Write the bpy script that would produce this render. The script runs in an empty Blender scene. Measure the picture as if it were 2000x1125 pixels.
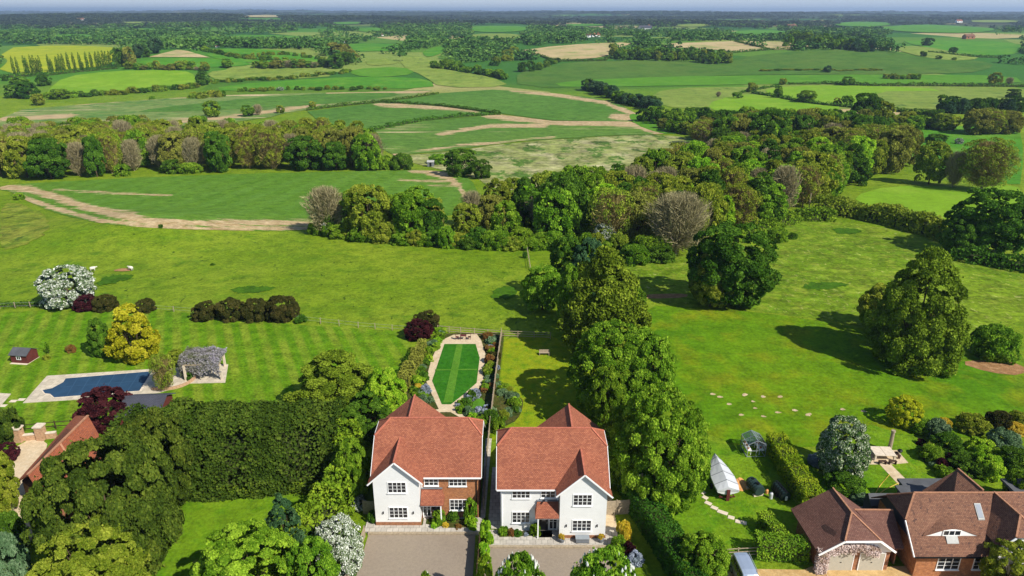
import bpy, bmesh, math, random
import numpy as np
from mathutils import Vector, Matrix, geometry
R = math.radians
sc = bpy.context.scene
C = sc.collection

# ------------------------------------------------------------------ camera
FPX, PITCH, CH = 1387.0, R(21.35), 50.0
CP, SP = math.cos(PITCH), math.sin(PITCH)
cam_d = bpy.data.cameras.new('camera'); cam = bpy.data.objects.new('camera', cam_d); C.objects.link(cam)
cam.location = (0, 0, CH); cam.rotation_euler = (R(90) - PITCH, 0, 0)
cam_d.sensor_width = 36; cam_d.lens = FPX / 2000 * 36; cam_d.clip_start = 1; cam_d.clip_end = 120000
sc.camera = cam

# ------------------------------------------------------------------ light
SUN_EL, SUN_AZ = R(43), math.atan2(0.76, -0.65)      # azimuth from +Y towards +X: the sun stands right and behind the camera
w = bpy.data.worlds.new('World'); sc.world = w; w.use_nodes = True
nt = w.node_tree; bg = nt.nodes['Background']
sky = nt.nodes.new('ShaderNodeTexSky'); sky.sky_type = 'NISHITA'; sky.sun_disc = False
sky.sun_elevation = SUN_EL; sky.sun_rotation = SUN_AZ; sky.air_density = 1.0; sky.dust_density = 0.3; sky.ozone_density = 1.2; sky.altitude = 100
tcn = nt.nodes.new('ShaderNodeTexCoord'); sxn = nt.nodes.new('ShaderNodeSeparateXYZ'); nt.links.new(tcn.outputs['Generated'], sxn.inputs[0])
mrn = nt.nodes.new('ShaderNodeMapRange'); mrn.inputs[1].default_value = -.02; mrn.inputs[2].default_value = .12; nt.links.new(sxn.outputs[2], mrn.inputs[0])
rmp = nt.nodes.new('ShaderNodeMix'); rmp.data_type = 'RGBA'; rmp.inputs[6].default_value = (4.7, 5.8, 7.4, 1); nt.links.new(mrn.outputs[0], rmp.inputs[0]); nt.links.new(sky.outputs[0], rmp.inputs[7])   # the blue grey air low over the horizon
nt.links.new(rmp.outputs[2], bg.inputs[0]); bg.inputs[1].default_value = 0.085
sd = bpy.data.lights.new('sun', 'SUN'); sun = bpy.data.objects.new('sun', sd); C.objects.link(sun)
sd.energy = 4.6; sd.angle = R(0.5); sd.color = (1.0, 0.95, 0.85)
sdir = Vector((math.sin(SUN_AZ) * math.cos(SUN_EL), math.cos(SUN_AZ) * math.cos(SUN_EL), math.sin(SUN_EL)))
sun.rotation_euler = sdir.to_track_quat('Z', 'Y').to_euler(); sun.location = (60, -40, 120)
vs = sc.view_settings; vs.view_transform = 'Standard'; vs.look = 'None'; vs.exposure = 0.48; vs.gamma = 1.0
sc.cycles.max_bounces = 5; sc.cycles.diffuse_bounces = 3; sc.cycles.transparent_max_bounces = 8
sc.cycles.volume_bounces = 0

# ------------------------------------------------------------------ terrain
PY = np.array([-200, 0, 118, 160, 230, 320, 450, 700, 900, 1150, 1500, 2000, 2600, 3300, 4500, 7000, 12000, 20000, 60000.])
PZ = np.array([0, 0, 0, -2.5, -7, -12, -17, -19, -13, -5, -1, -2, -8, -2, -6, -4, -2, -2, -2.])
_yy = np.linspace(-200, 60000, 30001)
_zz = np.interp(_yy, PY, PZ)
def _smooth():
    z = _zz.copy()
    # smooth with a window that grows with distance
    fine_y = np.concatenate([np.arange(-200, 3000, 2.0), np.arange(3000, 60001, 40.0)])
    zf = np.interp(fine_y, PY, PZ); out = np.zeros_like(zf)
    for k in np.linspace(-1, 1, 21):
        s = 8 + np.clip(fine_y, 0, 1e9) * 0.11 - 10 * np.clip(1 - fine_y / 130, 0, 1)
        out += np.interp(fine_y + k * s, PY, PZ)
    return fine_y, out / 21
FY, FZ = _smooth()
HILLS = [(-430, 960, 230, 170, 11), (470, 1010, 280, 170, 9), (150, 1250, 200, 160, 7), (-96, 176, 26, 20, 4.5), (300, 520, 160, 110, 4),
         (-700, 2300, 700, 300, 10), (600, 2900, 900, 350, 14), (-1500, 3900, 1500, 500, 30), (1500, 5200, 1600, 700, 20), (-500, 6800, 3500, 900, 26),
         (2500, 9000, 3000, 1200, 30), (-4500, 12000, 4000, 1500, 45), (0, 15000, 5000, 1500, 30)]
def TZ(x, y):
    x = np.asarray(x, float); y = np.asarray(y, float)
    z = np.interp(y, FY, FZ)
    for cx, cy, sx, sy, h in HILLS:
        z = z + h * np.exp(-((x - cx) / sx) ** 2 - ((y - cy) / sy) ** 2)
    a = np.clip((y - 350) / 900, 0, 1)
    z = z + a * (2.0 * np.sin(x / 130 + y / 310 + 1) + 1.6 * np.sin(y / 150 - x / 260))
    b = np.clip((y - 2200) / 2500, 0, 1)
    z = z + b * (8 * np.sin(x / 700 + 2 + y / 1900) + 11 * np.sin(y / 330 + x / 900) + 5 * np.sin(y / 190 - x / 500))
    return z
def tz(x, y): return float(TZ(x, y))
def ray(px, py):
    u = (px - 1000) / FPX; v = (py - 562.5) / FPX
    return np.array([u, CP - v * SP, -(SP + v * CP)])
def P(px, py, dz=0.0):                                   # photograph pixel -> point on the terrain
    d = ray(px, py); ts = _TS
    for _ in range(3):
        below = CH + d[2] * ts < TZ(d[0] * ts, d[1] * ts) + dz; k = int(np.argmax(below)) if below.any() else len(ts) - 1
        a, b = ts[max(k - 1, 0)], ts[k]; ts = np.linspace(a, b, 40)
    return float(d[0] * b), float(d[1] * b), tz(d[0] * b, d[1] * b)
_TS = np.geomspace(30, 40000, 600)
def AT(px, py, z):                                       # pixel -> point at a known height
    d = ray(px, py); t = (z - CH) / d[2]; return float(d[0] * t), float(d[1] * t)
def PX(x, y, z):
    dep = y * CP + (CH - z) * SP; vy = y * SP - (CH - z) * CP
    return 1000 + FPX * x / dep, 562.5 - FPX * vy / dep
def depth(x, y, z): return y * CP + (CH - z) * SP
def topz(y, py):
    v = (py - 562.5) / FPX
    return CH - y * (SP + v * CP) / (CP - v * SP)

# ------------------------------------------------------------------ value noise
_rs = np.random.RandomState(5); _G = _rs.rand(257, 257)
def vnoise(x, y):
    x = np.asarray(x, float); y = np.asarray(y, float)
    xi = np.floor(x).astype(int); yi = np.floor(y).astype(int); fx = x - xi; fy = y - yi
    fx = fx * fx * (3 - 2 * fx); fy = fy * fy * (3 - 2 * fy)
    g = lambda a, b: _G[a % 256, b % 256]
    return (g(xi, yi) * (1 - fx) + g(xi + 1, yi) * fx) * (1 - fy) + (g(xi, yi + 1) * (1 - fx) + g(xi + 1, yi + 1) * fx) * fy

# ------------------------------------------------------------------ materials
def lin(c, k=1.0):
    o = []
    for q in c:
        q = q / 255.0; o.append(k * (q / 12.92 if q <= 0.04045 else ((q + 0.055) / 1.055) ** 2.4))
    return (o[0], o[1], o[2], 1)
class NT:
    def __init__(s, name):
        s.m = bpy.data.materials.new(name); s.m.use_nodes = True; s.t = s.m.node_tree
        s.b = s.t.nodes['Principled BSDF']; s.b.inputs['Specular IOR Level'].default_value = 0.2; s.out = s.t.nodes['Material Output']
        s.b.inputs['Roughness'].default_value = 0.85
    def n(s, typ, **kw):
        o = s.t.nodes.new(typ)
        for k, v in kw.items():
            if k.startswith('i_'):
                key = k[2:]; key = int(key) if key.isdigit() else key.replace('_', ' ')
                o.inputs[key].default_value = v
            else: setattr(o, k, v)
        return o
    def l(s, a, b): s.t.links.new(a, b)
    def val(s, v):
        o = s.n('ShaderNodeValue'); o.outputs[0].default_value = v; return o.outputs[0]
    def math(s, op, a, b=None, c=None, clamp=False):
        o = s.n('ShaderNodeMath', operation=op); o.use_clamp = clamp
        for i, q in enumerate((a, b, c)):
            if q is None: continue
            if isinstance(q, (int, float)): o.inputs[i].default_value = q
            else: s.l(q, o.inputs[i])
        return o.outputs[0]
    def mix(s, f, a, b, typ='MIX'):
        o = s.n('ShaderNodeMix', data_type='RGBA', blend_type=typ)
        for i, q in ((0, f), (6, a), (7, b)):
            if isinstance(q, (int, float, tuple)): o.inputs[i].default_value = q
            else: s.l(q, o.inputs[i])
        return o.outputs[2]
    def noise(s, vec, scale, detail=3, rough=.55):
        o = s.n('ShaderNodeTexNoise'); o.inputs['Scale'].default_value = scale; o.inputs['Detail'].default_value = detail
        o.inputs['Roughness'].default_value = rough; s.l(vec, o.inputs['Vector']); return o.outputs[0]
    def ramp(s, f, lo, hi):
        o = s.n('ShaderNodeMapRange'); o.inputs[1].default_value = lo; o.inputs[2].default_value = hi; s.l(f, o.inputs[0]); o.clamp = True
        return o.outputs[0]
    def pos(s): return s.n('ShaderNodeNewGeometry').outputs['Position']
    def mapv(s, vec, scale=(1, 1, 1), rot=0):
        o = s.n('ShaderNodeMapping'); o.inputs['Scale'].default_value = scale; o.inputs['Rotation'].default_value = (0, 0, rot)
        s.l(vec, o.inputs['Vector']); return o.outputs[0]
    def bump(s, h, st=.5, dist=.1):
        o = s.n('ShaderNodeBump'); o.inputs['Strength'].default_value = st; o.inputs['Distance'].default_value = dist
        s.l(h, o.inputs['Height']); s.l(o.outputs[0], s.b.inputs['Normal'])
    def col(s, c): 
        if isinstance(c, tuple): s.b.inputs['Base Color'].default_value = c
        else: s.l(c, s.b.inputs['Base Color'])

def grass_mat(name, c1, c2, c3=None, soilsc=.3, s1=.06, s2=.5, fine=2.2, tuft=None, tuftc=None, soil=None, streak=None, stripe=None, k=.8, bump=.6, contrast=.45):
    contrast *= 1.15
    m = NT(name); p = m.pos()
    big = m.ramp(m.noise(p, s1, 3), .35, .65)
    col = m.mix(big, lin(c1, k), lin(c2, k))
    if c3 is not None:
        col = m.mix(m.ramp(m.noise(p, s2, 4), .48, .68), col, lin(c3, k))
    if stripe:
        ang, per, st = stripe[:3]
        v = m.mapv(p, (1, 1, 1), ang); sx = m.n('ShaderNodeSeparateXYZ'); m.l(v, sx.inputs[0])
        wv = m.math('SINE', m.math('MULTIPLY', sx.outputs[0], 2 * math.pi / per))
        wv = m.math('MULTIPLY', m.ramp(wv, -.5, .5), m.ramp(m.noise(p, .12, 2), .25, .6))
        col = m.mix(m.math('MULTIPLY', wv, st), col, lin(stripe[3], k))
    if tuft:
        col = m.mix(m.ramp(m.noise(m.mapv(p, (1, .45, 1)), tuft[0], 5, .68), tuft[1], tuft[1] + .07), col, lin(tuftc, k))
    if streak:                                             # bare rows: direction, (scale across, along), threshold
        v = m.mapv(p, (streak[1], streak[2], 1), streak[0])
        f = m.ramp(m.math('ADD', m.noise(v, 1, 5, .65), m.math('MULTIPLY', m.noise(p, streak[3] * .012, 2), .5)), streak[4], streak[4] + .06)
        col = m.mix(f, col, lin(soil or (205, 182, 140), k))
    if soil:
        at = m.n('ShaderNodeAttribute', attribute_name='soil').outputs['Fac']
        f = m.math('ADD', m.math('MULTIPLY', at, .82), m.math('MULTIPLY', m.math('SUBTRACT', m.noise(m.mapv(p, (.16, 1, 1)), soilsc * 1.6, 7, .78), .5), 3.0))
        f = m.math('MULTIPLY', m.ramp(f, .45, .62), m.ramp(at, .02, .3))
        sc_ = m.mix(m.ramp(m.noise(p, .5, 4), .3, .7), lin(soil, k), lin((soil[0] * .82, soil[1] * .78, soil[2] * .68), k))
        col = m.mix(f, col, sc_)
    fn = m.noise(p, fine, 5, .7)
    f2 = m.noise(p, fine * .22, 3, .6)
    col = m.mix(1.0, col, m.mix(m.ramp(m.math('ADD', m.math('MULTIPLY', fn, .6), m.math('MULTIPLY', f2, .4)), .36, .64), (1 - contrast,) * 3 + (1,), (1 + contrast * .6,) * 3 + (1,)), 'MULTIPLY')
    m.col(col); m.bump(fn, bump, .25); m.b.inputs['Roughness'].default_value = .95; m.b.inputs['Specular IOR Level'].default_value = .08
    return m.m
def plain(name, c, rough=.7, k=.85, var=.12, ns=3., metal=0, spec=.3):
    m = NT(name); oc = m.n('ShaderNodeTexCoord').outputs['Object']
    n = m.noise(oc, ns, 4)
    col = m.mix(m.ramp(n, .3, .7), tuple(q * (1 - var) for q in lin(c, k)[:3]) + (1,), tuple(min(1, q * (1 + var)) for q in lin(c, k)[:3]) + (1,))
    m.col(col); m.b.inputs['Roughness'].default_value = rough; m.b.inputs['Metallic'].default_value = metal; m.b.inputs['Specular IOR Level'].default_value = spec
    return m.m
def paving(name, c, scale=(.6, .6), k=.8, joint=.75):
    m = NT(name); p = m.pos()
    br = m.n('ShaderNodeTexBrick'); br.offset = .5
    br.inputs['Color1'].default_value = lin(c, k); br.inputs['Color2'].default_value = lin([q * .9 for q in c], k)
    br.inputs['Mortar'].default_value = lin([q * joint for q in c], k); br.inputs['Scale'].default_value = 1
    br.inputs['Brick Width'].default_value = scale[0]; br.inputs['Row Height'].default_value = scale[1]; br.inputs['Mortar Size'].default_value = .03
    m.l(p, br.inputs['Vector'])
    col = m.mix(1.0, br.outputs['Color'], m.mix(m.ramp(m.noise(p, 1.3, 6, .7), .3, .7), (.78, .77, .75, 1), (1.1, 1.1, 1.1, 1)), 'MULTIPLY')
    m.col(col); return m.m
def tile_mat(name, c1, c2, c3, k=.8, moss=None, row=.13, wid=.22):
    m = NT(name); uv = m.n('ShaderNodeUVMap').outputs[0]
    br = m.n('ShaderNodeTexBrick'); br.inputs['Scale'].default_value = 1
    br.inputs['Color1'].default_value = lin(c1, k); br.inputs['Color2'].default_value = lin(c2, k); br.inputs['Mortar'].default_value = lin([q * .55 for q in c1], k)
    br.inputs['Brick Width'].default_value = wid; br.inputs['Row Height'].default_value = row; br.inputs['Mortar Size'].default_value = .014
    br.inputs['Bias'].default_value = 0
    m.l(uv, br.inputs['Vector'])
    nz = m.noise(m.mapv(uv, (1, 1.6, 1)), 3.5, 4, .7)
    col = m.mix(m.ramp(nz, .52, .7), br.outputs['Color'], lin(c3, k))
    if moss: col = m.mix(m.ramp(m.noise(uv, 2.2, 6, .75), moss[1], moss[1] + .06), col, lin(moss[0], k))
    big = m.noise(uv, .35, 3)
    col = m.mix(1.0, col, m.mix(m.ramp(big, .3, .7), (.86, .84, .84, 1), (1.12, 1.1, 1.08, 1)), 'MULTIPLY')
    m.col(col)
    sx = m.n('ShaderNodeSeparateXYZ'); m.l(uv, sx.inputs[0])
    saw = m.math('FRACT', m.math('DIVIDE', sx.outputs[1], row))
    m.bump(m.math('ADD', m.math('MULTIPLY', saw, -1), m.math('MULTIPLY', nz, .8)), .7, .03)
    return m.m
def brick_mat(name, c1, c2, k=.8):
    m = NT(name); uv = m.n('ShaderNodeUVMap').outputs[0]
    br = m.n('ShaderNodeTexBrick'); br.inputs['Scale'].default_value = 1
    br.inputs['Color1'].default_value = lin(c1, k); br.inputs['Color2'].default_value = lin(c2, k); br.inputs['Mortar'].default_value = lin((196, 178, 150), k)
    br.inputs['Brick Width'].default_value = .23; br.inputs['Row Height'].default_value = .08; br.inputs['Mortar Size'].default_value = .008
    m.l(uv, br.inputs['Vector'])
    col = m.mix(1.0, br.outputs['Color'], m.mix(m.ramp(m.noise(uv, 3, 5, .8), .3, .7), (.6, .55, .5, 1), (1.25, 1.2, 1.15, 1)), 'MULTIPLY')
    m.col(col); return m.m
def board_mat(name, c, row=.17, k=.9):
    m = NT(name); uv = m.n('ShaderNodeUVMap').outputs[0]
    sx = m.n('ShaderNodeSeparateXYZ'); m.l(uv, sx.inputs[0])
    saw = m.math('FRACT', m.math('DIVIDE', sx.outputs[1], row))
    col = m.mix(m.ramp(saw, .0, .12), lin([q * .86 for q in c], k), lin(c, k))
    col = m.mix(1.0, col, m.mix(m.ramp(m.noise(uv, .8, 4), .3, .7), (.93, .93, .93, 1), (1, 1, 1, 1)), 'MULTIPLY')
    m.col(col); m.bump(saw, .5, .03); m.b.inputs['Roughness'].default_value = .5; return m.m
def leaf_mat(name, c1, c2, c3, k=1.35, tr=.25, jit=.25, hue=.02):
    m = NT(name); at = m.n('ShaderNodeAttribute', attribute_name='tint').outputs['Fac']
    ra = m.n('ShaderNodeValToRGB'); m.l(at, ra.inputs[0])
    e = ra.color_ramp.elements; e[0].position = .1; e[0].color = lin(c1, k); e[1].position = .95; e[1].color = lin(c3, k)
    x = e.new(.5); x.color = lin(c2, k)
    oi = m.n('ShaderNodeObjectInfo').outputs['Random']
    hs = m.n('ShaderNodeHueSaturation'); m.l(ra.outputs[0], hs.inputs['Color'])
    m.l(m.math('ADD', m.math('MULTIPLY', oi, jit), 1 - jit / 2), hs.inputs['Value'])
    m.l(m.math('ADD', m.math('MULTIPLY', m.math('FRACT', m.math('MULTIPLY', oi, 7.3)), hue), .5 - hue / 2), hs.inputs['Hue'])
    col = hs.outputs[0]
    d = m.n('ShaderNodeBsdfDiffuse'); m.l(col, d.inputs[0]); t = m.n('ShaderNodeBsdfTranslucent'); m.l(col, t.inputs[0])
    mx = m.n('ShaderNodeMixShader'); mx.inputs[0].default_value = tr; m.l(d.outputs[0], mx.inputs[1]); m.l(t.outputs[0], mx.inputs[2])
    m.l(mx.outputs[0], m.out.inputs[0]); m.t.nodes.remove(m.b); return m.m

M = {}
M['bark'] = plain('bark', (92, 78, 60), .95, ns=6, var=.3)
M['barkgrey'] = plain('bark_grey', (150, 138, 122), .95, ns=6, var=.25)
M['white'] = board_mat('white_boards', (246, 246, 244), k=.92)
M['trim'] = plain('white_trim', (246, 246, 244), .4, k=.92, var=.02)
M['glass'] = plain('window_glass', (38, 42, 48), .08, var=.5, ns=1.2, spec=.8)
M['black'] = plain('black_paint', (22, 23, 25), .35)
M['brick'] = brick_mat('orange_brick', (196, 122, 66), (160, 88, 48))
M['brick2'] = brick_mat('red_brick', (176, 104, 62), (140, 78, 46))
M['brick3'] = brick_mat('pale_brick', (214, 176, 142), (196, 150, 118))
M['tile'] = tile_mat('red_clay_tiles', (190, 120, 90), (158, 92, 70), (134, 80, 70), k=.83)
M['tile2'] = tile_mat('brown_clay_tiles', (142, 104, 90), (122, 84, 74), (100, 70, 64), moss=((186, 160, 140), .66))
M['tile3'] = tile_mat('weathered_brown_tiles', (158, 116, 92), (134, 94, 76), (104, 76, 66), moss=((84, 62, 58), .56))
M['tile4'] = tile_mat('orange_clay_tiles', (184, 108, 74), (156, 88, 62), (128, 86, 74), moss=((150, 110, 100), .6))
M['slate'] = tile_mat('slate_roof', (92, 94, 106), (80, 82, 94), (70, 72, 82))
M['felt'] = plain('roof_felt', (88, 90, 94), .9, ns=.8, var=.2)
M['ridge'] = plain('ridge_tiles', (190, 112, 88), .85, ns=5, var=.25)
M['ridge2'] = plain('ridge_tiles_pale', (178, 128, 98), .85, ns=5, var=.25)
M['wood'] = plain('weathered_wood', (168, 152, 128), .9, ns=5, var=.25)
M['darkwood'] = plain('dark_wood', (72, 52, 40), .9, ns=4, var=.25)
M['redwood'] = plain('red_stained_wood', (98, 44, 40), .8, ns=4, var=.2)
M['darkboard'] = board_mat('dark_boards', (70, 70, 88), k=.7)
M['lead'] = plain('lead_flashing', (120, 124, 130), .6, ns=3)
M['stone'] = plain('pale_stone', (222, 206, 184), .9, ns=2.5, var=.15)
M['pave'] = paving('terrace_slabs', (214, 206, 194), (.6, .6))
M['poolpave'] = paving('pool_surround', (226, 212, 188), (.8, .8), joint=.85)
M['cover'] = plain('pool_cover_fabric', (38, 70, 98), .75, ns=.5, var=.15)
M['seam'] = plain('cover_seam', (54, 88, 118), .8)
M['gravel'] = plain('gravel_path', (218, 190, 150), .95, ns=9, var=.2)
M['metal'] = plain('aluminium', (170, 178, 184), .35, metal=.3, var=.05)
M['grp'] = plain('boat_cover_white', (204, 206, 210), .5, ns=1.5, var=.06)
M['vanpaint'] = plain('silver_paint', (176, 190, 212), .25, metal=.35, var=.03, spec=.6)
M['rubber'] = plain('rubber', (26, 26, 28), .8)
M['greentank'] = plain('dark_green_plastic', (44, 62, 60), .4, ns=2)
M['orangeclay'] = plain('orange_planks', (222, 160, 96), .9, ns=4, var=.25)
M['terracotta'] = plain('terracotta', (170, 98, 64), .85, ns=4)
M['offwhite'] = plain('dull_white', (176, 176, 172), .6, ns=3, var=.1)
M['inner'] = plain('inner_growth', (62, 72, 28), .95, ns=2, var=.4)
M['wool'] = plain('wool', (226, 220, 206), .95, ns=5)

# ------------------------------------------------------------------ objects
def tag(o, label=None, cat=None, group=None, kind=None):
    if label: o['label'] = label
    if cat: o['category'] = cat
    if group: o['group'] = group
    if kind: o['kind'] = kind
    return o
def empty(name, loc, label=None, cat=None, group=None, rz=0, scale=None):
    o = bpy.data.objects.new(name, None); C.objects.link(o); o.location = loc; o.rotation_euler = (0, 0, rz); o.empty_display_size = .2
    if scale: o.scale = scale
    return tag(o, label, cat, group)
def link(name, me, parent=None, loc=None):
    o = bpy.data.objects.new(name, me); C.objects.link(o)
    if parent: o.parent = parent
    if loc: o.location = loc
    return o
class MB:
    def __init__(s): s.v = []; s.f = []
    def poly(s, pts):
        n = len(s.v); s.v += [tuple(p) for p in pts]; s.f.append(tuple(range(n, n + len(pts)))); return s
    def prism(s, bot, top):
        n = len(bot); s.poly(top); s.poly(bot[::-1])
        for i in range(n): j = (i + 1) % n; s.poly([bot[i], bot[j], top[j], top[i]])
        return s
    def box(s, x0, x1, y0, y1, z0, z1):
        if x0 > x1: x0, x1 = x1, x0
        b = [(x0, y0), (x1, y0), (x1, y1), (x0, y1)]
        return s.prism([(x, y, z0) for x, y in b], [(x, y, z1) for x, y in b])
    def ext(s, pts, z0, z1): return s.prism([(p[0], p[1], z0) for p in pts], [(p[0], p[1], z1) for p in pts])
    def slab(s, pts, t=.1):
        return s.prism([(x, y, z - t) for x, y, z in pts], pts)
    def bar(s, a, b, wd, h=None):
        a = Vector(a); b = Vector(b); h = h or wd; d = (b - a).normalized()
        up = Vector((0, 0, 1)) if abs(d.z) < .95 else Vector((1, 0, 0)); sd_ = d.cross(up).normalized() * wd / 2; u = sd_.cross(d).normalized() * h / 2
        A = [a + sd_ + u, a - sd_ + u, a - sd_ - u, a + sd_ - u]; B = [p + (b - a) for p in A]
        return s.prism([tuple(p) for p in A], [tuple(p) for p in B])
    def tube(s, pts, rs, n=8, cap=True):
        rings = []
        for i, p in enumerate(pts):
            p = Vector(p); q = Vector(pts[min(i + 1, len(pts) - 1)]) - Vector(pts[max(i - 1, 0)]); q.normalize()
            a = q.orthogonal().normalized() if abs(q.z) > .99 or True else q; b = q.cross(a)
            r = rs[i] if isinstance(rs, (list, tuple)) else rs
            rings.append([tuple(p + (a * math.cos(t) + b * math.sin(t)) * r) for t in [2 * math.pi * k / n for k in range(n)]])
        for i in range(len(rings) - 1):
            for k in range(n): s.poly([rings[i][k], rings[i][(k + 1) % n], rings[i + 1][(k + 1) % n], rings[i + 1][k]])
        if cap: s.poly(rings[0][::-1]); s.poly(rings[-1])
        return s
    def loft(s, rings, cap=True):
        n = len(rings[0])
        for i in range(len(rings) - 1):
            for k in range(n): s.poly([rings[i][k], rings[i][(k + 1) % n], rings[i + 1][(k + 1) % n], rings[i + 1][k]])
        if cap: s.poly(rings[0][::-1]); s.poly(rings[-1])
        return s
    def build(s, name, mat, parent=None, world=False, label=None, smooth=False, bevel=0, loc=None):
        v = s.v
        if world and parent is not None:
            lx, ly, lz = parent.location; v = [(a - lx, b - ly, c - lz) for a, b, c in v]
        me = bpy.data.meshes.new(name); me.from_pydata(v, [], s.f)
        bm = bmesh.new(); bm.from_mesh(me); bmesh.ops.remove_doubles(bm, verts=bm.verts, dist=1e-4); bmesh.ops.recalc_face_normals(bm, faces=bm.faces)
        uvl = bm.loops.layers.uv.new('UVMap')
        if bevel: bmesh.ops.bevel(bm, geom=list(bm.edges), offset=bevel, segments=1, affect='EDGES')
        for f in bm.faces:
            n = f.normal; f.smooth = smooth
            u = Vector((0, 0, 1)).cross(n) if abs(n.z) < .999 else Vector((1, 0, 0))
            u.normalize(); vv = n.cross(u)
            if f.calc_area() < 1e-9: continue
            for lp in f.loops: lp[uvl].uv = (lp.vert.co.dot(u), lp.vert.co.dot(vv))
        bm.to_mesh(me); bm.free(); me.materials.append(mat)
        o = link(name, me, parent, loc)
        if label: o['label'] = label
        return o
def struct(o): o['kind'] = 'structure'; return o

# ------------------------------------------------------------------ ground and fields
def set_mesh(name, verts, faces, mat, attrs=None, face_attr=None, smooth=False):
    me = bpy.data.meshes.new(name); nv = len(verts); nf = len(faces); k = faces.shape[1]
    me.vertices.add(nv); me.vertices.foreach_set('co', np.asarray(verts, np.float32).ravel())
    me.loops.add(nf * k); me.loops.foreach_set('vertex_index', faces.astype(np.int32).ravel())
    me.polygons.add(nf); me.polygons.foreach_set('loop_start', np.arange(0, nf * k, k, dtype=np.int32))
    me.polygons.foreach_set('use_smooth', np.full(nf, smooth))
    me.update(calc_edges=True)
    for n_, a in (attrs or {}).items():
        t = me.attributes.new(n_, 'FLOAT', 'POINT'); t.data.foreach_set('value', np.asarray(a, np.float32))
    for n_, a in (face_attr or {}).items():
        t = me.attributes.new(n_, 'FLOAT', 'FACE'); t.data.foreach_set('value', np.asarray(a, np.float32))
    me.materials.append(mat); return me

def ground():
    na, nr = 420, 420
    th = np.linspace(R(-75), R(75), na); r = np.geomspace(8, 55000, nr)
    T, RR = np.meshgrid(th, r); X = RR * np.sin(T); Y = RR * np.cos(T)
    Z = TZ(X, Y) - 0.000000
    V = np.stack([X, Y, Z], -1).reshape(-1, 3)
    i = np.arange(nr - 1)[:, None] * na + np.arange(na - 1)[None]; i = i.ravel()
    F = np.stack([i, i + 1, i + na + 1, i + na], 1)
    m = NT('open_country'); p = m.pos()
    near = m.mix(m.ramp(m.noise(p, .035, 4), .35, .65), lin((112, 142, 22), .8), lin((138, 158, 40), .8))
    near = m.mix(m.ramp(m.noise(p, .25, 5, .65), .5, .72), near, lin((92, 130, 22), .8))
    near = m.mix(m.ramp(m.noise(m.mapv(p, (1, .5, 1)), .8, 5, .7), .61, .68), near, lin((62, 90, 22), .72))
    vo = m.n('ShaderNodeTexVoronoi'); vo.inputs['Scale'].default_value = 1; vo.inputs['Randomness'].default_value = .9
    wv = m.mapv(p, (1 / 210, 1 / 260, 0), .4)
    m.l(wv, vo.inputs['Vector'])
    ra = m.n('ShaderNodeValToRGB'); sx = m.n('ShaderNodeSeparateColor'); m.l(vo.outputs['Color'], sx.inputs[0]); m.l(sx.outputs[0], ra.inputs[0])
    e = ra.color_ramp.elements; ra.color_ramp.interpolation = 'CONSTANT'
    e[0].position = 0; e[0].color = lin((66, 116, 40), .8); e[1].position = .25; e[1].color = lin((98, 138, 44), .8)
    for ps, c in ((.45, (52, 96, 40)), (.62, (140, 158, 74)), (.74, (84, 136, 38)), (.88, (196, 178, 128))):
        q = e.new(ps); q.color = lin(c, .8)
    far = m.mix(m.ramp(m.noise(p, .02, 4), .3, .7), ra.outputs[0], m.mix(.25, ra.outputs[0], lin((60, 110, 40), .8)))
    sp = m.n('ShaderNodeSeparateXYZ'); m.l(p, sp.inputs[0])
    # woods on the far plain
    wd = m.ramp(m.noise(m.mapv(p, (1 / 900, 1 / 500, 0)), 1, 8, .6), .44, .47)
    far = m.mix(m.math('MULTIPLY', wd, m.ramp(sp.outputs[1], 2300, 3200)), far, lin((48, 62, 36), .8))
    col = m.mix(m.ramp(sp.outputs[1], 560, 760), near, far)
    fn = m.noise(p, 1.6, 6, .75)
    col = m.mix(1.0, col, m.mix(m.ramp(m.math('ADD', m.math('MULTIPLY', fn, .6), m.math('MULTIPLY', m.noise(p, .35, 4, .7), .4)), .38, .62), (.55, .6, .5, 1), (1.32, 1.28, 1.3, 1)), 'MULTIPLY')
    m.col(col); m.bump(fn, .8, .3); m.b.inputs['Specular IOR Level'].default_value = .08
    o = link('ground', set_mesh('ground', V, F, m.m, smooth=True)); struct(o)
ground()

def inside(poly, x, y):
    poly = np.asarray(poly); x = np.asarray(x); y = np.asarray(y); c = np.zeros(x.shape, bool); n = len(poly)
    for i in range(n):
        x1, y1 = poly[i]; x2, y2 = poly[(i + 1) % n]
        if y1 == y2: continue
        t = ((y1 > y) != (y2 > y)) & (x < (x2 - x1) * (y - y1) / (y2 - y1) + x1); c ^= t
    return c
def smooth_poly(pts, it=2):
    for _ in range(it):
        o = []
        for i in range(len(pts)):
            a, b = pts[i], pts[(i + 1) % len(pts)]
            o += [(a[0] * .75 + b[0] * .25, a[1] * .75 + b[1] * .25), (a[0] * .25 + b[0] * .75, a[1] * .25 + b[1] * .75)]
        pts = o
    return pts
def seg_d(px, py, a, b, kx):
    ax, ay = a[0] / kx, a[1]; bx, by = b[0] / kx, b[1]; x = px / kx; dx, dy = bx - ax, by - ay
    t = np.clip(((x - ax) * dx + (py - ay) * dy) / (dx * dx + dy * dy + 1e-9), 0, 1)
    return np.hypot(x - ax - t * dx, py - ay - t * dy)
FIELD_POLYS = []
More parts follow.
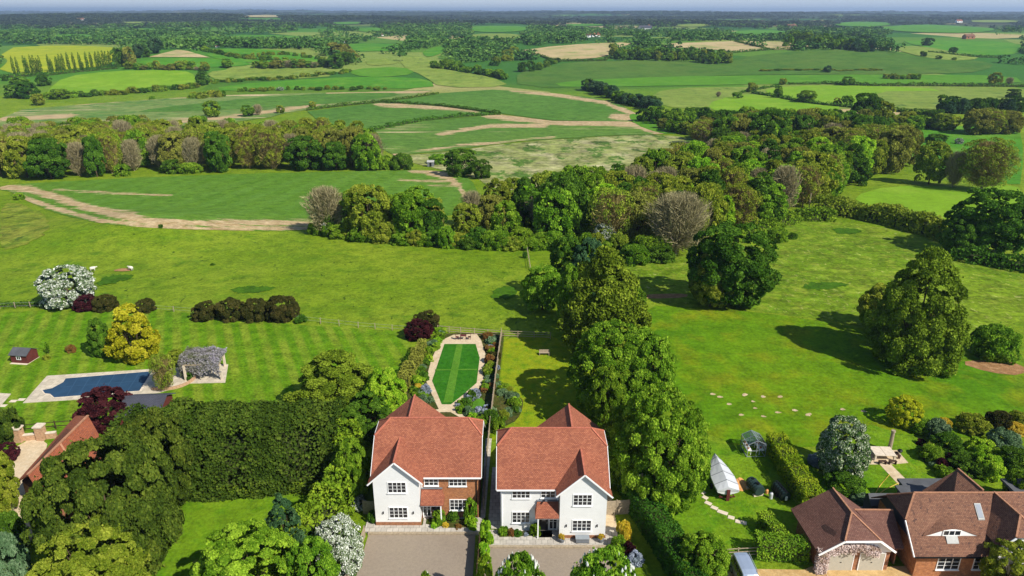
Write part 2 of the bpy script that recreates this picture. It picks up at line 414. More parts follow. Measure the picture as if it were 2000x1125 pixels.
def field(name, pix, mat, layer=1, rnd=2, strokes=(), fine=False, keep=False, lift=None, world=False, jag=0):
    pts = smooth_poly(list(pix), rnd) if rnd else list(pix)
    # subdivide long edges (in world space) and drape
    wp = []
    for i in range(len(pts)):
        a, b = pts[i], pts[(i + 1) % len(pts)]
        n = max(1, int(math.hypot(b[0] - a[0], b[1] - a[1]) / (1.2 if world else (3 if jag else 14))))
        for k in range(n): wp.append((a[0] + (b[0] - a[0]) * k / n, a[1] + (b[1] - a[1]) * k / n))
    rg = random.Random(len(wp))
    W2 = wp if world else [P(q[0], q[1])[:2] for q in wp]
    if jag: W2 = [(a + rg.uniform(-jag, jag), b + rg.uniform(-jag, jag)) for a, b in W2]
    FIELD_POLYS.append((W2, keep))
    A = np.array(W2); r = np.hypot(A[:, 0], A[:, 1]); th = np.arctan2(A[:, 0], A[:, 1])
    da = R(.30 if fine else .6); q = 1.010 if fine else 1.025
    if r.min() > 500: q = 1.02 if fine else 1.04
    tt = np.arange(th.min(), th.max(), da); rr = [r.min()]
    while rr[-1] < r.max(): rr.append(rr[-1] * q)
    T, RR = np.meshgrid(tt, np.array(rr)); X = (RR * np.sin(T)).ravel(); Y = (RR * np.cos(T)).ravel()
    ins = inside(A, X, Y); X, Y = X[ins], Y[ins]
    if len(X):
        md = np.full(len(X), 1e9)
        for (a, b) in W2: md = np.minimum(md, np.hypot(X - a, Y - b))
        ok = md > 0.25 * r.mean() * da; X, Y = X[ok], Y[ok]
    nb = len(W2)
    vin = [Vector(p) for p in W2] + [Vector((a, b)) for a, b in zip(X, Y)]
    res = geometry.delaunay_2d_cdt(vin, [(i, (i + 1) % nb) for i in range(nb)], [], 1, 1e-5)
    V = np.array([(p.x, p.y) for p in res[0]]); F = np.array([f for f in res[2] if len(f) == 3])
    dist = np.hypot(V[:, 0], V[:, 1])
    off = (0.012 * layer if lift is None else lift) + np.clip(dist - 120, 0, 1e9) * 0.00035 * (1 + .35 * layer)
    Z = TZ(V[:, 0], V[:, 1]) + off
    dep = V[:, 1] * CP + (CH - Z) * SP; u = 1000 + FPX * V[:, 0] / dep; v = 562.5 - FPX * (V[:, 1] * SP - (CH - Z) * CP) / dep
    soil = np.zeros(len(V))
    for st in strokes:
        wd = st[0]; amp = st[1]; kx = st[2]; pl = st[3:]
        for a, b in zip(pl[:-1], pl[1:]):
            soil = np.maximum(soil, amp * np.clip(1.25 - seg_d(u, v, a, b, kx) / wd, 0, 1))
    me = set_mesh(name, np.column_stack([V, Z]), F, mat, {'soil': soil}, smooth=True)
    # faces up
    bm = bmesh.new(); bm.from_mesh(me)
    for f in bm.faces:
        if f.normal.z < 0: f.normal_flip()
    bm.to_mesh(me); bm.free()
    return struct(link(name, me))

SOIL = (212, 188, 148)
G = {}
G['crop'] = grass_mat('young_crop', (92, 134, 36), (104, 142, 44), (80, 122, 32), s1=.02, s2=.4, fine=1.5, soil=SOIL, stripe=(.1, 9, .45, (106, 148, 58)), contrast=.3)
G['crop2'] = grass_mat('valley_crop', (84, 128, 46), (98, 138, 54), (74, 116, 40), s1=.012, s2=.2, fine=.6, soilsc=.07, soil=SOIL, streak=(.25, .012, .16, 1, 1.02), contrast=.3)
G['crop3'] = grass_mat('valley_crop_striped', (90, 130, 48), (108, 142, 56), (80, 118, 42), s1=.012, s2=.2, fine=.6, soilsc=.07, soil=SOIL, streak=(-.35, .008, .22, 1, .86), contrast=.3)
G['strip'] = grass_mat('pale_strip', (112, 140, 66), (136, 152, 86), (88, 130, 58), s1=.01, s2=.1, fine=.5, soilsc=.06, soil=SOIL, streak=(.15, .006, .09, 1, .84), contrast=.3)
G['marsh'] = grass_mat('rough_marsh', (164, 166, 104), (138, 150, 78), (190, 184, 136), s1=.02, s2=.09, fine=.35, tuft=(.11, .52), tuftc=(88, 122, 44), contrast=.6)
G['bright'] = grass_mat('bright_pasture', (128, 168, 36), (116, 160, 34), (140, 174, 48), s1=.008, s2=.05, fine=.7, contrast=.2)
G['yellow'] = grass_mat('yellow_rape', (168, 178, 30), (150, 168, 30), (182, 186, 36), s1=.008, s2=.05, fine=.6, contrast=.2)
G['hill'] = grass_mat('hill_pasture', (76, 118, 38), (92, 122, 46), (66, 108, 34), s1=.006, s2=.04, fine=.5, stripe=(1.1, 26, .2, (104, 124, 52)), contrast=.25)
G['green'] = grass_mat('green_pasture', (88, 146, 34), (74, 136, 32), (106, 152, 44), s1=.008, s2=.05, fine=.6, contrast=.25)
G['vivid'] = grass_mat('vivid_wheat', (92, 144, 34), (82, 136, 32), (100, 148, 40), s1=.008, s2=.05, fine=.6, contrast=.2)
G['olive'] = grass_mat('olive_pasture', (130, 150, 62), (142, 160, 70), (112, 140, 54), s1=.01, s2=.06, fine=.5, tuft=(.08, .6), tuftc=(86, 116, 48), contrast=.3)
G['tan'] = grass_mat('bare_tan_soil', (204, 182, 138), (188, 168, 118), (150, 158, 92), s1=.006, s2=.03, fine=.5, contrast=.2)
G['meadow'] = grass_mat('flower_meadow', (122, 148, 32), (104, 138, 24), (140, 158, 48), s1=.03, s2=.35, fine=1.2, tuft=(1.1, .60), tuftc=(172, 176, 96), contrast=.55)
G['paddock'] = grass_mat('right_paddock', (84, 132, 14), (108, 144, 16), (128, 142, 22), s1=.035, s2=.16, fine=1.6, contrast=.4)
G['lawn'] = grass_mat('striped_lawn', (96, 140, 18), (112, 148, 22), (88, 134, 16), s1=.05, s2=.5, fine=2.5, stripe=(-.42, 2.6, .62, (146, 160, 50)), contrast=.5)
G['lawn2'] = grass_mat('front_lawn', (106, 146, 24), (124, 154, 30), (90, 136, 20), s1=.08, s2=.5, fine=2.5, tuft=(.7, .66), tuftc=(158, 162, 70), contrast=.35)
G['croquet'] = grass_mat('fine_garden_lawn', (54, 118, 24), (64, 126, 30), (46, 108, 20), s1=.3, s2=1.5, fine=5, contrast=.25)
G['croqpale'] = grass_mat('rolled_lawn_stripe', (92, 144, 40), (100, 148, 46), (86, 140, 38), s1=.3, s2=1.5, fine=5, contrast=.25)
G['dry'] = grass_mat('dry_lawn', (136, 158, 24), (150, 160, 28), (112, 148, 22), s1=.15, s2=.8, fine=4, contrast=.3)
G['rough'] = grass_mat('rough_bank', (128, 146, 40), (150, 152, 62), (96, 124, 34), s1=.04, s2=.2, fine=1.0, tuft=(.3, .6), tuftc=(78, 102, 34), contrast=.5)
G['darkgreen'] = grass_mat('darker_green', (70, 112, 18), (76, 116, 20), (62, 102, 16), s1=.1, s2=.5, fine=1.8, contrast=.45)  # darker green tone for the patches on the open pasture
G['tarmac'] = grass_mat('driveway_aggregate', (164, 150, 132), (156, 142, 126), (160, 146, 130), s1=.12, s2=.5, fine=14, contrast=.14, bump=.2)
G['gravel'] = grass_mat('gravel', (214, 178, 122), (202, 164, 108), (224, 190, 136), s1=.2, s2=1.2, fine=12, contrast=.25, bump=.2)
G['palegravel'] = grass_mat('pale_gravel', (224, 202, 168), (212, 188, 152), (230, 210, 178), s1=.2, s2=1.2, fine=12, contrast=.2, bump=.2)
G['earth'] = grass_mat('bare_earth', (176, 132, 92), (160, 120, 80), (190, 150, 110), s1=.2, s2=.9, fine=6, contrast=.35)
G['sand'] = grass_mat('dry_sand', (216, 192, 152), (200, 176, 134), (224, 204, 168), s1=.2, s2=.9, fine=6, contrast=.3)
G['bed'] = grass_mat('planting_bed', (74, 82, 34), (96, 92, 48), (62, 84, 30), s1=.5, s2=1.5, fine=5, contrast=.5)
G['darkbed'] = grass_mat('dark_bed', (60, 72, 28), (48, 62, 24), (78, 80, 40), s1=.4, s2=1.5, fine=5, contrast=.5)  # darker tone of the bed colour

# far fields (painted back to front; each a thin sheet draped on the land)
field('field', [(0, 95), (105, 89), (222, 92), (240, 100), (215, 128), (150, 138), (0, 150)], G['yellow'], 1, 1)
field('field', [(92, 178), (125, 150), (220, 139), (330, 137), (375, 141), (385, 160), (360, 170), (200, 186), (95, 190)], G['bright'], 1, 1)
field('field', [(396, 142), (470, 134), (590, 132), (650, 143), (640, 152), (430, 160)], G['olive'], 1, 1)
field('field', [(262, 134), (280, 116), (360, 112), (470, 119), (500, 128), (400, 133)], G['green'], 1, 1)
field('field', [(290, 112), (345, 98), (362, 99), (410, 113), (355, 112)], G['tan'], 2, 0)
field('field', [(402, 112), (410, 95), (520, 96), (580, 104), (650, 118), (560, 130), (480, 122)], G['green'], 1, 1)
field('field', [(425, 168), (640, 152), (760, 150), (840, 155), (850, 174), (640, 172), (430, 180)], G['green'], 1, 1)
field('field', [(680, 136), (790, 130), (815, 145), (740, 152), (690, 148)], G['vivid'], 2, 1)
field('field', [(712, 118), (770, 113), (785, 124), (720, 130)], G['olive'], 2, 1)
field('field', [(650, 92), (700, 84), (800, 88), (790, 100), (670, 102)], G['green'], 1, 1)
field('field', [(790, 105), (830, 112), (860, 135), (960, 150), (1000, 170), (860, 172), (830, 150), (780, 128)], G['olive'], 2, 1)
field('field', [(824, 100), (870, 88), (874, 98), (850, 110), (830, 112)], G['green'], 2, 1)
field('field', [(0, 218), (180, 203), (400, 188), (560, 183), (760, 180), (860, 174), (800, 190), (690, 204), (560, 220), (520, 232), (250, 262), (0, 275)], G['strip'], 2, 1, fine=True,
      strokes=[(7, .9, 2, (0, 232), (60, 232), (140, 226)), (5, .9, 2, (150, 203), (300, 190), (420, 186)), (5, .9, 2, (330, 238), (420, 232), (540, 216), (620, 205)), (4, .9, 2, (640, 182), (700, 180), (840, 180))])
field('field', [(560, 186), (760, 181), (790, 186), (690, 200), (520, 212), (260, 222), (300, 212)], G['crop2'], 4, 1)
field('field', [(600, 218), (745, 201), (860, 208), (972, 223), (830, 236), (700, 262), (640, 252)], G['crop2'], 3, 0, fine=True,
      strokes=[(6, 1, 2.5, (740, 203), (850, 210), (930, 217)), (4, .9, 1.5, (690, 262), (740, 250))])
field('field', [(745, 200), (800, 192), (860, 183), (960, 176), (1060, 181), (1150, 190), (1210, 204), (1252, 228), (1230, 238), (1080, 236), (975, 222), (860, 207)], G['crop2'], 3, 0, fine=True,
      strokes=[(5, 1, 1.8, (1000, 176), (1090, 186), (1180, 200), (1240, 224)), (8, 1, 2, (1200, 228), (1250, 232))])
field('field', [(705, 262), (830, 237), (975, 224), (1080, 237), (1230, 238), (1300, 262), (1180, 266), (1010, 277), (860, 297), (770, 304), (735, 285)], G['crop3'], 3, 0, fine=True,
      strokes=[(8, 1.1, 2.5, (960, 226), (1060, 236), (1170, 239), (1250, 246)), (5, 1, 1.6, (1090, 240), (1240, 246), (1290, 262)), (5, .9, 3, (860, 262), (960, 245), (1060, 246)), (4, .8, 3, (760, 303), (900, 284), (1080, 268))])
field('field', [(1226, 226), (1240, 222), (1290, 238), (1330, 262), (1290, 262), (1240, 244)], G['vivid'], 4, 1)
field('field', [(760, 306), (870, 298), (1010, 278), (1180, 267), (1300, 262), (1390, 280), (1400, 320), (1360, 345), (1100, 370), (960, 372), (930, 345), (850, 330)], G['marsh'], 2, 1)
field('field', [(1010, 172), (1010, 140), (1080, 126), (1180, 118), (1420, 122), (1440, 112), (1600, 96), (1720, 99), (1800, 112), (1910, 118), (1950, 130), (1880, 146), (1480, 146), (1260, 152), (1240, 172)], G['hill'], 1, 1)
field('field', [(998, 102), (1100, 88), (1250, 82), (1190, 98), (1188, 112), (1090, 119), (1060, 110)], G['tan'], 2, 1)
field('field', [(1292, 86), (1430, 81), (1500, 96), (1420, 105), (1400, 98), (1300, 92)], G['tan'], 2, 0)
field('field', [(1445, 81), (1560, 83), (1625, 92), (1512, 98)], G['tan'], 2, 0)
field('field', [(1740, 92), (1800, 90), (1880, 106), (1920, 116), (1850, 120), (1770, 105)], G['olive'], 2, 1)
field('field', [(1760, 78), (2000, 82), (2000, 106), (1900, 110), (1780, 88)], G['green'], 1, 1)
field('field', [(1080, 160), (1300, 150), (1480, 148), (1720, 146), (1980, 148), (2000, 165), (1740, 164), (1500, 165), (1300, 168), (1100, 172)], G['vivid'], 2, 1,
      strokes=())
field('field', [(1260, 196), (1300, 172), (1470, 170), (1680, 168), (2000, 172), (2000, 215), (1500, 215), (1330, 214)], G['olive'], 1, 1)
field('field', [(1395, 195), (1480, 182), (1570, 200), (1660, 212), (1580, 222), (1440, 222), (1380, 214)], G['bright'], 3, 1)
field('field', [(1480, 180), (1540, 168), (1700, 168), (1860, 176), (1820, 206), (1670, 208), (1560, 196)], G['bright'], 3, 1)
field('field', [(1690, 180), (1860, 178), (1900, 190), (1880, 215), (1720, 212)], G['olive'], 4, 1)
field('field', [(1546, 226), (1640, 212), (1765, 216), (1750, 228), (1640, 232), (1560, 236)], G['tan'], 4, 1)
field('field', [(1700, 250), (1990, 245), (2000, 300), (1990, 380), (1750, 300)], G['green'], 2, 1)
# mid left crop
field('field', [(0, 364), (60, 358), (300, 346), (500, 339), (700, 335), (830, 332), (905, 340), (930, 362), (935, 400), (880, 425), (600, 452), (420, 450), (300, 446), (200, 438), (110, 418), (50, 392), (20, 374), (0, 372)],
      G['crop'], 2, 1, fine=True,
      strokes=[(9, 1.1, 1.6, (0, 364), (60, 370), (110, 385), (160, 402), (220, 418), (300, 432), (420, 436), (600, 436)), (6, 1.0, 2, (30, 380), (110, 408), (200, 432), (300, 443), (420, 446), (600, 446)),
               (4, .75, 3, (110, 371), (200, 376), (330, 382)), (5, .8, 3, (180, 405), (260, 415)), (9, 1.1, .7, (835, 335), (872, 345), (895, 362), (915, 392)), (5, .9, 1, (800, 334), (870, 338)), (4, .8, 1.5, (780, 352), (870, 354)), (4, .7, 2, (840, 362), (900, 365))])
field('field', [(0, 395), (40, 398), (90, 420), (98, 455), (40, 482), (0, 490)], G['rough'], 3, 1, jag=.6)
# right side meadows
field('field', [(1660, 385), (1740, 362), (1880, 366), (1985, 360), (2000, 385), (1960, 420), (1860, 440), (1700, 405)], G['bright'], 2, 1)
field('field', [(1215, 505), (1330, 505), (1450, 450), (1560, 428), (1700, 440), (1850, 470), (2000, 510), (2000, 660), (1700, 640), (1560, 618), (1400, 598), (1260, 588), (1200, 560)], G['meadow'], 2, 1)
field('field', [(1240, 596), (1400, 602), (1560, 620), (1700, 645), (1900, 690), (2000, 740), (2000, 870), (1850, 850), (1700, 850), (1560, 880), (1380, 860), (1330, 780), (1260, 680)], G['paddock'], 3, 1)
field('field', [(1240, 578), (1290, 574), (1345, 574), (1340, 582), (1262, 584)], G['earth'], 4, 1)
field('field', [(1870, 708), (1930, 702), (2000, 712), (2000, 735), (1930, 728)], G['earth'], 5, 1)
for q in ([(1385, 770), (1394, 767), (1400, 771), (1392, 774)], [(1398, 775), (1410, 773), (1414, 777), (1404, 779)], [(1448, 771), (1458, 767), (1462, 772), (1452, 777)], [(1485, 774), (1494, 772), (1496, 777), (1488, 779)],
          [(1517, 775), (1530, 772), (1528, 777), (1520, 779)], [(1570, 809), (1580, 806), (1588, 809), (1584, 814), (1572, 814)], [(1512, 806), (1522, 803), (1528, 807), (1516, 809)], [(1545, 801), (1556, 799), (1560, 804), (1550, 805)],
          [(1640, 799), (1650, 797), (1652, 802), (1642, 803)], [(1680, 803), (1690, 801), (1694, 806), (1684, 806)], [(1442, 810), (1452, 808), (1454, 812), (1444, 814)], [(1485, 813), (1494, 811), (1498, 816), (1488, 816)],
          [(1418, 789), (1428, 787), (1430, 791), (1421, 793)], [(1467, 784), (1472, 782), (1476, 786), (1469, 787)], [(1470, 798), (1477, 795), (1480, 799), (1472, 800)]):
    cq = (sum(a for a, b in q) / len(q), sum(b for a, b in q) / len(q)); field('bare_patch', [(cq[0] + (a - cq[0]) * .78, cq[1] + (b - cq[1]) * .78) for a, b in q], G['sand'], 6, 1, jag=.1)
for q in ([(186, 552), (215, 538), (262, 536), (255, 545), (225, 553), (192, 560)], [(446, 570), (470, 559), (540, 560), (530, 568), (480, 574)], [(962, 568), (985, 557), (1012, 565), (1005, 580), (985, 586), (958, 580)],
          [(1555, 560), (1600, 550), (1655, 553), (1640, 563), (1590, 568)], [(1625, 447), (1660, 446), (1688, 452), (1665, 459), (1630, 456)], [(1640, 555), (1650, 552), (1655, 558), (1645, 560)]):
    field('dark_green_patch', q, G['darkgreen'], 6, 1, jag=.55)  # ragged darker green sheets laid over the grass
for q, mt in (([(918, 56), (935, 51), (1030, 52), (1034, 60), (985, 64), (925, 63)], 'green'), ([(915, 72), (925, 67), (985, 66), (1030, 70), (1020, 76), (930, 78)], 'olive'), ([(430, 74), (470, 69), (560, 70), (620, 74), (560, 79), (450, 79)], 'green'), ([(1618, 49), (1660, 43), (1730, 44), (1745, 50), (1680, 54)], 'green'),
              ([(1700, 56), (1790, 48), (1880, 52), (1960, 58), (1900, 66), (1780, 64)], 'green'), ([(1415, 66), (1450, 60), (1530, 60), (1540, 68), (1450, 72)], 'green'), ([(220, 44), (300, 43), (310, 46), (240, 47)], 'olive'), ([(460, 34), (500, 30), (560, 31), (540, 35)], 'tan'), ([(690, 60), (730, 54), (760, 58), (720, 64)], 'green'),
              ([(1310, 50), (1370, 47), (1400, 51), (1340, 54)], 'olive'), ([(90, 70), (160, 67), (200, 72), (120, 75)], 'green'), ([(1100, 48), (1170, 47), (1180, 51), (1110, 52)], 'green'), ([(1895, 40), (1990, 41), (1985, 45), (1900, 45)], 'olive'), ([(640, 45), (700, 43), (720, 47), (660, 49)], 'green')):
    field('field', q, G[mt], 3, 1)
field('bare_patch', [(216, 530), (240, 524), (262, 526), (250, 531)], G['earth'], 5, 1)

# ------------------------------------------------------------------ gardens (ground sheets)
field('lawn', [(0, 612), (95, 606), (300, 604), (450, 622), (600, 636), (800, 648), (800, 690), (770, 760), (740, 830), (600, 900), (200, 900), (0, 900)], G['lawn'], 3, 0)
field('lawn', [(345, 978), (640, 962), (700, 940), (640, 1130), (260, 1135), (290, 1080)], G['lawn2'], 4, 0)
field('lawn', [(985, 662), (1075, 656), (1160, 700), (1190, 860), (960, 860), (975, 760)], G['dry'], 4, 0)
field('lawn', [(1200, 880), (1240, 800), (1400, 866), (1560, 885), (1640, 960), (1560, 1010), (1480, 1100), (1330, 1130), (1230, 1000)], G['lawn2'], 4, 0)
field('lawn', [(1610, 880), (1700, 830), (1800, 860), (1900, 960), (1760, 1000), (1620, 980)], G['lawn2'], 5, 0)

# ------------------------------------------------------------------ vegetation prototypes
def quads(c, n, u, sz, asp, rng):
    """leaf quads: centres c, normals n, size"""
    N = len(c); n = n / (np.linalg.norm(n, axis=1, keepdims=True) + 1e-9)
    t = np.cross(n, u); t /= (np.linalg.norm(t, axis=1, keepdims=True) + 1e-9); b = np.cross(n, t)
    s = sz * (0.6 + 0.8 * rng.rand(N))[:, None]; a = s * asp
    bend = n * s * .25
    V = np.stack([c - t * a - bend, c - b * s * .8 + bend * .3, c + t * a - bend, c + b * s * .8 + bend * .3], 1).reshape(-1, 3)
    F = np.arange(N * 4).reshape(N, 4); return V, F
def shape_radius(shape, z):
    if shape == 'dome': return np.sqrt(np.clip(1 - ((z - .50) / .52) ** 2, 0, 1))
    if shape == 'round': return np.sqrt(np.clip(1 - ((z - .45) / .56) ** 2, 0, 1))
    if shape == 'bush': return np.where(z < .3, .88 + .4 * z, np.sqrt(np.clip(1 - ((z - .3) / .71) ** 2, 0, 1)))
    if shape == 'fan': return np.where(z < .62, .25 + .75 * np.sqrt(np.clip(1 - ((.62 - z) / .55) ** 2, 0, 1)), np.sqrt(np.clip(1 - ((z - .62) / .40) ** 2, 0, 1)))
    if shape == 'cone': return np.clip((1 - z) ** .75, 0, 1) * np.where(z < .06, .75, 1)
    if shape == 'egg': return np.sqrt(np.clip(1 - ((z - .34) / .67) ** 2, 0, 1)) * .95 + .02
    if shape == 'tear': return np.where(z < .28, .8 + .7 * z, np.clip((1 - z) / .72, 0, 1) ** .62)
    if shape == 'column': return np.clip(1 - abs((z - .4) / .62) ** 3, 0, 1)
    return z * 0 + 1
def crown(shape, nl, lr, leaf, n, seed, asp=.8, spread=.5, low=0.0, droop=0, fill=.14, A=2.0, rv=.34, rmin=.5, lobt=.7):
    """lobed crown of radius 1 and height A, squeezed to height 1 at the end"""
    rng = np.random.RandomState(seed)
    z = low + (1 - low) * rng.rand(nl * 6) ** .85; rad = shape_radius(shape, z)
    keep = rng.rand(len(z)) < (rad * .9 + .15); z = z[keep][:nl]; rad = rad[keep][:nl]; nl = len(z)
    ang = np.arange(nl) * 2.399963 + rng.rand(nl) * .9
    ro = np.clip(rad - lr * .55, 0, 1) * (rmin + (1 - rmin) * rng.rand(nl) ** .45) * (1 + (rng.rand(nl) - .5) * rv)
    LR = lr * (.55 + .95 * rng.rand(nl) ** 1.4)
    L = np.column_stack([ro * np.cos(ang), ro * np.sin(ang), np.clip(z * A, LR * .6, A - LR * .85)]); tl = rng.rand(nl)
    wgt = LR ** 2 / np.sum(LR ** 2); idx = rng.choice(nl, int(n * 1.5), p=wgt)
    d = rng.randn(len(idx), 3); d /= np.linalg.norm(d, axis=1, keepdims=True)
    out = L[idx] * np.array([1, 1, 0]) + np.array([0, 0, 0]); out[:, 2] = (L[idx][:, 2] / A - .4) * 1.6
    out /= (np.linalg.norm(out, axis=1, keepdims=True) + 1e-6)
    d = d + out * .75 + np.array([0, 0, .45]); d /= np.linalg.norm(d, axis=1, keepdims=True)
    rr = LR[idx] * (1 - fill * rng.rand(len(idx)) ** 1.5 + .13 * rng.rand(len(idx)) ** 4)
    p = L[idx] + d * rr[:, None] * np.array([1, 1, .85])
    st = rng.rand(len(p)) < .05; p[st] += rng.randn(st.sum(), 3) * lr * .25
    # drop leaves well inside other lobes
    dmin = np.full(len(p), 9.)
    for k in range(nl):
        q = (p - L[k]) / np.array([1, 1, .85]); dd = np.linalg.norm(q, axis=1) / LR[k]; dd[idx == k] = 9; dmin = np.minimum(dmin, dd)
    ok = (dmin > .72) & (p[:, 2] > A * low * .6 + .005) & (p[:, 2] < A * 1.03); p, d, idx = p[ok][:n], d[ok][:n], idx[ok][:n]
    nn = d + rng.randn(len(p), 3) * spread; u = rng.randn(len(p), 3)
    if droop: u = u * .3 + np.array([0, 0, 1.]) * droop
    rx = np.percentile(np.hypot(p[:, 0], p[:, 1]), 96); zx = np.percentile(p[:, 2], 99.3); p[:, :2] /= rx; p[:, 2] *= A / zx
    V, F = quads(p, nn, u, leaf, asp, rng); V[:, 2] /= A
    tint = np.clip(.5 + (tl[idx] - .5) * lobt + (rng.rand(len(p)) - .5) * (1.4 - lobt), 0, 1)
    return V, F, tint, L
def twigs(shape, n, seed, wd=.006, ln=.3, low=.15, A=1.9):
    rng = np.random.RandomState(seed)
    z = low + (.97 - low) * rng.rand(n) ** .8; rad = shape_radius(shape, z); ang = rng.rand(n) * 6.283
    lob = .80 + .2 * np.sin(ang * 4 + seed) * np.sin(z * 8 + seed) + .12 * np.sin(ang * 9 + z * 15 + seed * 2) + .06 * rng.randn(n)
    ro = rad * (rng.rand(n) ** .4) * lob
    e = np.column_stack([ro * np.cos(ang), ro * np.sin(ang), z])
    core = np.column_stack([ro * .45 * np.cos(ang), ro * .45 * np.sin(ang), z * .72])
    e[:, 2] *= A; core[:, 2] *= A; d = e - core; d /= (np.linalg.norm(d, axis=1, keepdims=True) + 1e-6); d += rng.randn(n, 3) * .35
    l = ln * (.4 + .9 * rng.rand(n))[:, None]; a = e - d * l
    s = np.cross(d, rng.randn(n, 3)); s /= np.linalg.norm(s, axis=1, keepdims=True); s *= wd * (.6 + .9 * rng.rand(n))[:, None]
    V = np.stack([a - s, a + s, e + s * .3, e - s * .3], 1).reshape(-1, 3); V[:, 2] /= A
    return V, np.arange(n * 4).reshape(n, 4), rng.rand(n)
def trunk_mesh(name, mat, h0=.32, r=.045, limbs=9, seed=0, reach=.6, top=.82):
    rg = random.Random(seed); b = MB()
    b.tube([(0, 0, -.03), (0.01, 0, h0 * .5), (0, .02, h0), (.02, 0, top)], [r * 1.3, r, r * .8, r * .2], 7)
    for k in range(limbs):
        a = k * 2.4 + rg.random(); z0 = h0 * (.55 + .6 * rg.random()); rc = reach * (.7 + .5 * rg.random()); z1 = min(.9, z0 + .25 + .35 * rg.random())
        m_ = (rc * .45 * math.cos(a), rc * .45 * math.sin(a), z0 + (z1 - z0) * .45)
        e = (rc * math.cos(a), rc * math.sin(a), z1)
        b.tube([(0, 0, z0), m_, e], [r * .55, r * .35, r * .08], 5)
        for j in range(2):
            a2 = a + rg.uniform(-.7, .7)
            b.tube([m_, (m_[0] + .3 * rc * math.cos(a2), m_[1] + .3 * rc * math.sin(a2), m_[2] + .22)], [r * .25, r * .05], 4)
    o = b.build(name, mat); me = o.data; bpy.data.objects.remove(o); return me

L_ = {}
def lm(n, *a, **k): L_[n] = leaf_mat('leaves_' + n, *a, **k)
lm('green', (62, 94, 18), (90, 122, 28), (128, 156, 44))
lm('dark', (46, 74, 18), (62, 94, 24), (90, 122, 38))
lm('lime', (88, 130, 22), (118, 152, 34), (152, 176, 52), k=1.45)
lm('olive', (84, 102, 24), (112, 126, 36), (146, 154, 54), k=1.3)
lm('bronze', (98, 100, 44), (120, 124, 50), (142, 146, 62), k=1.2)
lm('blue', (48, 78, 46), (64, 96, 58), (90, 120, 78), k=1.05)
lm('conifer', (46, 62, 20), (66, 84, 26), (96, 110, 38), k=1.05, tr=.12)
lm('birch', (74, 94, 22), (98, 118, 30), (126, 144, 44))
lm('gold', (122, 132, 20), (176, 176, 34), (212, 208, 62), k=.95)
lm('purple', (46, 22, 28), (66, 30, 36), (88, 46, 50), k=1.0)
lm('rhodo', (46, 52, 22), (62, 64, 28), (84, 78, 40), k=1.0, tr=.08)
lm('white', (66, 92, 44), (142, 156, 118), (226, 228, 220), k=.95, tr=.15)
lm('blossom', (236, 236, 228), (244, 244, 240), (250, 250, 246), k=.85, tr=.15, jit=.05)
lm('twig', (118, 112, 80), (140, 130, 96), (166, 156, 118), k=1.0, tr=0, hue=.01)
lm('twigbrown', (116, 102, 62), (134, 120, 72), (146, 136, 78), k=1.1, tr=0, hue=.01)
lm('sage', (80, 108, 70), (104, 134, 92), (140, 164, 124), k=1.0)
lm('silver', (120, 134, 140), (158, 168, 182), (190, 198, 214), k=.9)
lm('rust', (110, 84, 44), (140, 92, 52), (118, 118, 60), k=1.0)
lm('floral', (58, 96, 34), (84, 120, 46), (206, 212, 184), k=1.0, tr=.2)
lm('flower', (214, 196, 60), (206, 170, 50), (230, 214, 90), k=.9)
lm('wisteria', (104, 112, 70), (138, 136, 122), (184, 178, 190), k=.8, tr=.2)
lm('wisteriapink', (128, 130, 80), (196, 172, 160), (228, 212, 204), k=.9, tr=.2)
lm('hedge', (70, 98, 22), (96, 124, 28), (128, 148, 40), tr=.12)
lm('hedgegold', (92, 118, 22), (124, 142, 28), (156, 162, 40), k=1.1, tr=.12)
lm('laurel', (36, 66, 18), (52, 88, 24), (78, 114, 38), k=1.1, tr=.15)
lm('yellowleaf', (130, 140, 20), (176, 182, 34), (206, 206, 56), k=1.1)
lm('far', (50, 84, 34), (72, 110, 46), (106, 138, 62), k=1.0, tr=0)
lm('fardark', (44, 58, 40), (62, 78, 52), (88, 102, 68), k=.8, tr=0)

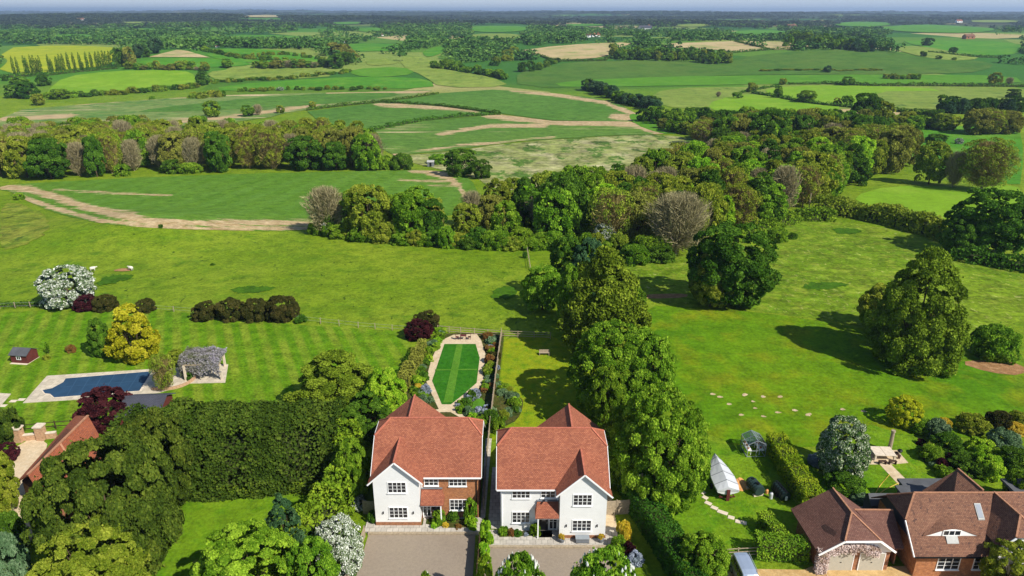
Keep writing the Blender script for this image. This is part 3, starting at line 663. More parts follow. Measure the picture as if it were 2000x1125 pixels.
PROTO = {}
KINDS = {   # name: (shape, leaf colour, params)
 'leafy':  dict(shape='dome', mat='green', low=.10, tr=.25),
 'dark':   dict(shape='dome', mat='dark', low=.05, tr=.25),
 'lime':   dict(shape='dome', mat='lime', low=.08, tr=.25),
 'olive':  dict(shape='dome', mat='olive', low=.10, tr=.3),
 'bronze': dict(shape='dome', mat='bronze', low=.12, tr=.3),
 'blue':   dict(shape='dome', mat='blue', low=.03, tr=.25),
 'round':  dict(shape='round', mat='green', low=.0, tr=.2),
 'bush':   dict(shape='bush', mat='green', low=.0, tr=0),
 'bushdark': dict(shape='bush', mat='dark', low=.0, tr=0),
 'bushlime': dict(shape='bush', mat='lime', low=.0, tr=0),
 'busholive': dict(shape='bush', mat='olive', low=.0, tr=0),
 'rhodo':  dict(shape='bush', mat='rhodo', low=.0, tr=0),
 'rhodopurple': dict(shape='bush', mat='purple', low=.0, tr=0),
 'sage':   dict(shape='bush', mat='sage', low=.0, tr=0),
 'silver': dict(shape='bush', mat='silver', low=.0, tr=0),
 'rust':   dict(shape='bush', mat='rust', low=.0, tr=0),
 'flower': dict(shape='bush', mat='flower', low=.0, tr=0),
 'white':  dict(shape='round', mat='white', low=.0, tr=.15),
 'floral': dict(shape='round', mat='floral', low=.0, tr=.15),
 'yellow': dict(shape='round', mat='yellowleaf', low=.0, tr=.15),
 'purple': dict(shape='round', mat='purple', low=.03, tr=.15),
 'gold':   dict(shape='tear', mat='gold', low=.0, tr=.05),
 'cone':   dict(shape='cone', mat='blue', low=.0, tr=.05),
 'conedark': dict(shape='egg', mat='dark', low=.0, tr=.05),
 'pine':   dict(shape='dome', mat='conifer', low=.0, tr=.2),
 'birch':  dict(shape='tear', mat='birch', low=.0, tr=.3, droop=1.5),
 'column': dict(shape='column', mat='dark', low=.0, tr=.05),
 'leafytall': dict(shape='egg', mat='green', low=.06, tr=.25),
 'olivetall': dict(shape='egg', mat='olive', low=.06, tr=.25),
 'darktall': dict(shape='tear', mat='dark', low=.04, tr=.25),
 'bare':   dict(shape='fan', mat='twig', twig=True),
 'barebrown': dict(shape='fan', mat='twigbrown', twig=True, bud='olive'),
}
def proto(kind, lod, var):
    key = (kind, lod, var)
    if key in PROTO: return PROTO[key]
    K = KINDS[kind]; seed = (hash(kind) % 1000 if False else sum(map(ord, kind))) * 7 + lod * 3 + var * 101
    nl, lr, leaf, n = [(34, .30, .11, 2800), (130, .19, .050, 14000), (240, .15, .034, 30000), (340, .125, .024, 60000)][lod]
    A = {'bush': 1.25, 'round': 1.8, 'cone': 2.3, 'egg': 2.1, 'tear': 2.1, 'column': 5.5}.get(K['shape'], 1.9)
    if K['shape'] == 'bush': n = int(n * .75); leaf *= 1.05
    if K['shape'] == 'cone': lr *= .55; n = int(n * .8)
    if K['shape'] == 'column': lr *= .9; nl *= 2; n = int(n * 1.4)
    if K['mat'] == 'conifer': A = 1.3
    cn = 'foliage' if K['shape'] == 'bush' else 'crown'
    if K.get('twig'):
        lod = min(lod, 2); n2 = [1300, 4000, 9500][lod]
        V, F, t = twigs(K['shape'], n2, seed, [.016, .0095, .006][lod], [.34, .28, .22][lod])
        mats = [L_[K['mat']]]
        me = set_mesh(cn, V, F, mats[0], face_attr={'tint': t})
        if K.get('bud'):
            V2, F2, t2, _ = crown(K['shape'], nl, lr, leaf * .7, int(n * .3), seed + 1, low=.15)
            V_ = np.vstack([V, V2]); F_ = np.vstack([F, F2 + len(V)]); tt = np.concatenate([t, t2])
            me = set_mesh(cn, V_, F_, mats[0], face_attr={'tint': tt}); me.materials.append(L_[K['bud']])
            mi = np.zeros(len(F_), np.int32); mi[len(F):] = 1; me.polygons.foreach_set('material_index', mi)
        tm = trunk_mesh('trunk', M['barkgrey'], .25, .035, 12, seed, .75, .9)
    else:
        asp = .8; kw = dict(spread=.75) if lod < 2 else {}
        if K['shape'] in ('tear', 'cone', 'egg', 'round'): kw.update(rv=.2, rmin=.66); nl = int(nl * 1.25); lr *= .85
        if K['mat'] in ('white', 'floral'): kw['lobt'] = .15
        if K.get('droop'): asp = .8; kw.update(droop=K['droop'] * .6, spread=1.0, fill=.5, rv=.5, rmin=.52); lr *= 1.3; nl = int(nl * .85); n = int(n * 1.15)
        V, F, t, _ = crown(K['shape'], nl, lr, leaf, n, seed, asp, low=K['low'], A=A, **kw)
        me = set_mesh(cn, V, F, L_[K['mat']], face_attr={'tint': t})
        tm = trunk_mesh('trunk', M['bark'], max(.12, K['low'] + .15), .04, 8, seed, .5, .75) if K['tr'] else None
    PROTO[key] = (me, tm); return PROTO[key]
TREES = []
rgv = random.Random(11)
NAMES = {'bush': 'shrub', 'rhodo': 'shrub', 'sage': 'shrub', 'silver': 'shrub', 'rust': 'shrub', 'flower': 'shrub'}
def put(kind, x, y, r, h, label, cat=None, group=None, z=None, name=None, lod=None, sxy=1.0, rz=None):
    K = KINDS[kind]; z = tz(x, y) if z is None else z
    d = depth(x, y, z); rp = r * FPX / d
    if lod is None: lod = 2 if rp > 52 else (1 if rp > 17 else 0)
    if lod == 2 and rp > 88: lod = 3
    var = rgv.randrange(3 if lod < 2 else 2)
    me, tm = proto(kind, lod, var)
    if name is None:
        name = 'shrub' if K['shape'] == 'bush' else {'twig': 'bare_tree', 'twigbrown': 'budding_tree', 'olive': 'ash_tree', 'bronze': 'ash_tree', 'purple': 'copper_tree', 'lime': 'maple_tree', 'pine': 'pine_tree', 'conifer': 'pine_tree'}.get(K['mat'], {'cone': 'conifer_tree', 'column': 'poplar_tree', 'gold': 'conifer_tree', 'white': 'hawthorn_tree', 'birch': 'birch_tree', 'dark': 'oak_tree', 'conedark': 'conifer_tree'}.get(kind, 'tree'))
    if cat is None: cat = 'shrub' if K['shape'] == 'bush' else 'tree'
    o = empty(name, (x, y, z - .05), label, cat, group, rgv.uniform(0, 6.28) if rz is None else rz, (r * sxy, r / sxy, h))
    link('foliage' if K['shape'] == 'bush' else 'crown', me, o)
    if tm: link('trunk', tm, o)
    TREES.append((x, y, r)); return o
def tree(kind, bx, by, wpx, top, label, back=None, **kw):
    """bx,by = visible foot, wpx = crown width, top = row of the crown's top, all as measured in the photograph"""
    x, y, z = P(bx, by); r = wpx / 2 * depth(x, y, z + .5 * max(0, topz(y, top) - z)) / FPX
    if back is None: back = .75 if KINDS[kind]['shape'] in ('bush', 'cone', 'egg', 'round') else .45
    k = 1 + back * r / math.hypot(x, y); x *= k; y *= k; z = tz(x, y); r *= k
    h = topz(y, top) - z; x = (bx - 1000) / FPX * depth(x, y, z + .5 * max(h, 0)); z = tz(x, y); h = topz(y, top) - z
    return put(kind, x, y, r, max(h * 1.0, .3), label, z=z, **kw)
def hedge(name, pts, wd, h, leaf, mat, label, dens=2.6, lump=.0, world=False, group=None, cat='hedge', zoff=0, bare=None):
    """one clipped or wild hedge along a polyline, built as a shell of leaves over a solid dark core"""
    rng = np.random.RandomState(int(abs(pts[0][0]) * 3 + abs(pts[0][1])) % 9999)
    W_ = [tuple(p[:2]) if world else P(p[0], p[1])[:2] for p in pts]
    base = W_[0]; bz = tz(*base) + zoff; Vs = []; Fs = []; T = []; off = 0; core = MB()
    for a, b in zip(W_[:-1], W_[1:]):
        L = math.hypot(b[0] - a[0], b[1] - a[1]); d = ((b[0] - a[0]) / L, (b[1] - a[1]) / L); s = (-d[1], d[0])
        area = L * (wd + 2 * h) + 2 * wd * h; n = int(dens * area / (leaf * leaf * 2))
        f = rng.rand(n) * (wd + 2 * h + 2 * wd * h / L)
        t = rng.rand(n) * (L + wd * .5) - wd * .25; u = np.zeros(n); z = np.zeros(n); nn = np.zeros((n, 3))
        top = f < wd; u[top] = f[top] - wd / 2; z[top] = h; nn[top] = (0, 0, 1)
        s1 = (f >= wd) & (f < wd + h); u[s1] = -wd / 2; z[s1] = f[s1] - wd; nn[s1] = (-s[0], -s[1], .2)
        s2 = (f >= wd + h) & (f < wd + 2 * h); u[s2] = wd / 2; z[s2] = f[s2] - wd - h; nn[s2] = (s[0], s[1], .2)
        e = f >= wd + 2 * h; m = e.sum(); t[e] = np.where(rng.rand(m) < .5, -.02 * L, L * 1.0); u[e] = (rng.rand(m) - .5) * wd; z[e] = rng.rand(m) * h
        nn[e] = np.column_stack([np.where(t[e] < L / 2, -d[0], d[0]), np.where(t[e] < L / 2, -d[1], d[1]), np.full(m, .2)])
        X = a[0] + d[0] * t; Y = a[1] + d[1] * t
        ln = vnoise(X / (lump or 1) / .9 + 7, Y / (lump or 1) / .9 + 3) if lump else .5 + 0 * X
        ln2 = vnoise(X / .8 + z / .7, Y / .8 + 9 + z / .9)
        rd = (ln - .5) * (lump * .55 if lump else 0) + (ln2 - .5) * .25 * min(1, h)
        z2 = np.maximum(z * (1 + (rd / max(h, .1)) * 1.0), .02); u2 = u * (1 + rd / wd * 1.3)
        if lump: sh = np.clip(z / h, 0, 1); u2 *= (1.1 - .45 * sh ** 2)
        jit = rng.randn(n, 3) * leaf * .45
        c = np.column_stack([X + s[0] * u2 - base[0], Y + s[1] * u2 - base[1], TZ(X, Y) + zoff - bz + z2]) + jit
        V, F = quads(c, nn + rng.randn(n, 3) * .6, rng.randn(n, 3), leaf, .8, rng)
        Vs.append(V); Fs.append(F + off); off += len(V); T.append(np.clip(.2 + .6 * ln2 + (rng.rand(n) - .5) * .5, 0, 1))
        q = .22 if lump else .42
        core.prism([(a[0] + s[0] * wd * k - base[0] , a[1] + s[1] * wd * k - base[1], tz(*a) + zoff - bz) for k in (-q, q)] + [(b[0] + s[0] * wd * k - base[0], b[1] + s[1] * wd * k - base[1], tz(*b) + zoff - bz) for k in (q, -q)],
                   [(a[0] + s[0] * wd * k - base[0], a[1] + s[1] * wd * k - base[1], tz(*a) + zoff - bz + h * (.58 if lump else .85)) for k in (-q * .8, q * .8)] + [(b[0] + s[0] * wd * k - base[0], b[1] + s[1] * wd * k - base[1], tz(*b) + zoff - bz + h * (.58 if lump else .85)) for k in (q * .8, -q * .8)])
    me = set_mesh('foliage', np.vstack(Vs), np.vstack(Fs), L_[mat], face_attr={'tint': np.concatenate(T)})
    o = empty(name, (base[0], base[1], bz), label, cat, group)
    link('foliage', me, o)
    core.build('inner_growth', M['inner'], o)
    return o
def fence_pr(pts, label, h=1.1, step=2.4, rails=3, mat='wood', name='fence', rw=.09, pw=.11, group=None, wire=False):
    W_ = [P(*p)[:2] for p in pts]; b0 = W_[0]; o = empty(name, (b0[0], b0[1], tz(*b0)), label, 'fence', group)
    pl = []
    for a, b in zip(W_[:-1], W_[1:]):
        L = math.hypot(b[0] - a[0], b[1] - a[1]); n = max(1, round(L / step))
        for k in range(n): pl.append((a[0] + (b[0] - a[0]) * k / n, a[1] + (b[1] - a[1]) * k / n))
    pl.append(W_[-1]); rg = random.Random(3)
    pm = MB().box(-pw / 2, pw / 2, -pw / 2, pw / 2, -.2, h).build('post', M[mat]).data
    bpy.data.objects.remove([q for q in bpy.data.objects if q.data is pm][0])
    for x, y in pl[:100]:
        q = link('post', pm, o, (x - b0[0], y - b0[1], tz(x, y) - tz(*b0))); q.rotation_euler = (rg.uniform(-.03, .03), rg.uniform(-.03, .03), 0)
    for r_ in range(rails):
        m = MB(); z = h * (r_ + .75) / rails
        for a, b in zip(pl[:-1], pl[1:]): m.bar((a[0], a[1], tz(*a) + z), (b[0], b[1], tz(*b) + z), .02 if wire else .04, .02 if wire else rw)
        m.build('wire' if wire else 'rail', M['metal' if wire else mat], o, world=True)
    return o
def fence_board(pts, label, h=1.8, mat='wood', name='fence', group=None, z0=0):
    """close-boarded panels between posts; pts are world points"""
    b0 = pts[0]; o = empty(name, (b0[0], b0[1], z0), label, 'fence', group)
    for a, b in zip(pts[:-1], pts[1:]):
        L = math.hypot(b[0] - a[0], b[1] - a[1]); n = max(1, round(L / 1.85)); d = ((b[0] - a[0]) / L, (b[1] - a[1]) / L)
        for k in range(n):
            p = (a[0] + (b[0] - a[0]) * k / n, a[1] + (b[1] - a[1]) * k / n); q = (a[0] + (b[0] - a[0]) * (k + 1) / n, a[1] + (b[1] - a[1]) * (k + 1) / n)
            m = MB().bar((p[0], p[1], z0 + h / 2), (q[0], q[1], z0 + h / 2), .04, h)
            m.build('panel', M[mat], o, world=True)
            MB().bar((p[0], p[1], z0 - .2), (p[0], p[1], z0 + h + .08), .12).build('post', M[mat], o, world=True)
            if k == n - 1 and b == pts[-1]: MB().bar((q[0], q[1], z0 - .2), (q[0], q[1], z0 + h + .08), .12).build('post', M[mat], o, world=True)
    return o
#PART2
# ------------------------------------------------------------------ buildings
def window(par, X, l0, l1, z0, z1, y, cols=4, rows=3, mat='trim', sill=True, label=None):
    """front-facing casement window in world coordinates, outward = -y"""
    a, b = sorted((X(l0), X(l1))); pane = MB().box(a, b, y - .02, y + .02, z0, z1).build('window', M['glass'], par, world=True, label=label)
    m = MB(); t = .07
    m.box(a - t, a, y - .06, y + .03, z0 - t, z1 + t).box(b, b + t, y - .06, y + .03, z0 - t, z1 + t)
    m.box(a, b, y - .06, y + .03, z1, z1 + t).box(a, b, y - .06, y + .03, z0 - t, z0)
    for k in range(1, cols): q = a + (b - a) * k / cols; m.box(q - .032, q + .032, y - .045, y - .021, z0, z1)
    for k in range(1, rows): q = z0 + (z1 - z0) * k / rows; m.box(a, b, y - .036, y - .022, q - .016, q + .016)
    fr = m.build('frame', M[mat], pane, label=None); fr.location = (0, 0, 0)
    lx, ly, lz = par.location
    fr.data.transform(Matrix.Translation((-lx, -ly, -lz)))
    if sill:
        s = MB().box(a - .12, b + .12, y - .14, y + .02, z0 - t - .07, z0 - t - .003).build('sill', M[mat], pane); s.data.transform(Matrix.Translation((-lx, -ly, -lz)))
    return pane
def house(x0, yf, s, label, brick):
    X = lambda l: x0 + s * l; Y = lambda v: yf + v; o = empty('house', (X(5.3), Y(1.25), 0), label, 'house')
    wm = M['brick'] if brick else M['white']
    def prof(l, pr): return [(X(l), Y(a), b) for a, b in pr]
    pr = [(1.25, 0), (1.25, 5.6), (4.3, 8.2), (7.1, 8.2), (10.15, 5.6), (10.15, 0)]
    MB().prism(prof(.02, pr), prof(10.6, pr)).build('wall', wm, o, world=True, label='orange brick wall of the main block' if brick else None)
    pent = [(0, .52), (4.65, .52), (4.65, 5.62), (2.33, 7.75), (0, 5.62)]
    MB().prism([(X(a), Y(0), b) for a, b in pent], [(X(a), Y(1.25), b) for a, b in pent]).build('gable_wall', M['white'], o, world=True)
    MB().prism([(X(-.02), Y(-.03), 0), (X(4.67), Y(-.03), 0), (X(4.67), Y(-.03), .518), (X(-.02), Y(-.03), .518)], [(X(-.02), Y(1.24), 0), (X(4.67), Y(1.24), 0), (X(4.67), Y(1.24), .518), (X(-.02), Y(1.24), .518)]).build('plinth', M['brick2'], o, world=True)
    MB().box(X(.2), X(6.6), Y(10.15), Y(10.35), 0, 6.5).build('rear_wall', wm, o, world=True)
    T = lambda pts: [(X(a), Y(b), c) for a, b, c in pts]
    rf = MB()
    rf.slab(T([(-.35, .85, 5.45), (10.95, .85, 5.45), (10.95, 4.26, 8.3), (9.5, 5.7, 9.5), (1.15, 5.7, 9.5), (-.35, 4.26, 8.3)]), .12)
    rf.slab(T([(-.35, 10.55, 5.45), (10.95, 10.55, 5.45), (10.95, 7.14, 8.3), (9.5, 5.7, 9.5), (1.15, 5.7, 9.5), (-.35, 7.14, 8.3)]), .12)
    rf.slab(T([(-.38, 4.2, 8.27), (-.38, 7.2, 8.27), (1.15, 5.7, 9.51)]), .1); rf.slab(T([(10.98, 4.2, 8.27), (10.98, 7.2, 8.27), (9.5, 5.7, 9.51)]), .1)
    roof = rf.build('roof', M['tile'], o, world=True)
    g = MB(); g.slab(T([(2.33, -.3, 8.08), (2.33, 4.0, 8.08), (1.0, 2.5, 6.84), (-.38, .95, 5.54), (-.5, .5, 5.42), (-.5, -.3, 5.42)]), .12)
    g.slab(T([(2.33, -.3, 8.08), (2.33, 4.0, 8.08), (3.66, 2.5, 6.84), (5.04, .95, 5.54), (5.04, -.3, 5.54)]), .12)
    g.build('gable_roof', M['tile'], o, world=True)
    rw = MB(); rw.slab(T([(3.14, 5.7, 9.53), (3.14, 10.5, 9.53), (-.32, 10.5, 6.62), (-.32, 9.15, 6.62)]), .1)
    rw.slab(T([(3.14, 5.7, 9.53), (3.14, 10.5, 9.53), (6.6, 10.5, 6.62), (6.6, 9.15, 6.62)]), .1)
    rw.build('rear_roof', M['tile'], o, world=True)
    rd = MB()
    for a, b in (((1.1, 5.7, 9.52), (9.55, 5.7, 9.52)), ((1.15, 5.7, 9.52), (-.36, 4.24, 8.3)), ((9.5, 5.7, 9.52), (10.96, 4.24, 8.3)), ((1.15, 5.7, 9.52), (-.36, 7.16, 8.3)), ((9.5, 5.7, 9.52), (10.96, 7.16, 8.3)), ((3.14, 5.9, 9.56), (3.14, 10.5, 9.56)), ((2.33, -.32, 8.1), (2.33, 4.0, 8.1))):
        rd.bar(T([a])[0], T([b])[0], .17, .1)
    rd.build('ridge_tiles', M['ridge'], o, world=True)
    # barge boards, fascia, gutters, pipes
    bb = MB()
    for a, b in (((2.33, -.34, 7.98), (-.52, -.34, 5.32)), ((2.33, -.34, 7.98), (5.08, -.34, 5.42)), ((-.4, .85, 5.33), (-.4, 4.26, 8.2)), ((11.0, .85, 5.33), (11.0, 4.26, 8.2)), ((-.42, 4.2, 8.17), (-.42, 7.2, 8.17)), ((11.02, 4.2, 8.17), (11.02, 7.2, 8.17)), ((-.4, 10.5, 5.33), (-.4, 7.16, 8.2)), ((11.0, 10.5, 5.33), (11.0, 7.16, 8.2))):
        MB().bar(T([a])[0], T([b])[0], .05, .15).build('barge_board', M['trim'], o, world=True)
    MB().bar(T([(5.05, .8, 5.36)])[0], T([(10.95, .8, 5.36)])[0], .12, .12).build('gutter', M['trim'], o, world=True)
    MB().tube(T([(10.45, 1.16, .1), (10.45, 1.16, 5.2), (10.45, .85, 5.4)]), .045, 8).build('downpipe', M['black' if brick else 'trim'], o, world=True)
    MB().tube(T([(4.78, 1.16, .1), (4.78, 1.16, 5.1), (4.78, .85, 5.35)]), .045, 8).build('downpipe', M['trim'], o, world=True)
    window(o, X, 1.55, 3.3, 4.25, 5.45, Y(0)); window(o, X, 1.5, 3.3, 1.1, 2.35, Y(0))
    window(o, X, 5.1, 6.45, 4.2, 5.3, Y(1.25), 3); window(o, X, 7.65, 9.35, 4.15, 5.3, Y(1.25)); window(o, X, 7.65, 9.35, 1.1, 2.35, Y(1.25))
    # door, side light, porch
    a, b = sorted((X(5.72), X(6.62)))
    d = MB().box(a, b, Y(1.17), Y(1.249), .12, 2.12).build('door', M['black'], o, world=True)
    h = MB().box(X(5.82) - .02, X(5.82) + .02, Y(1.11), Y(1.168), 1.0, 1.2).build('handle', M['metal'], d); h.data.transform(Matrix.Translation([-q for q in o.location]))
    MB().box(a + .25, b - .25, Y(1.15), Y(1.168), 1.3, 1.75).build('door_pane', M['glass'], o, world=True)
    window(o, X, 4.85, 5.55, .3, 2.1, Y(1.25), 2, 2, sill=False)
    p = MB(); p.slab(T([(4.72, -.15, 2.75), (7.1, -.15, 2.75), (6.85, 1.2, 3.85), (4.72, 1.2, 3.85)]), .1).slab(T([(7.1, -.15, 2.74), (7.1, 1.2, 2.74), (6.85, 1.2, 3.84)]), .08)
    p.build('porch_roof', M['tile'], o, world=True)
    MB().box(X(4.7), X(6.9), Y(1.02), Y(1.24), 3.86, 3.92).build('lead_flashing', M['lead'], o, world=True)
    MB().box(X(6.8) - .06, X(6.8) + .06, Y(-.08), Y(.04), .1, 2.66).build('porch_post', M['trim'], o, world=True)
    MB().bar(T([(4.75, -.02, 2.6)])[0], T([(6.9, -.02, 2.6)])[0], .1, .14).build('porch_beam', M['trim'], o, world=True)
    MB().box(X(5.3), X(6.7), Y(.1), Y(1.15), .0, .14).build('doorstep', M['brick2'], o, world=True)
    for l in (.85, 3.95):
        MB().box(X(l) - .05, X(l) + .05, Y(-.14), Y(-.01), 1.62, 1.86).build('wall_lamp', M['black'], o, world=True)
    return o
house(-14.12, 59.85, 1, 'left twin house with red tiled roof, white boarded gable and orange brick front wall', True)
house(9.42, 57.87, -1, 'right twin house with red tiled roof and white boarded front all the way across', False)

def wsheet(name, pts, mat, z0, z1): return struct(MB().ext(pts, z0, z1).build(name, mat))
# drives and terraces
wsheet('driveway', [(-14.7, 58.5), (-3.75, 58.5), (-3.6, 20), (-15.2, 20)], G['tarmac'], -.1, .03)
wsheet('driveway', [(-2.6, 56.5), (9.5, 56.5), (9.9, 20), (-2.9, 20)], G['tarmac'], -.1, .03)
wsheet('terrace', [(-15.2, 58.8), (-3.0, 58.8), (-3.0, 61.05), (-9.3, 61.05), (-9.3, 59.8), (-14.2, 59.8), (-15.2, 61.5)], M['pave'], -.1, .14)
wsheet('terrace', [(-2.6, 56.85), (10.8, 56.85), (10.8, 59.5), (9.5, 59.5), (9.5, 57.85), (4.75, 57.85), (4.75, 59.1), (-2.6, 59.1)], M['pave'], -.1, .14)
wsheet('side_path', [(-3.35, 61.1), (-2.85, 61.1), (-2.55, 76), (-3.3, 76)], M['pave'], -.1, .06)
wsheet('side_path', [(9.6, 59.6), (10.9, 59.6), (11.0, 68), (9.6, 68)], G['palegravel'], -.1, .05)
wsheet('side_path', [(-2.5, 59.4), (-1.2, 59.4), (-1.2, 70), (-2.3, 70)], M['pave'], -.1, .05)
for pts, lab in (([(-14.75, 58.75), (-3.4, 58.75)], 'timber sleeper edging across the left driveway below the brick house'), ([(-2.6, 56.8), (9.6, 56.8)], 'timber sleeper edging across the right driveway below the white house')):
    m = MB(); 
    o = tag(MB().box(pts[0][0], pts[1][0], pts[0][1] - .3, pts[0][1], -.05, .2).build('sleeper_edging', M['wood'], loc=None), lab, 'edging')

# plots beside the drives
field('planting_bed', [(-4.0, 60.8), (-9.0, 60.8), (-9.0, 60.0), (-6.5, 59.4), (-3.6, 59.5)], G['bed'], 1, 0, world=True, lift=.15)
field('planting_bed', [(-1.3, 58.9), (2.4, 58.9), (2.4, 58.2), (-1.3, 58.0)], G['bed'], 1, 0, world=True, lift=.15)

# fences around the twin houses
fence_board([(-1.75, 106.0), (-2.35, 92), (-2.75, 80.5), (-3.0, 72.0), (-3.05, 62.5)], 'long close boarded fence running down the middle between the two back gardens', 1.45)
fence_board([(-3.2, 58.2), (-3.45, 40)], 'boarded fence between the two front driveways', 1.5, mat='darkwood')
fence_board([(-15.0, 58.2), (-15.6, 48)], 'weathered board fence at the left edge of the left driveway', 1.3)
fence_board([(9.6, 61.5), (12.6, 61.8)], 'short board fence closing the gap right of the white house', 1.8)
fence_board([(-14.3, 61.6), (-15.8, 61.8)], 'short board fence closing the gap left of the brick house', 1.7)

# garage block with wisteria
def garage():
    o = empty('garage', (32.5, 56.5, 0), 'brown tiled double garage with pale doors and flowering wisteria over its front', 'garage')
    r = MB()
    r.slab([(28.75, 52.9, 2.55), (28.5, 59.4, 2.55), (32.1, 58.9, 5.5), (32.35, 55.16, 5.5), (30.95, 52.85, 4.15)], .12)
    r.slab([(32.35, 55.16, 5.5), (32.1, 58.9, 5.5), (35.9, 59.2, 2.55), (36.2, 53.3, 2.5), (34.3, 52.95, 4.08)], .12)
    r.slab([(30.93, 52.82, 4.15), (34.32, 52.93, 4.08), (32.35, 55.16, 5.52)], .11)
    r.build('roof', M['tile2'], o, world=True)
    MB().slab([(33.5, 56.65, 4.63), (37.15, 56.6, 4.63), (37.2, 53.75, 2.47), (36.1, 53.7, 2.47)], .1).slab([(33.5, 56.65, 4.63), (37.15, 56.6, 4.63), (37.1, 59.3, 2.5), (35.7, 59.3, 2.5)], .1).build('side_roof', M['tile2'], o, world=True)
    rd = MB()
    for a, b in (((32.35, 55.16, 5.53), (32.1, 58.9, 5.53)), ((32.35, 55.16, 5.53), (30.94, 52.84, 4.18)), ((32.35, 55.16, 5.53), (34.32, 52.94, 4.11)), ((33.4, 56.65, 4.66), (37.15, 56.6, 4.66))): rd.bar(a, b, .15, .09)
    rd.build('ridge_tiles', M['ridge2'], o, world=True)
    f = [(29.2, 0), (35.9, 0), (35.9, 2.45), (34.1, 3.85), (31.1, 3.95), (29.2, 2.5)]
    MB().prism([(x, 53.6, z) for x, z in f], [(x, 58.9, z) for x, z in f]).build('wall', M['brick2'], o, world=True)
    g_ = [(29.2, 2.25), (35.9, 2.25), (35.9, 2.42), (34.1, 3.82), (31.1, 3.92), (29.2, 2.48)]
    MB().prism([(x, 53.5, z) for x, z in g_], [(x, 53.597, z) for x, z in g_]).build('gable_panel', M['white'], o, world=True)
    b = MB()
    for a, c in (((28.75, 52.86, 2.45), (30.95, 52.8, 4.06)), ((36.2, 53.26, 2.4), (34.3, 52.9, 4.0)), ((30.95, 52.8, 4.04), (34.3, 52.9, 3.98))): b.bar(a, c, .06, .2)
    b.build('barge_board', M['trim'], o, world=True)
    for x0, x1 in ((30.2, 32.45), (33.1, 35.4)):
        d = MB().box(x0, x1, 53.52, 53.597, 0.03, 2.08)
        d = d.build('garage_door', plain('door_cream', (188, 182, 166), .5, var=.06), o, world=True)
        h = MB().box((x0 + x1) / 2 - .06, (x0 + x1) / 2 + .06, 53.46, 53.518, 1.0, 1.05).build('handle', M['black'], d); h.data.transform(Matrix.Translation((-32.5, -56.5, 0)))
        t = MB().box(x0 - .07, x0, 53.5, 53.597, .03, 2.15).box(x1, x1 + .07, 53.5, 53.597, .03, 2.15).box(x0, x1, 53.5, 53.597, 2.08, 2.15).build('door_frame', M['trim'], o, world=True)
    MB().box(36.0, 36.2, 54.4, 58.8, 0, 2.4).box(36.9, 37.05, 54.4, 58.8, 0, 2.4).box(36.2, 36.9, 57, 57.2, 0, 2.4).build('passage_wall', M['brick2'], o, world=True)
    # wisteria
    rng = np.random.RandomState(4); n = 5200
    t = rng.rand(n); x = 29.0 + t * 5.6; zc = 2.75 + .65 * np.sin(t * 3.0) ; z = zc - rng.rand(n) ** 1.3 * (.55 + .5 * (vnoise(x * 3, x * 0 + 2)))
    left = rng.rand(n) < .34; x = np.where(left, 28.8 + rng.rand(n) * 1.1, x); z = np.where(left, rng.rand(n) * 2.8, z)
    y = 53.4 - rng.rand(n) * (.5 - .25 * np.clip(z - 2.5, 0, 1)); c = np.column_stack([x, y, z]) - np.array([32.5, 56.5, 0])
    c += rng.randn(n, 3) * .05
    V, F = quads(c, np.tile((0, -1., .6), (n, 1)) + rng.randn(n, 3) * .7, rng.randn(n, 3), .085, .8, rng)
    wo = link('wisteria', set_mesh('wisteria', V, F, L_['wisteriapink'], face_attr={'tint': np.clip(.25 + .75 * vnoise(x * 2.4, z * 2.4) + .3 * (rng.rand(n) - .3), 0, 1)}), None)
    wo.location = (32.5, 56.5, 0); tag(wo, 'pink and cream flowering wisteria climbing over the garage doors', 'climber')
    b = MB(); b.tube([(29.1, 53.35, 0), (29.2, 53.3, 1.4), (29.6, 53.4, 2.5), (31.8, 53.42, 2.7), (34.3, 53.42, 2.5)], [.07, .06, .05, .04, .02], 6); so = b.build('stem', M['bark'], wo); so.data.transform(Matrix.Translation((-32.5, -56.5, 0)))
garage()

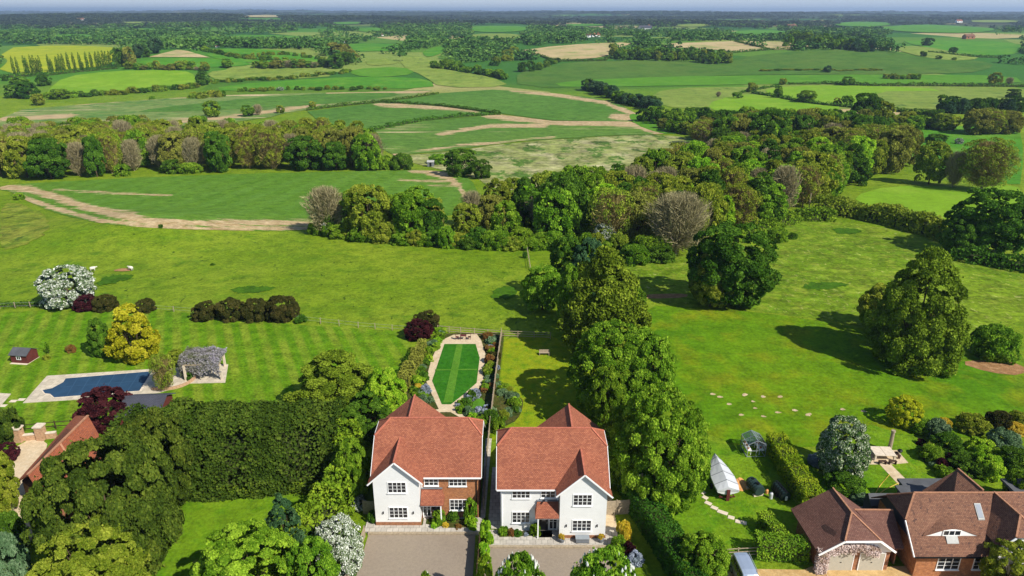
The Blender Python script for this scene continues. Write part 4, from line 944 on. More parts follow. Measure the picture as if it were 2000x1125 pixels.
def cottage():
    ox, oy = 42.0, 56.5
    o = empty('cottage', (ox, oy, 0), 'long brick cottage with mossy brown tiled roof, curved eyebrow window and white framed windows', 'house')
    ey, ez, ry, rz = 52.2, 2.9, 56.5, 6.75
    sl = (rz - ez) / (ry - ey)
    yz = lambda z: ey + (z - ez) / sl
    r = MB(); xl = 37.3
    r.slab([(xl, ey, ez), (46.2, ey, ez), (46.2, ry, rz), (38.75, ry, rz), (xl, yz(5.1), 5.1)], .12)
    r.slab([(46.2, yz(5.0), 5.0), (62, yz(5.0), 5.0), (62, ry, rz), (46.2, ry, rz)], .12)
    r.slab([(49.5, ey, ez), (62, ey, ez), (62, yz(5.0), 5.0), (49.5, yz(5.0), 5.0)], .12)
    r.slab([(xl, 60.8, ez), (62, 60.8, ez), (62, ry, rz), (38.75, ry, rz), (xl, 2 * ry - yz(5.1), 5.1)], .12)
    r.slab([(xl - .02, yz(5.05), 5.06), (xl - .02, 2 * ry - yz(5.05), 5.06), (38.75, ry, rz + .01)], .1)
    r.build('roof', M['tile3'], o, world=True)
    pr = [(52.75, 0), (52.75, 3.1), (54.7, 4.9), (58.3, 4.9), (60.3, 3.1), (60.3, 0)]
    MB().prism([(37.95, a, b) for a, b in pr], [(61.5, a, b) for a, b in pr]).build('wall', M['brick'], o, world=True)
    MB().prism([(37.9, a, b) for a, b in pr[1:5]], [(37.947, a, b) for a, b in pr[1:5]]).build('gable_boards', M['darkboard'], o, world=True)
    # rear roof, ridge parallel to the view
    MB().slab([(45.87, 57.2, 6.5), (45.6, 60.9, 6.35), (42.6, 61.0, 3.6), (42.6, 59.2, 3.6), (43.6, 57.8, 5.2)], .1).slab([(45.87, 57.2, 6.5), (45.6, 60.9, 6.35), (48.6, 60.9, 3.6), (48.6, 60.0, 3.6)], .1).build('rear_roof', M['tile3'], o, world=True)
    MB().prism([(42.8, 60.3, 0), (48.4, 60.3, 0), (48.4, 60.3, 3.5), (45.6, 60.3, 6.1), (42.8, 60.3, 3.5)], [(42.8, 60.8, 0), (48.4, 60.8, 0), (48.4, 60.8, 3.5), (45.6, 60.8, 6.05), (42.8, 60.8, 3.5)]).build('rear_wall', M['brick'], o, world=True)
    # front wing on the right
    w = MB()
    fy = 51.6
    w.slab([(46.75, 53.2, 6.78), (46.45, 56.6, 6.78), (44.5, 54.35, 4.3), (44.55, 51.9, 4.15), (45.75, 51.75, 5.5)], .1)
    w.slab([(46.75, 53.2, 6.78), (46.45, 56.6, 6.78), (49.4, 56.0, 4.6), (49.4, 51.9, 4.15), (48.0, 51.75, 5.5)], .1)
    w.slab([(45.72, 51.72, 5.5), (48.03, 51.72, 5.5), (46.75, 53.2, 6.8)], .09)
    w.build('wing_roof', M['tile3'], o, world=True)
    pn = [(44.9, 0), (49.2, 0), (49.2, 4.2), (48.0, 5.4), (45.8, 5.4), (44.9, 4.3)]
    MB().prism([(x, 52.0, z) for x, z in pn], [(x, 52.74, z) for x, z in pn]).build('wing_wall', M['white'], o, world=True, label='white boarded gable wall of the front wing')
    rd = MB()
    for a, b in (((38.7, ry, rz + .03), (62, ry, rz + .03)), ((38.75, ry, rz + .03), (xl, yz(5.1), 5.13)), ((38.75, ry, rz + .03), (xl, 2 * ry - yz(5.1), 5.13)), ((46.75, 53.2, 6.81), (46.45, 56.6, 6.81)), ((45.87, 57.2, 6.53), (45.6, 60.9, 6.38)), ((46.75, 53.2, 6.81), (45.74, 51.74, 5.53)), ((46.75, 53.2, 6.81), (48.0, 51.74, 5.53))): rd.bar(a, b, .16, .1)
    rd.build('ridge_tiles', M['ridge2'], o, world=True)
    b = MB()
    for a, c in (((44.55, 51.85, 4.05), (45.75, 51.7, 5.4)), ((49.4, 51.85, 4.05), (48.0, 51.7, 5.4)), ((xl - .05, ey, ez - .1), (xl - .05, yz(5.1), 5.0))): b.bar(a, c, .06, .2)
    b.build('barge_board', M['trim'], o, world=True)
    MB().bar((xl, ey - .06, ez - .1), (44.8, ey - .06, ez - .1), .11).build('gutter', M['black'], o, world=True)
    XX = lambda l: l
    window(o, XX, 40.0, 42.0, .95, 2.2, 52.75, 3, 3); window(o, XX, 43.4, 44.5, .95, 2.2, 52.75, 2, 3); window(o, XX, 46.2, 47.9, 3.0, 4.3, 52.0, 3, 2)
    # eyebrow dormer: curved mouth, tiled hood running back into the slope
    cx, hw, zb = 41.2, 2.75, 4.15; N = 24; yb = yz(zb); mouth = []; back = []
    for k in range(N + 1):
        t = -1 + 2 * k / N; hgt = .8 * (math.cos(t * math.pi / 2) ** 1.6); z = zb + .04 + hgt
        mouth.append((cx + hw * t, yb - .1, z)); back.append((cx + hw * t * .8, yz(z) + .35, z + .35 * sl * .96))
    hd = MB()
    for k in range(N): hd.slab([mouth[k], mouth[k + 1], back[k + 1], back[k]], .07)
    hd.build('eyebrow_hood', M['tile3'], o, world=True)
    face = MB(); lo = [(x, y + .04, zb - .02) for x, y, z in mouth]; up = [(x, y + .04, z - .05) for x, y, z in mouth]
    for k in range(1, N - 1): face.prism([lo[k], lo[k + 1], (lo[k + 1][0], lo[k + 1][1] + .05, lo[k + 1][2]), (lo[k][0], lo[k][1] + .05, lo[k][2])], [up[k], up[k + 1], (up[k + 1][0], up[k + 1][1] + .05, up[k + 1][2]), (up[k][0], up[k][1] + .05, up[k][2])])
    face.build('eyebrow_face', M['trim'], o, world=True)
    window(o, XX, 40.35, 41.9, zb + .1, zb + .6, yb - .08, 3, 1, sill=False, label='window in the eyebrow dormer')
    MB().slab([(40.6, yb - .6, zb - .44), (41.7, yb - .6, zb - .44), (41.7, yb - .1, zb + .06), (40.6, yb - .1, zb + .06)], .05).build('window_apron', M['offwhite'], o, world=True)
    # roof light
    z0, z1 = 5.05, 6.05; q = [(44.15, yz(z0), z0 + .1), (44.75, yz(z0), z0 + .1), (44.75, yz(z1), z1 + .1), (44.15, yz(z1), z1 + .1)]
    rl = MB().slab(q, .16).build('roof_light', M['offwhite'], o, world=True)
    g2 = [(44.23, yz(z0 + .1), z0 + .22), (44.67, yz(z0 + .1), z0 + .22), (44.67, yz(z1 - .08), z1 + .04), (44.23, yz(z1 - .08), z1 + .04)]
    gp = MB().slab(g2, .03).build('pane', plain('skylight_glass', (92, 106, 126), .4, spec=.2), rl); gp.data.transform(Matrix.Translation((-ox, -oy, 0)))
    # flat roofed extensions behind
    e = MB().box(41.9, 47.5, 61.2, 64.4, 2.35, 2.6).box(40.9, 43.9, 60.6, 63.0, 2.6, 2.75); e.build('flat_roof', M['felt'], o, world=True)
    MB().box(42.1, 47.3, 62.3, 64.2, 0, 2.35).build('extension_wall', M['darkboard'], o, world=True)
    return o
cottage()
o = empty('outbuilding', (38.6, 60.4, 0), 'small dark boarded outbuilding between the garage and the long cottage', 'shed')
MB().prism([(37.6, 60.8, 2.0), (37.6, 62.4, 2.0), (37.6, 61.6, 2.7)], [(40.4, 60.8, 2.0), (40.4, 62.4, 2.0), (40.4, 61.6, 2.7)]).box(37.6, 40.4, 60.8, 62.4, 0, 1.99).build('wall', M['darkboard'], o, world=True)
MB().slab([(37.4, 60.6, 1.92), (40.6, 60.6, 1.92), (40.6, 61.6, 2.8), (37.4, 61.6, 2.8)], .08).slab([(37.4, 62.6, 1.92), (40.6, 62.6, 1.92), (40.6, 61.6, 2.8), (37.4, 61.6, 2.8)], .08).build('roof', M['felt'], o, world=True)
wsheet('terrace', [(35.5, 60.0), (39.5, 60.3), (39.3, 65.0), (35.7, 63.5)], G['palegravel'], -.1, .05)
x, y = AT(1985, 950, 3); o = empty('summerhouse', (x + 2, y + 1, 0), 'low grey flat roofed building at the right edge beyond the cottage', 'shed')
MB().box(x - .6, x + 8, y - 1.2, y + 1.6, 2.6, 2.85).build('roof', M['felt'], o, world=True); MB().box(x - .3, x + 8, y - .9, y + 1.3, 0, 2.59).build('wall', M['darkboard'], o, world=True)
wsheet('gravel_drive', [(16, 30), (70, 30), (70, 53.5), (29.2, 54.2), (28.0, 53.6), (23.4, 53.7), (17.8, 53.0)], G['gravel'], -.1, .04)

# barn roof left
def barn():
    o = empty('barn', (-50, 68, 0), 'barn with orange clay tiled roof half hidden by the purple tree', 'barn')
    A, B_ = (-50.7, 60.5, 5.6), (-51.6, 75.5, 5.6)
    l0, l1 = (-54.0, 62.2, 3.0), (-55.2, 76.6, 3.0)
    ax, bx = AT(172, 812, 5.6), AT(78, 905, 5.6); lx, l2 = AT(150, 812, 3), AT(62, 916, 3)
    a = (ax[0], ax[1], 5.6); b = (bx[0], bx[1] - 2, 5.6); c = (lx[0] - .3, lx[1] + .2, 2.9); d = (l2[0] - .3, l2[1] - 2, 2.9)
    e = (a[0] * 2 - c[0], a[1] * 2 - c[1], 2.9); f = (b[0] * 2 - d[0], b[1] * 2 - d[1], 2.9)
    MB().slab([a, b, d, c], .15).build('roof', M['tile4'], o, world=True)
    MB().slab([a, b, f, e], .15).build('roof', M['tile4'], o, world=True)
    MB().bar((a[0], a[1], 5.66), (b[0], b[1], 5.66), .25, .12).bar(((a[0] + b[0]) / 2, (a[1] + b[1]) / 2, 5.66), ((e[0] + f[0]) / 2, (e[1] + f[1]) / 2, 2.98), .2, .1).build('ridge_tiles', M['ridge2'], o, world=True)
    k = .92
    def s(p, z): cx, cy = (a[0] + b[0]) / 2, (a[1] + b[1]) / 2; return (cx + (p[0] - cx) * k, cy + (p[1] - cy) * k, z)
    MB().prism([s(c, 0), s(d, 0), s(f, 0), s(e, 0)], [s(c, 2.75), s(d, 2.75), s(f, 2.75), s(e, 2.75)]).build('wall', M['brick2'], o, world=True)
    MB().prism([s(c, 2.75), s(e, 2.75), s(a, 5.1)], [tuple(np.array(s(c, 2.75)) + (0, -.3, 0)), tuple(np.array(s(e, 2.75)) + (0, -.3, 0)), tuple(np.array(s(a, 5.1)) + (0, -.3, 0))]).build('gable_wall', M['brick2'], o, world=True)
barn()
# forecourt and piers
p0 = [P(*q)[:2] for q in ((40, 862), (95, 858), (85, 900), (60, 940), (50, 1000), (70, 1060), (30, 1080), (0, 1020), (15, 960), (20, 900))]
field('forecourt', p0, G['palegravel'], 5, 1, world=True)
def wallpiece(a, b, h, mat, name, label, cat='wall', th=.35, cap=True, z=0):
    o = empty(name, (a[0], a[1], z), label, cat); MB().bar((a[0], a[1], h / 2 + z), (b[0], b[1], h / 2 + z), th, h).build('brickwork', M[mat], o, world=True)
    if cap: MB().bar((a[0], a[1], h + .05 + z), (b[0], b[1], h + .05 + z), th + .1, .1).build('coping', M['stone'], o, world=True)
    return o
for (px, py, lab) in ((40, 862, 'left one of the two pale brick gate piers by the forecourt'), (83, 858, 'right one of the two pale brick gate piers nearest the barn roof')):
    x, y, z = P(px, py); o = empty('gate_pier', (x, y, 0), lab, 'pier')
    MB().box(-.45, .45, -.45, .45, 0, 1.9).build('shaft', M['brick3'], o); MB().box(-.55, .55, -.55, .55, 1.9, 2.05).build('cap', M['stone'], o)
a, b, c, d, e = [P(*q)[:2] for q in ((8, 864), (34, 862), (46, 861), (76, 858), (92, 857))]
wallpiece(a, b, 1.0, 'brick3', 'garden_wall', 'low pale brick wall left of the two gate piers'); wallpiece(c, d, .8, 'brick3', 'garden_wall', 'low pale brick wall between the two gate piers')
wallpiece(e, P(112, 855)[:2], .8, 'brick3', 'garden_wall', 'low pale brick wall running from the right gate pier to the barn')
fence_pr([(40, 845), (110, 838), (140, 836)], 'dark rail fence behind the gate piers', 1.2, mat='darkwood', rails=2)

# pool
def pool():
    out = [AT(*q, .0) for q in ((45, 788), (92, 735), (215, 727), (355, 718), (345, 758), (310, 768), (200, 778))]
    o = empty('pool_surround', (*out[0], 0)); MB().ext(out, -.1, .1).build('paving', M['poolpave'], o, world=True)
    tag(o, 'pale stone paving around the blue covered swimming pool', 'paving')
    ix = [AT(*q, .12) for q in ((83, 762), (102, 758), (124, 746), (128, 739), (297, 725), (272, 763), (106, 776), (98, 769), (88, 768))]
    po = empty('swimming_pool', (*ix[0], 0), 'swimming pool under a taut blue safety cover', 'pool')
    MB().ext(ix, .1, .125).build('cover', M['cover'], po, world=True)
    cx = sum(p[0] for p in ix) / len(ix); cy = sum(p[1] for p in ix) / len(ix)
    MB().ext([(cx + (x - cx) * 1.035, cy + (y - cy) * 1.05) for x, y in ix], .06, .112).build('coping', M['stone'], po, world=True)
    s = MB()
    for k in range(1, 7):
        t = k / 7; a = AT(128 + (297 - 128) * t, 739 + (725 - 739) * t, .128); b = AT(106 + (272 - 106) * t, 776 + (763 - 776) * t, .128)
        s.bar((*a, .128), (*b, .128), .07, .012)
    a, b = AT(118, 756, .128), AT(284, 743, .128); s.bar((*a, .13), (*b, .13), .07, .012)
    s.build('seam', M['seam'], po, world=True)
pool()
c0 = AT(332, 742, 0); pts = [(c0[0] + 3.3 * math.cos(t), c0[1] + 3.0 * math.sin(t)) for t in np.linspace(-2.2, 1.7, 22)]
wsheet('terrace', pts, M['poolpave'], -.1, .13)
o = empty('kerb_wall', (*c0, 0), 'low curved brick wall edging the round end of the pool terrace', 'wall'); m = MB()
pts = [(c0[0] + 3.45 * math.cos(t), c0[1] + 3.15 * math.sin(t), .2) for t in np.linspace(-1.9, 1.0, 22)]
for a, b in zip(pts[:-1], pts[1:]): m.bar(a, b, .3, .4)
m.build('brickwork', M['brick3'], o, world=True)
wsheet('terrace', [AT(*q, 0) for q in ((-20, 800), (-5, 768), (22, 770), (0, 795))], M['poolpave'], -.1, .08)
for k, (px, py) in enumerate(((6, 793), (26, 784), (42, 781))):
    x, y = AT(px, py, 0); tag(MB().box(-.45, .45, -.3, .3, -.02, .07).build('paving_slab', M['stone'], loc=(x, y, 0)), 'round-worn pale paving slab in the grass left of the pool', 'slab', 'slabs left of the pool')
# pergola with wisteria
def pergola():
    c = [AT(*q, 0) for q in ((364, 744), (434, 742), (440, 716), (372, 716))]; o = empty('pergola', (*c[0], 0), 'square pergola covered in lilac wisteria beside the pool', 'pergola')
    for p in c: MB().box(p[0] - .14, p[0] + .14, p[1] - .14, p[1] + .14, 0, 2.5).build('post', M['stone'], o, world=True)
    m = MB()
    for i in range(4): a, b = c[i], c[(i + 1) % 4]; m.bar((*a, 2.55), (*b, 2.55), .14, .2)
    for k in range(1, 6):
        t = k / 6; a = [c[0][i] + (c[1][i] - c[0][i]) * t for i in (0, 1)]; b = [c[3][i] + (c[2][i] - c[3][i]) * t for i in (0, 1)]; m.bar((*a, 2.7), (*b, 2.7), .08, .12)
    m.build('beams', M['wood'], o, world=True)
    wsheet('terrace', [AT(*q, 0) for q in ((352, 750), (440, 748), (446, 712), (362, 712))], M['poolpave'], -.1, .06)
    rng = np.random.RandomState(8); n = 13000; cx = sum(p[0] for p in c) / 4; cy = sum(p[1] for p in c) / 4
    u = rng.rand(n) * 2 - 1; v = rng.rand(n) * 2 - 1; s = rng.rand(n)
    sidef = (s < .2) | (s > .82); sf = np.where(s < .2, -1, 1.)
    x = np.where(s > .82, -1., u); yv = np.where(s < .2, -1.05, v); z = np.where(sidef, 2.9 - rng.rand(n) ** 1.1 * 2.3 * np.clip((vnoise(u * 4 + 3, u * 0) - .25) * 1.5 + .55 * (x < -.35), .12, 1), 2.75 + .55 * vnoise(u * 3, v * 3 + 9) + rng.rand(n) * .2)
    X = np.array([[cx, cy, 0]]) + np.column_stack([x * 2.9 + yv * (-.15), yv * 2.0, z]) + rng.randn(n, 3) * .12 - np.array([[c[0][0], c[0][1], 0]])
    V, F = quads(X, np.column_stack([x * 0, np.where(sidef, -1, 0.), np.where(sidef, .4, 1)]) + rng.randn(n, 3) * .6, rng.randn(n, 3), .12, .8, rng)
    wo = link('wisteria', set_mesh('wisteria', V, F, L_['wisteria'], face_attr={'tint': np.clip(vnoise(u * 4, v * 4 + z) * .8 + .35 * (x + 1) * .5 + .3 * (rng.rand(n) - .5), 0, 1)}), None, (*c[0], 0))
    tag(wo, 'lilac flowering wisteria lying over the pergola by the pool', 'climber')
pergola()
def slate():
    a, b, c, d = [AT(*q, 3.2) for q in ((244, 776), (327, 773), (327, 785), (250, 800))]
    o = empty('pool_house', (*c, 0), 'pool house with dark slate roof poking out behind the tall hedge', 'shed')
    a2 = (a[0], a[1]); b2 = (b[0], b[1])
    c2 = (b2[0] + .2, b2[1] - 3.2); d2 = (a2[0] + .2, a2[1] - 3.4); e2 = (b2[0], b2[1] + 2.2); f2 = (a2[0], a2[1] + 2.2)
    MB().slab([(*a2, 3.4), (*b2, 3.4), (*c2, 2.3), (*d2, 2.3)], .1).slab([(*a2, 3.4), (*b2, 3.4), (*e2, 2.4), (*f2, 2.4)], .1).build('roof', M['slate'], o, world=True)
    MB().prism([(d2[0] + .3, d2[1] + .4, 0), (c2[0] - .4, c2[1] + .4, 0), (e2[0] - .4, e2[1] - .3, 0), (f2[0] + .3, f2[1] - .3, 0)], [(d2[0] + .3, d2[1] + .4, 2.3), (c2[0] - .4, c2[1] + .4, 2.3), (e2[0] - .4, e2[1] - .3, 2.3), (f2[0] + .3, f2[1] - .3, 2.3)]).build('wall', M['redwood'], o, world=True)
    MB().prism([(c2[0] - .42, c2[1] + .4, 2.3), (e2[0] - .42, e2[1] - .3, 2.3), (b2[0] - .42, b2[1], 3.25)], [(c2[0] - .38, c2[1] + .4, 2.3), (e2[0] - .38, e2[1] - .3, 2.3), (b2[0] - .38, b2[1], 3.25)]).build('gable_wall', M['redwood'], o, world=True)
slate()
def shed():
    x, y, _ = P(41, 710); o = empty('playhouse', (x, y + 1.1, 0), 'dark red wooden playhouse with a grey felt roof on the far left lawn', 'shed', rz=-.12)
    pr = [(-1.1, 0), (-1.1, 1.5), (0, 2.1), (1.1, 1.5), (1.1, 0)]
    MB().prism([(-1.35, a, b) for a, b in pr], [(1.35, a, b) for a, b in pr]).build('wall', M['redwood'], o)
    MB().slab([(-1.5, -1.3, 1.42), (1.5, -1.3, 1.42), (1.5, 0, 2.18), (-1.5, 0, 2.18)], .06).slab([(-1.5, 1.3, 1.42), (1.5, 1.3, 1.42), (1.5, 0, 2.18), (-1.5, 0, 2.18)], .06).build('roof', M['felt'], o)
    w_ = MB().box(-.3, .3, -1.13, -1.09, .7, 1.2).build('window', M['glass'], o)
    MB().box(-.36, -.3, -1.16, -1.08, .64, 1.26).box(.3, .36, -1.16, -1.08, .64, 1.26).box(-.3, .3, -1.16, -1.08, 1.2, 1.26).box(-.3, .3, -1.16, -1.08, .64, .7).box(-.02, .02, -1.15, -1.131, .7, 1.2).build('frame', M['trim'], w_)
    MB().box(-1.4, 1.4, -1.5, 1.2, -.05, .08).build('base', M['stone'], o)
shed()

# ------------------------------------------------------------------ objects on the right lawn
def boat():
    sx, sy, _ = P(1420, 978); bx, by = AT(1395, 890, 2.0); L = math.hypot(bx - sx, by - sy) ; ang = math.atan2(by - sy, bx - sx) - math.pi / 2
    o = empty('boat', (sx, sy, 0), 'boat under a taut white cover on its trailer beside the big tree', 'boat', rz=ang)
    st = [(0, .95, .75, 1.35, 1.75), (.15, 1.05, .62, 1.5, 2.1), (.4, 1.05, .6, 1.6, 2.25), (.65, .82, .65, 1.75, 2.35), (.85, .48, .85, 1.95, 2.4), (.96, .18, 1.2, 2.15, 2.4), (1.0, .03, 1.7, 2.3, 2.38)]
    rings = []
    for t, w_, zk, zs, zr in st:
        y = t * L; w_ *= 1.2; rings.append([(0, y, zk), (w_ * .6, y, zk + .18), (w_, y, zs - .25), (w_ * 1.02, y, zs), (0, y, zr), (-w_ * 1.02, y, zs), (-w_, y, zs - .25), (-w_ * .6, y, zk + .18)])
    low = [[(x, y, min(z, zz[3][2] - .02)) for x, y, z in zz] for zz in rings]
    hull = [[q[0], q[1], q[2], (q[3][0] * .97, q[3][1], q[3][2] - .02), (0, q[4][1], q[3][2] - .02), (q[5][0] * .97, q[5][1], q[5][2] - .02), q[6], q[7]] for q in rings]
    MB().loft(hull).build('hull', M['white_hull'], o)
    cov = [[(-q[3][0] * 1.05, q[3][1], q[3][2] - .16), (-q[3][0] * 1.03, q[3][1], q[3][2] + .01), (-q[3][0] * .5, q[3][1], (q[3][2] + q[4][2]) / 2 + .03), (0, q[4][1], q[4][2] + .04), (q[3][0] * .5, q[3][1], (q[3][2] + q[4][2]) / 2 + .03), (q[3][0] * 1.03, q[3][1], q[3][2] + .01), (q[3][0] * 1.05, q[3][1], q[3][2] - .16)] for q in rings]
    MB().loft(cov).build('cover', M['grp'], o)
    sp_ = MB()
    for q in (cov[1], cov[2], cov[3], cov[4]):
        for a, b in zip(q[:-1], q[1:]): sp_.bar((a[0], a[1], a[2] + .03), (b[0], b[1], b[2] + .03), .05, .03)
    sp_.build('strap', M['lead'], o)
    tr = MB().bar((-.75, .1, .45), (-.75, L * .75, .45), .1).bar((.75, .1, .45), (.75, L * .75, .45), .1).bar((-.9, .15, .4), (.9, .15, .4), .1).bar((-1.1, L * .4, .4), (1.1, L * .4, .4), .1).bar((-.75, L * .75, .45), (0, L * 1.02, .5), .1).bar((.75, L * .75, .45), (0, L * 1.02, .5), .1)
    tr.bar((0, .2, .45), (0, .2, .8), .2).bar((0, L * .7, .45), (0, L * .7, .9), .12)
    tr.build('trailer', M['redwood'], o)
    for s in (-1, 1): MB().tube([(s * 1.05, L * .4, .32), (s * 1.22, L * .4, .32)], .32, 14).build('wheel', M['rubber'], o)
    MB().bar((0, -.12, .1), (0, -.12, 1.5), .12, .35).build('rudder', M['redwood'], o)
M['white_hull'] = plain('white_hull', (225, 226, 226), .35, var=.05)
boat()
def greenhouse():
    x, y, _ = P(1476, 893); o = empty('greenhouse', (x, y, 0), 'small aluminium framed greenhouse with staging and pots inside', 'greenhouse', rz=.04)
    W_, D, H1, H2 = 1.1, 1.15, 1.75, 2.3; f = MB(); t = .06
    for sx in (-W_, 0, W_):
        for sy in (0, D, 2 * D) if sx else (0, 2 * D): f.bar((sx, sy, 0), (sx, sy, H1 if sx else H2), t)
    for sy in (0, D, 2 * D): f.bar((-W_, sy, H1), (0, sy, H2), t); f.bar((W_, sy, H1), (0, sy, H2), t)
    for sx, z in ((-W_, H1), (W_, H1), (0, H2), (-W_, .9), (W_, .9), (-W_, .1), (W_, .1)): f.bar((sx, -.001, z), (sx, 2 * D, z), t)
    for k in (.33, .66): f.bar((-W_ * (1 - k), 0, H1 + (H2 - H1) * k), (-W_ * (1 - k), 2 * D, H1 + (H2 - H1) * k), .035); f.bar((W_ * (1 - k), 0, H1 + (H2 - H1) * k), (W_ * (1 - k), 2 * D, H1 + (H2 - H1) * k), .035)
    for z in (.1, .9): f.bar((-W_, 0, z), (W_, 0, z), .05); f.bar((-W_, 2 * D, z), (W_, 2 * D, z), .05)
    f.build('frame', M['metal'], o)
    gl = NT('greenhouse_glass'); gb = gl.n('ShaderNodeBsdfGlossy'); gb.inputs['Roughness'].default_value = .05; tb = gl.n('ShaderNodeBsdfTransparent'); tb.inputs[0].default_value = (.82, .88, .88, 1)
    fr = gl.n('ShaderNodeFresnel'); fr.inputs[0].default_value = 1.5; mx = gl.n('ShaderNodeMixShader'); gl.l(gl.math('ADD', fr.outputs[0], .12), mx.inputs[0]); gl.l(tb.outputs[0], mx.inputs[1]); gl.l(gb.outputs[0], mx.inputs[2]); gl.l(mx.outputs[0], gl.out.inputs[0])
    g = MB(); g.poly([(-W_, 0, .1), (-W_, 2 * D, .1), (-W_, 2 * D, H1), (-W_, 0, H1)]).poly([(W_, 0, .1), (W_, 2 * D, .1), (W_, 2 * D, H1), (W_, 0, H1)])
    g.poly([(-W_, 0, H1 + .03), (-W_, 2 * D, H1 + .03), (0, 2 * D, H2 + .03), (0, 0, H2 + .03)]).poly([(W_, 0, H1 + .03), (W_, 2 * D, H1 + .03), (0, 2 * D, H2 + .03), (0, 0, H2 + .03)]).poly([(-W_, 2 * D, .1), (W_, 2 * D, .1), (W_, 2 * D, H1), (0, 2 * D, H2), (-W_, 2 * D, H1)])
    g.build('glazing', gl.m, o)
    for s in (-1, 1): MB().box(s * .45, s * 1.05, .3, 2 * D - .2, .72, .78).box(s * .5, s * .55, .35, .4, 0, .72).box(s * .5, s * .55, 1.9, 1.95, 0, .72).build('staging', M['trim'], o)
    for k, (a, b) in enumerate(((-.8, .6), (-.7, 1.3), (.75, .7), (.8, 1.6), (-.75, 1.9), (.7, 1.95))):
        q = MB().tube([(0, 0, 0), (0, 0, .22)], [.1, .14], 10).build('flower_pot', M['terracotta']); q.location = (x + a * math.cos(.04) - b * math.sin(.04), y + b * math.cos(.04) + a * math.sin(.04), .78); tag(q, 'terracotta flower pot on the greenhouse staging', 'pot', 'pots in the greenhouse')
greenhouse()
def tank():
    x, y, _ = P(1484, 972); o = empty('oil_tank', (x, y, 0), 'ribbed dark green plastic oil tank on the lawn beside the boat', 'tank', rz=.25)
    rings = []
    for k in range(13):
        t = k / 12; y_ = .1 + 2.0 * t; r = (.62 if k % 2 else .68) * (.86 if k in (0, 12) else 1); rings.append([(r * math.cos(a), y_, .74 + r * .95 * math.sin(a)) for a in np.linspace(0, 2 * math.pi, 17)[:-1]])
    MB().loft(rings).build('body', M['greentank'], o, smooth=False)
    MB().tube([(0, .7, 1.35), (0, .7, 1.5)], .2, 12).build('lid', M['black'], o); MB().tube([(0, 1.6, 1.35), (0, 1.6, 1.46)], .14, 12).build('cap', M['black'], o)
    MB().box(-.6, .6, .2, .5, 0, .25).box(-.6, .6, 1.6, 1.9, 0, .25).build('cradle', M['stone'], o)
tank()
def gas():
    for px, py, h, r, c, lab in ((1505, 974, .85, .2, 'metal', 'white metal canister on the grass right of the green tank'), (1497, 964, .6, .18, 'orangeclay', 'small buff sack lying against the right of the green tank')):
        x, y, _ = P(px, py); o = empty('canister', (x, y, 0), lab, 'canister')
        MB().tube([(0, 0, 0), (0, 0, .06), (0, 0, h - .15), (0, 0, h)], [r * .9, r, r, r * .4], 12).build('body', M['grp' if c == 'metal' else c], o); MB().tube([(0, 0, h - .01), (0, 0, h + .1)], [.05, .05], 8).build('valve', M['black'], o)
gas()
def trailer():
    x, y, _ = P(1534, 981); o = empty('cart_frame', (x, y, 0), 'black slatted cart frame with curved top beside the clipped hedge', 'cart', rz=.2)
    m = MB()
    for k in range(7):
        yy = k * .36; pts = [(.5 * math.cos(a) if True else 0, yy, .75 + .55 * math.sin(a)) for a in np.linspace(0, math.pi, 9)]
        m.tube([(.5, yy, .2)] + pts + [(-.5, yy, .2)], .035, 5)
    m.bar((-.5, 0, .3), (-.5, 2.16, .3), .07).bar((.5, 0, .3), (.5, 2.16, .3), .07).bar((0, 0, 1.3), (0, 2.16, 1.3), .07).build('ribs', M['black'], o)
    rings = [[(.46 * math.cos(a), yy, .72 + .5 * math.sin(a)) for a in np.linspace(0, math.pi, 11)] + [(-.46, yy, .3), (.46, yy, .3)] for yy in (.05, 2.1)]
    MB().loft(rings).build('canopy', M['greentank'], o)
    MB().box(-.12, .12, -.1, .0, .3, .75).build('tail_plate', M['trim'], o)
    for s in (-1, 1): MB().tube([(s * .5, 1.0, .26), (s * .62, 1.0, .26)], .26, 12).build('wheel', M['rubber'], o)
trailer()
def woodpile():
    x, y, _ = P(1452, 950); o = empty('plank_stack', (x, y, 0), 'fanned heap of orange timber planks on the grass right of the boat', 'timber', rz=.3); m = MB(); rg = random.Random(2)
    for k in range(26):
        a = -1 + 2 * k / 25; m.bar((a * 1.0 + rg.uniform(-.1, .1), -.7 + rg.uniform(-.1, .1), .06), (a * .35, .9 + rg.uniform(-.2, .2), .35 + rg.uniform(0, .15) * (1 - abs(a))), .11, .04)
    m.build('planks', M['orangeclay'], o); MB().box(-.5, .5, .5, .75, 0, .3).build('bearer', M['wood'], o)
woodpile()
for k, (px, py, wd) in enumerate(((1372, 963, .5), (1377, 973, .5), (1383, 984, .6), (1395, 993, .6), (1411, 1002, .9), (1428, 1012, .55), (1447, 1021, .95))):
    x, y, _ = P(px, py); tag(MB().box(-wd * .6, wd * .6, -.26, .26, -.02, .06).build('stepping_stone', M['stone'], loc=(x, y, tz(x, y) + .05)), 'pale rectangular stepping stone in the curved line on the lawn by the boat', 'stepping stone', 'stepping stones on the right lawn').rotation_euler = (0, 0, -.9 + k * .09)
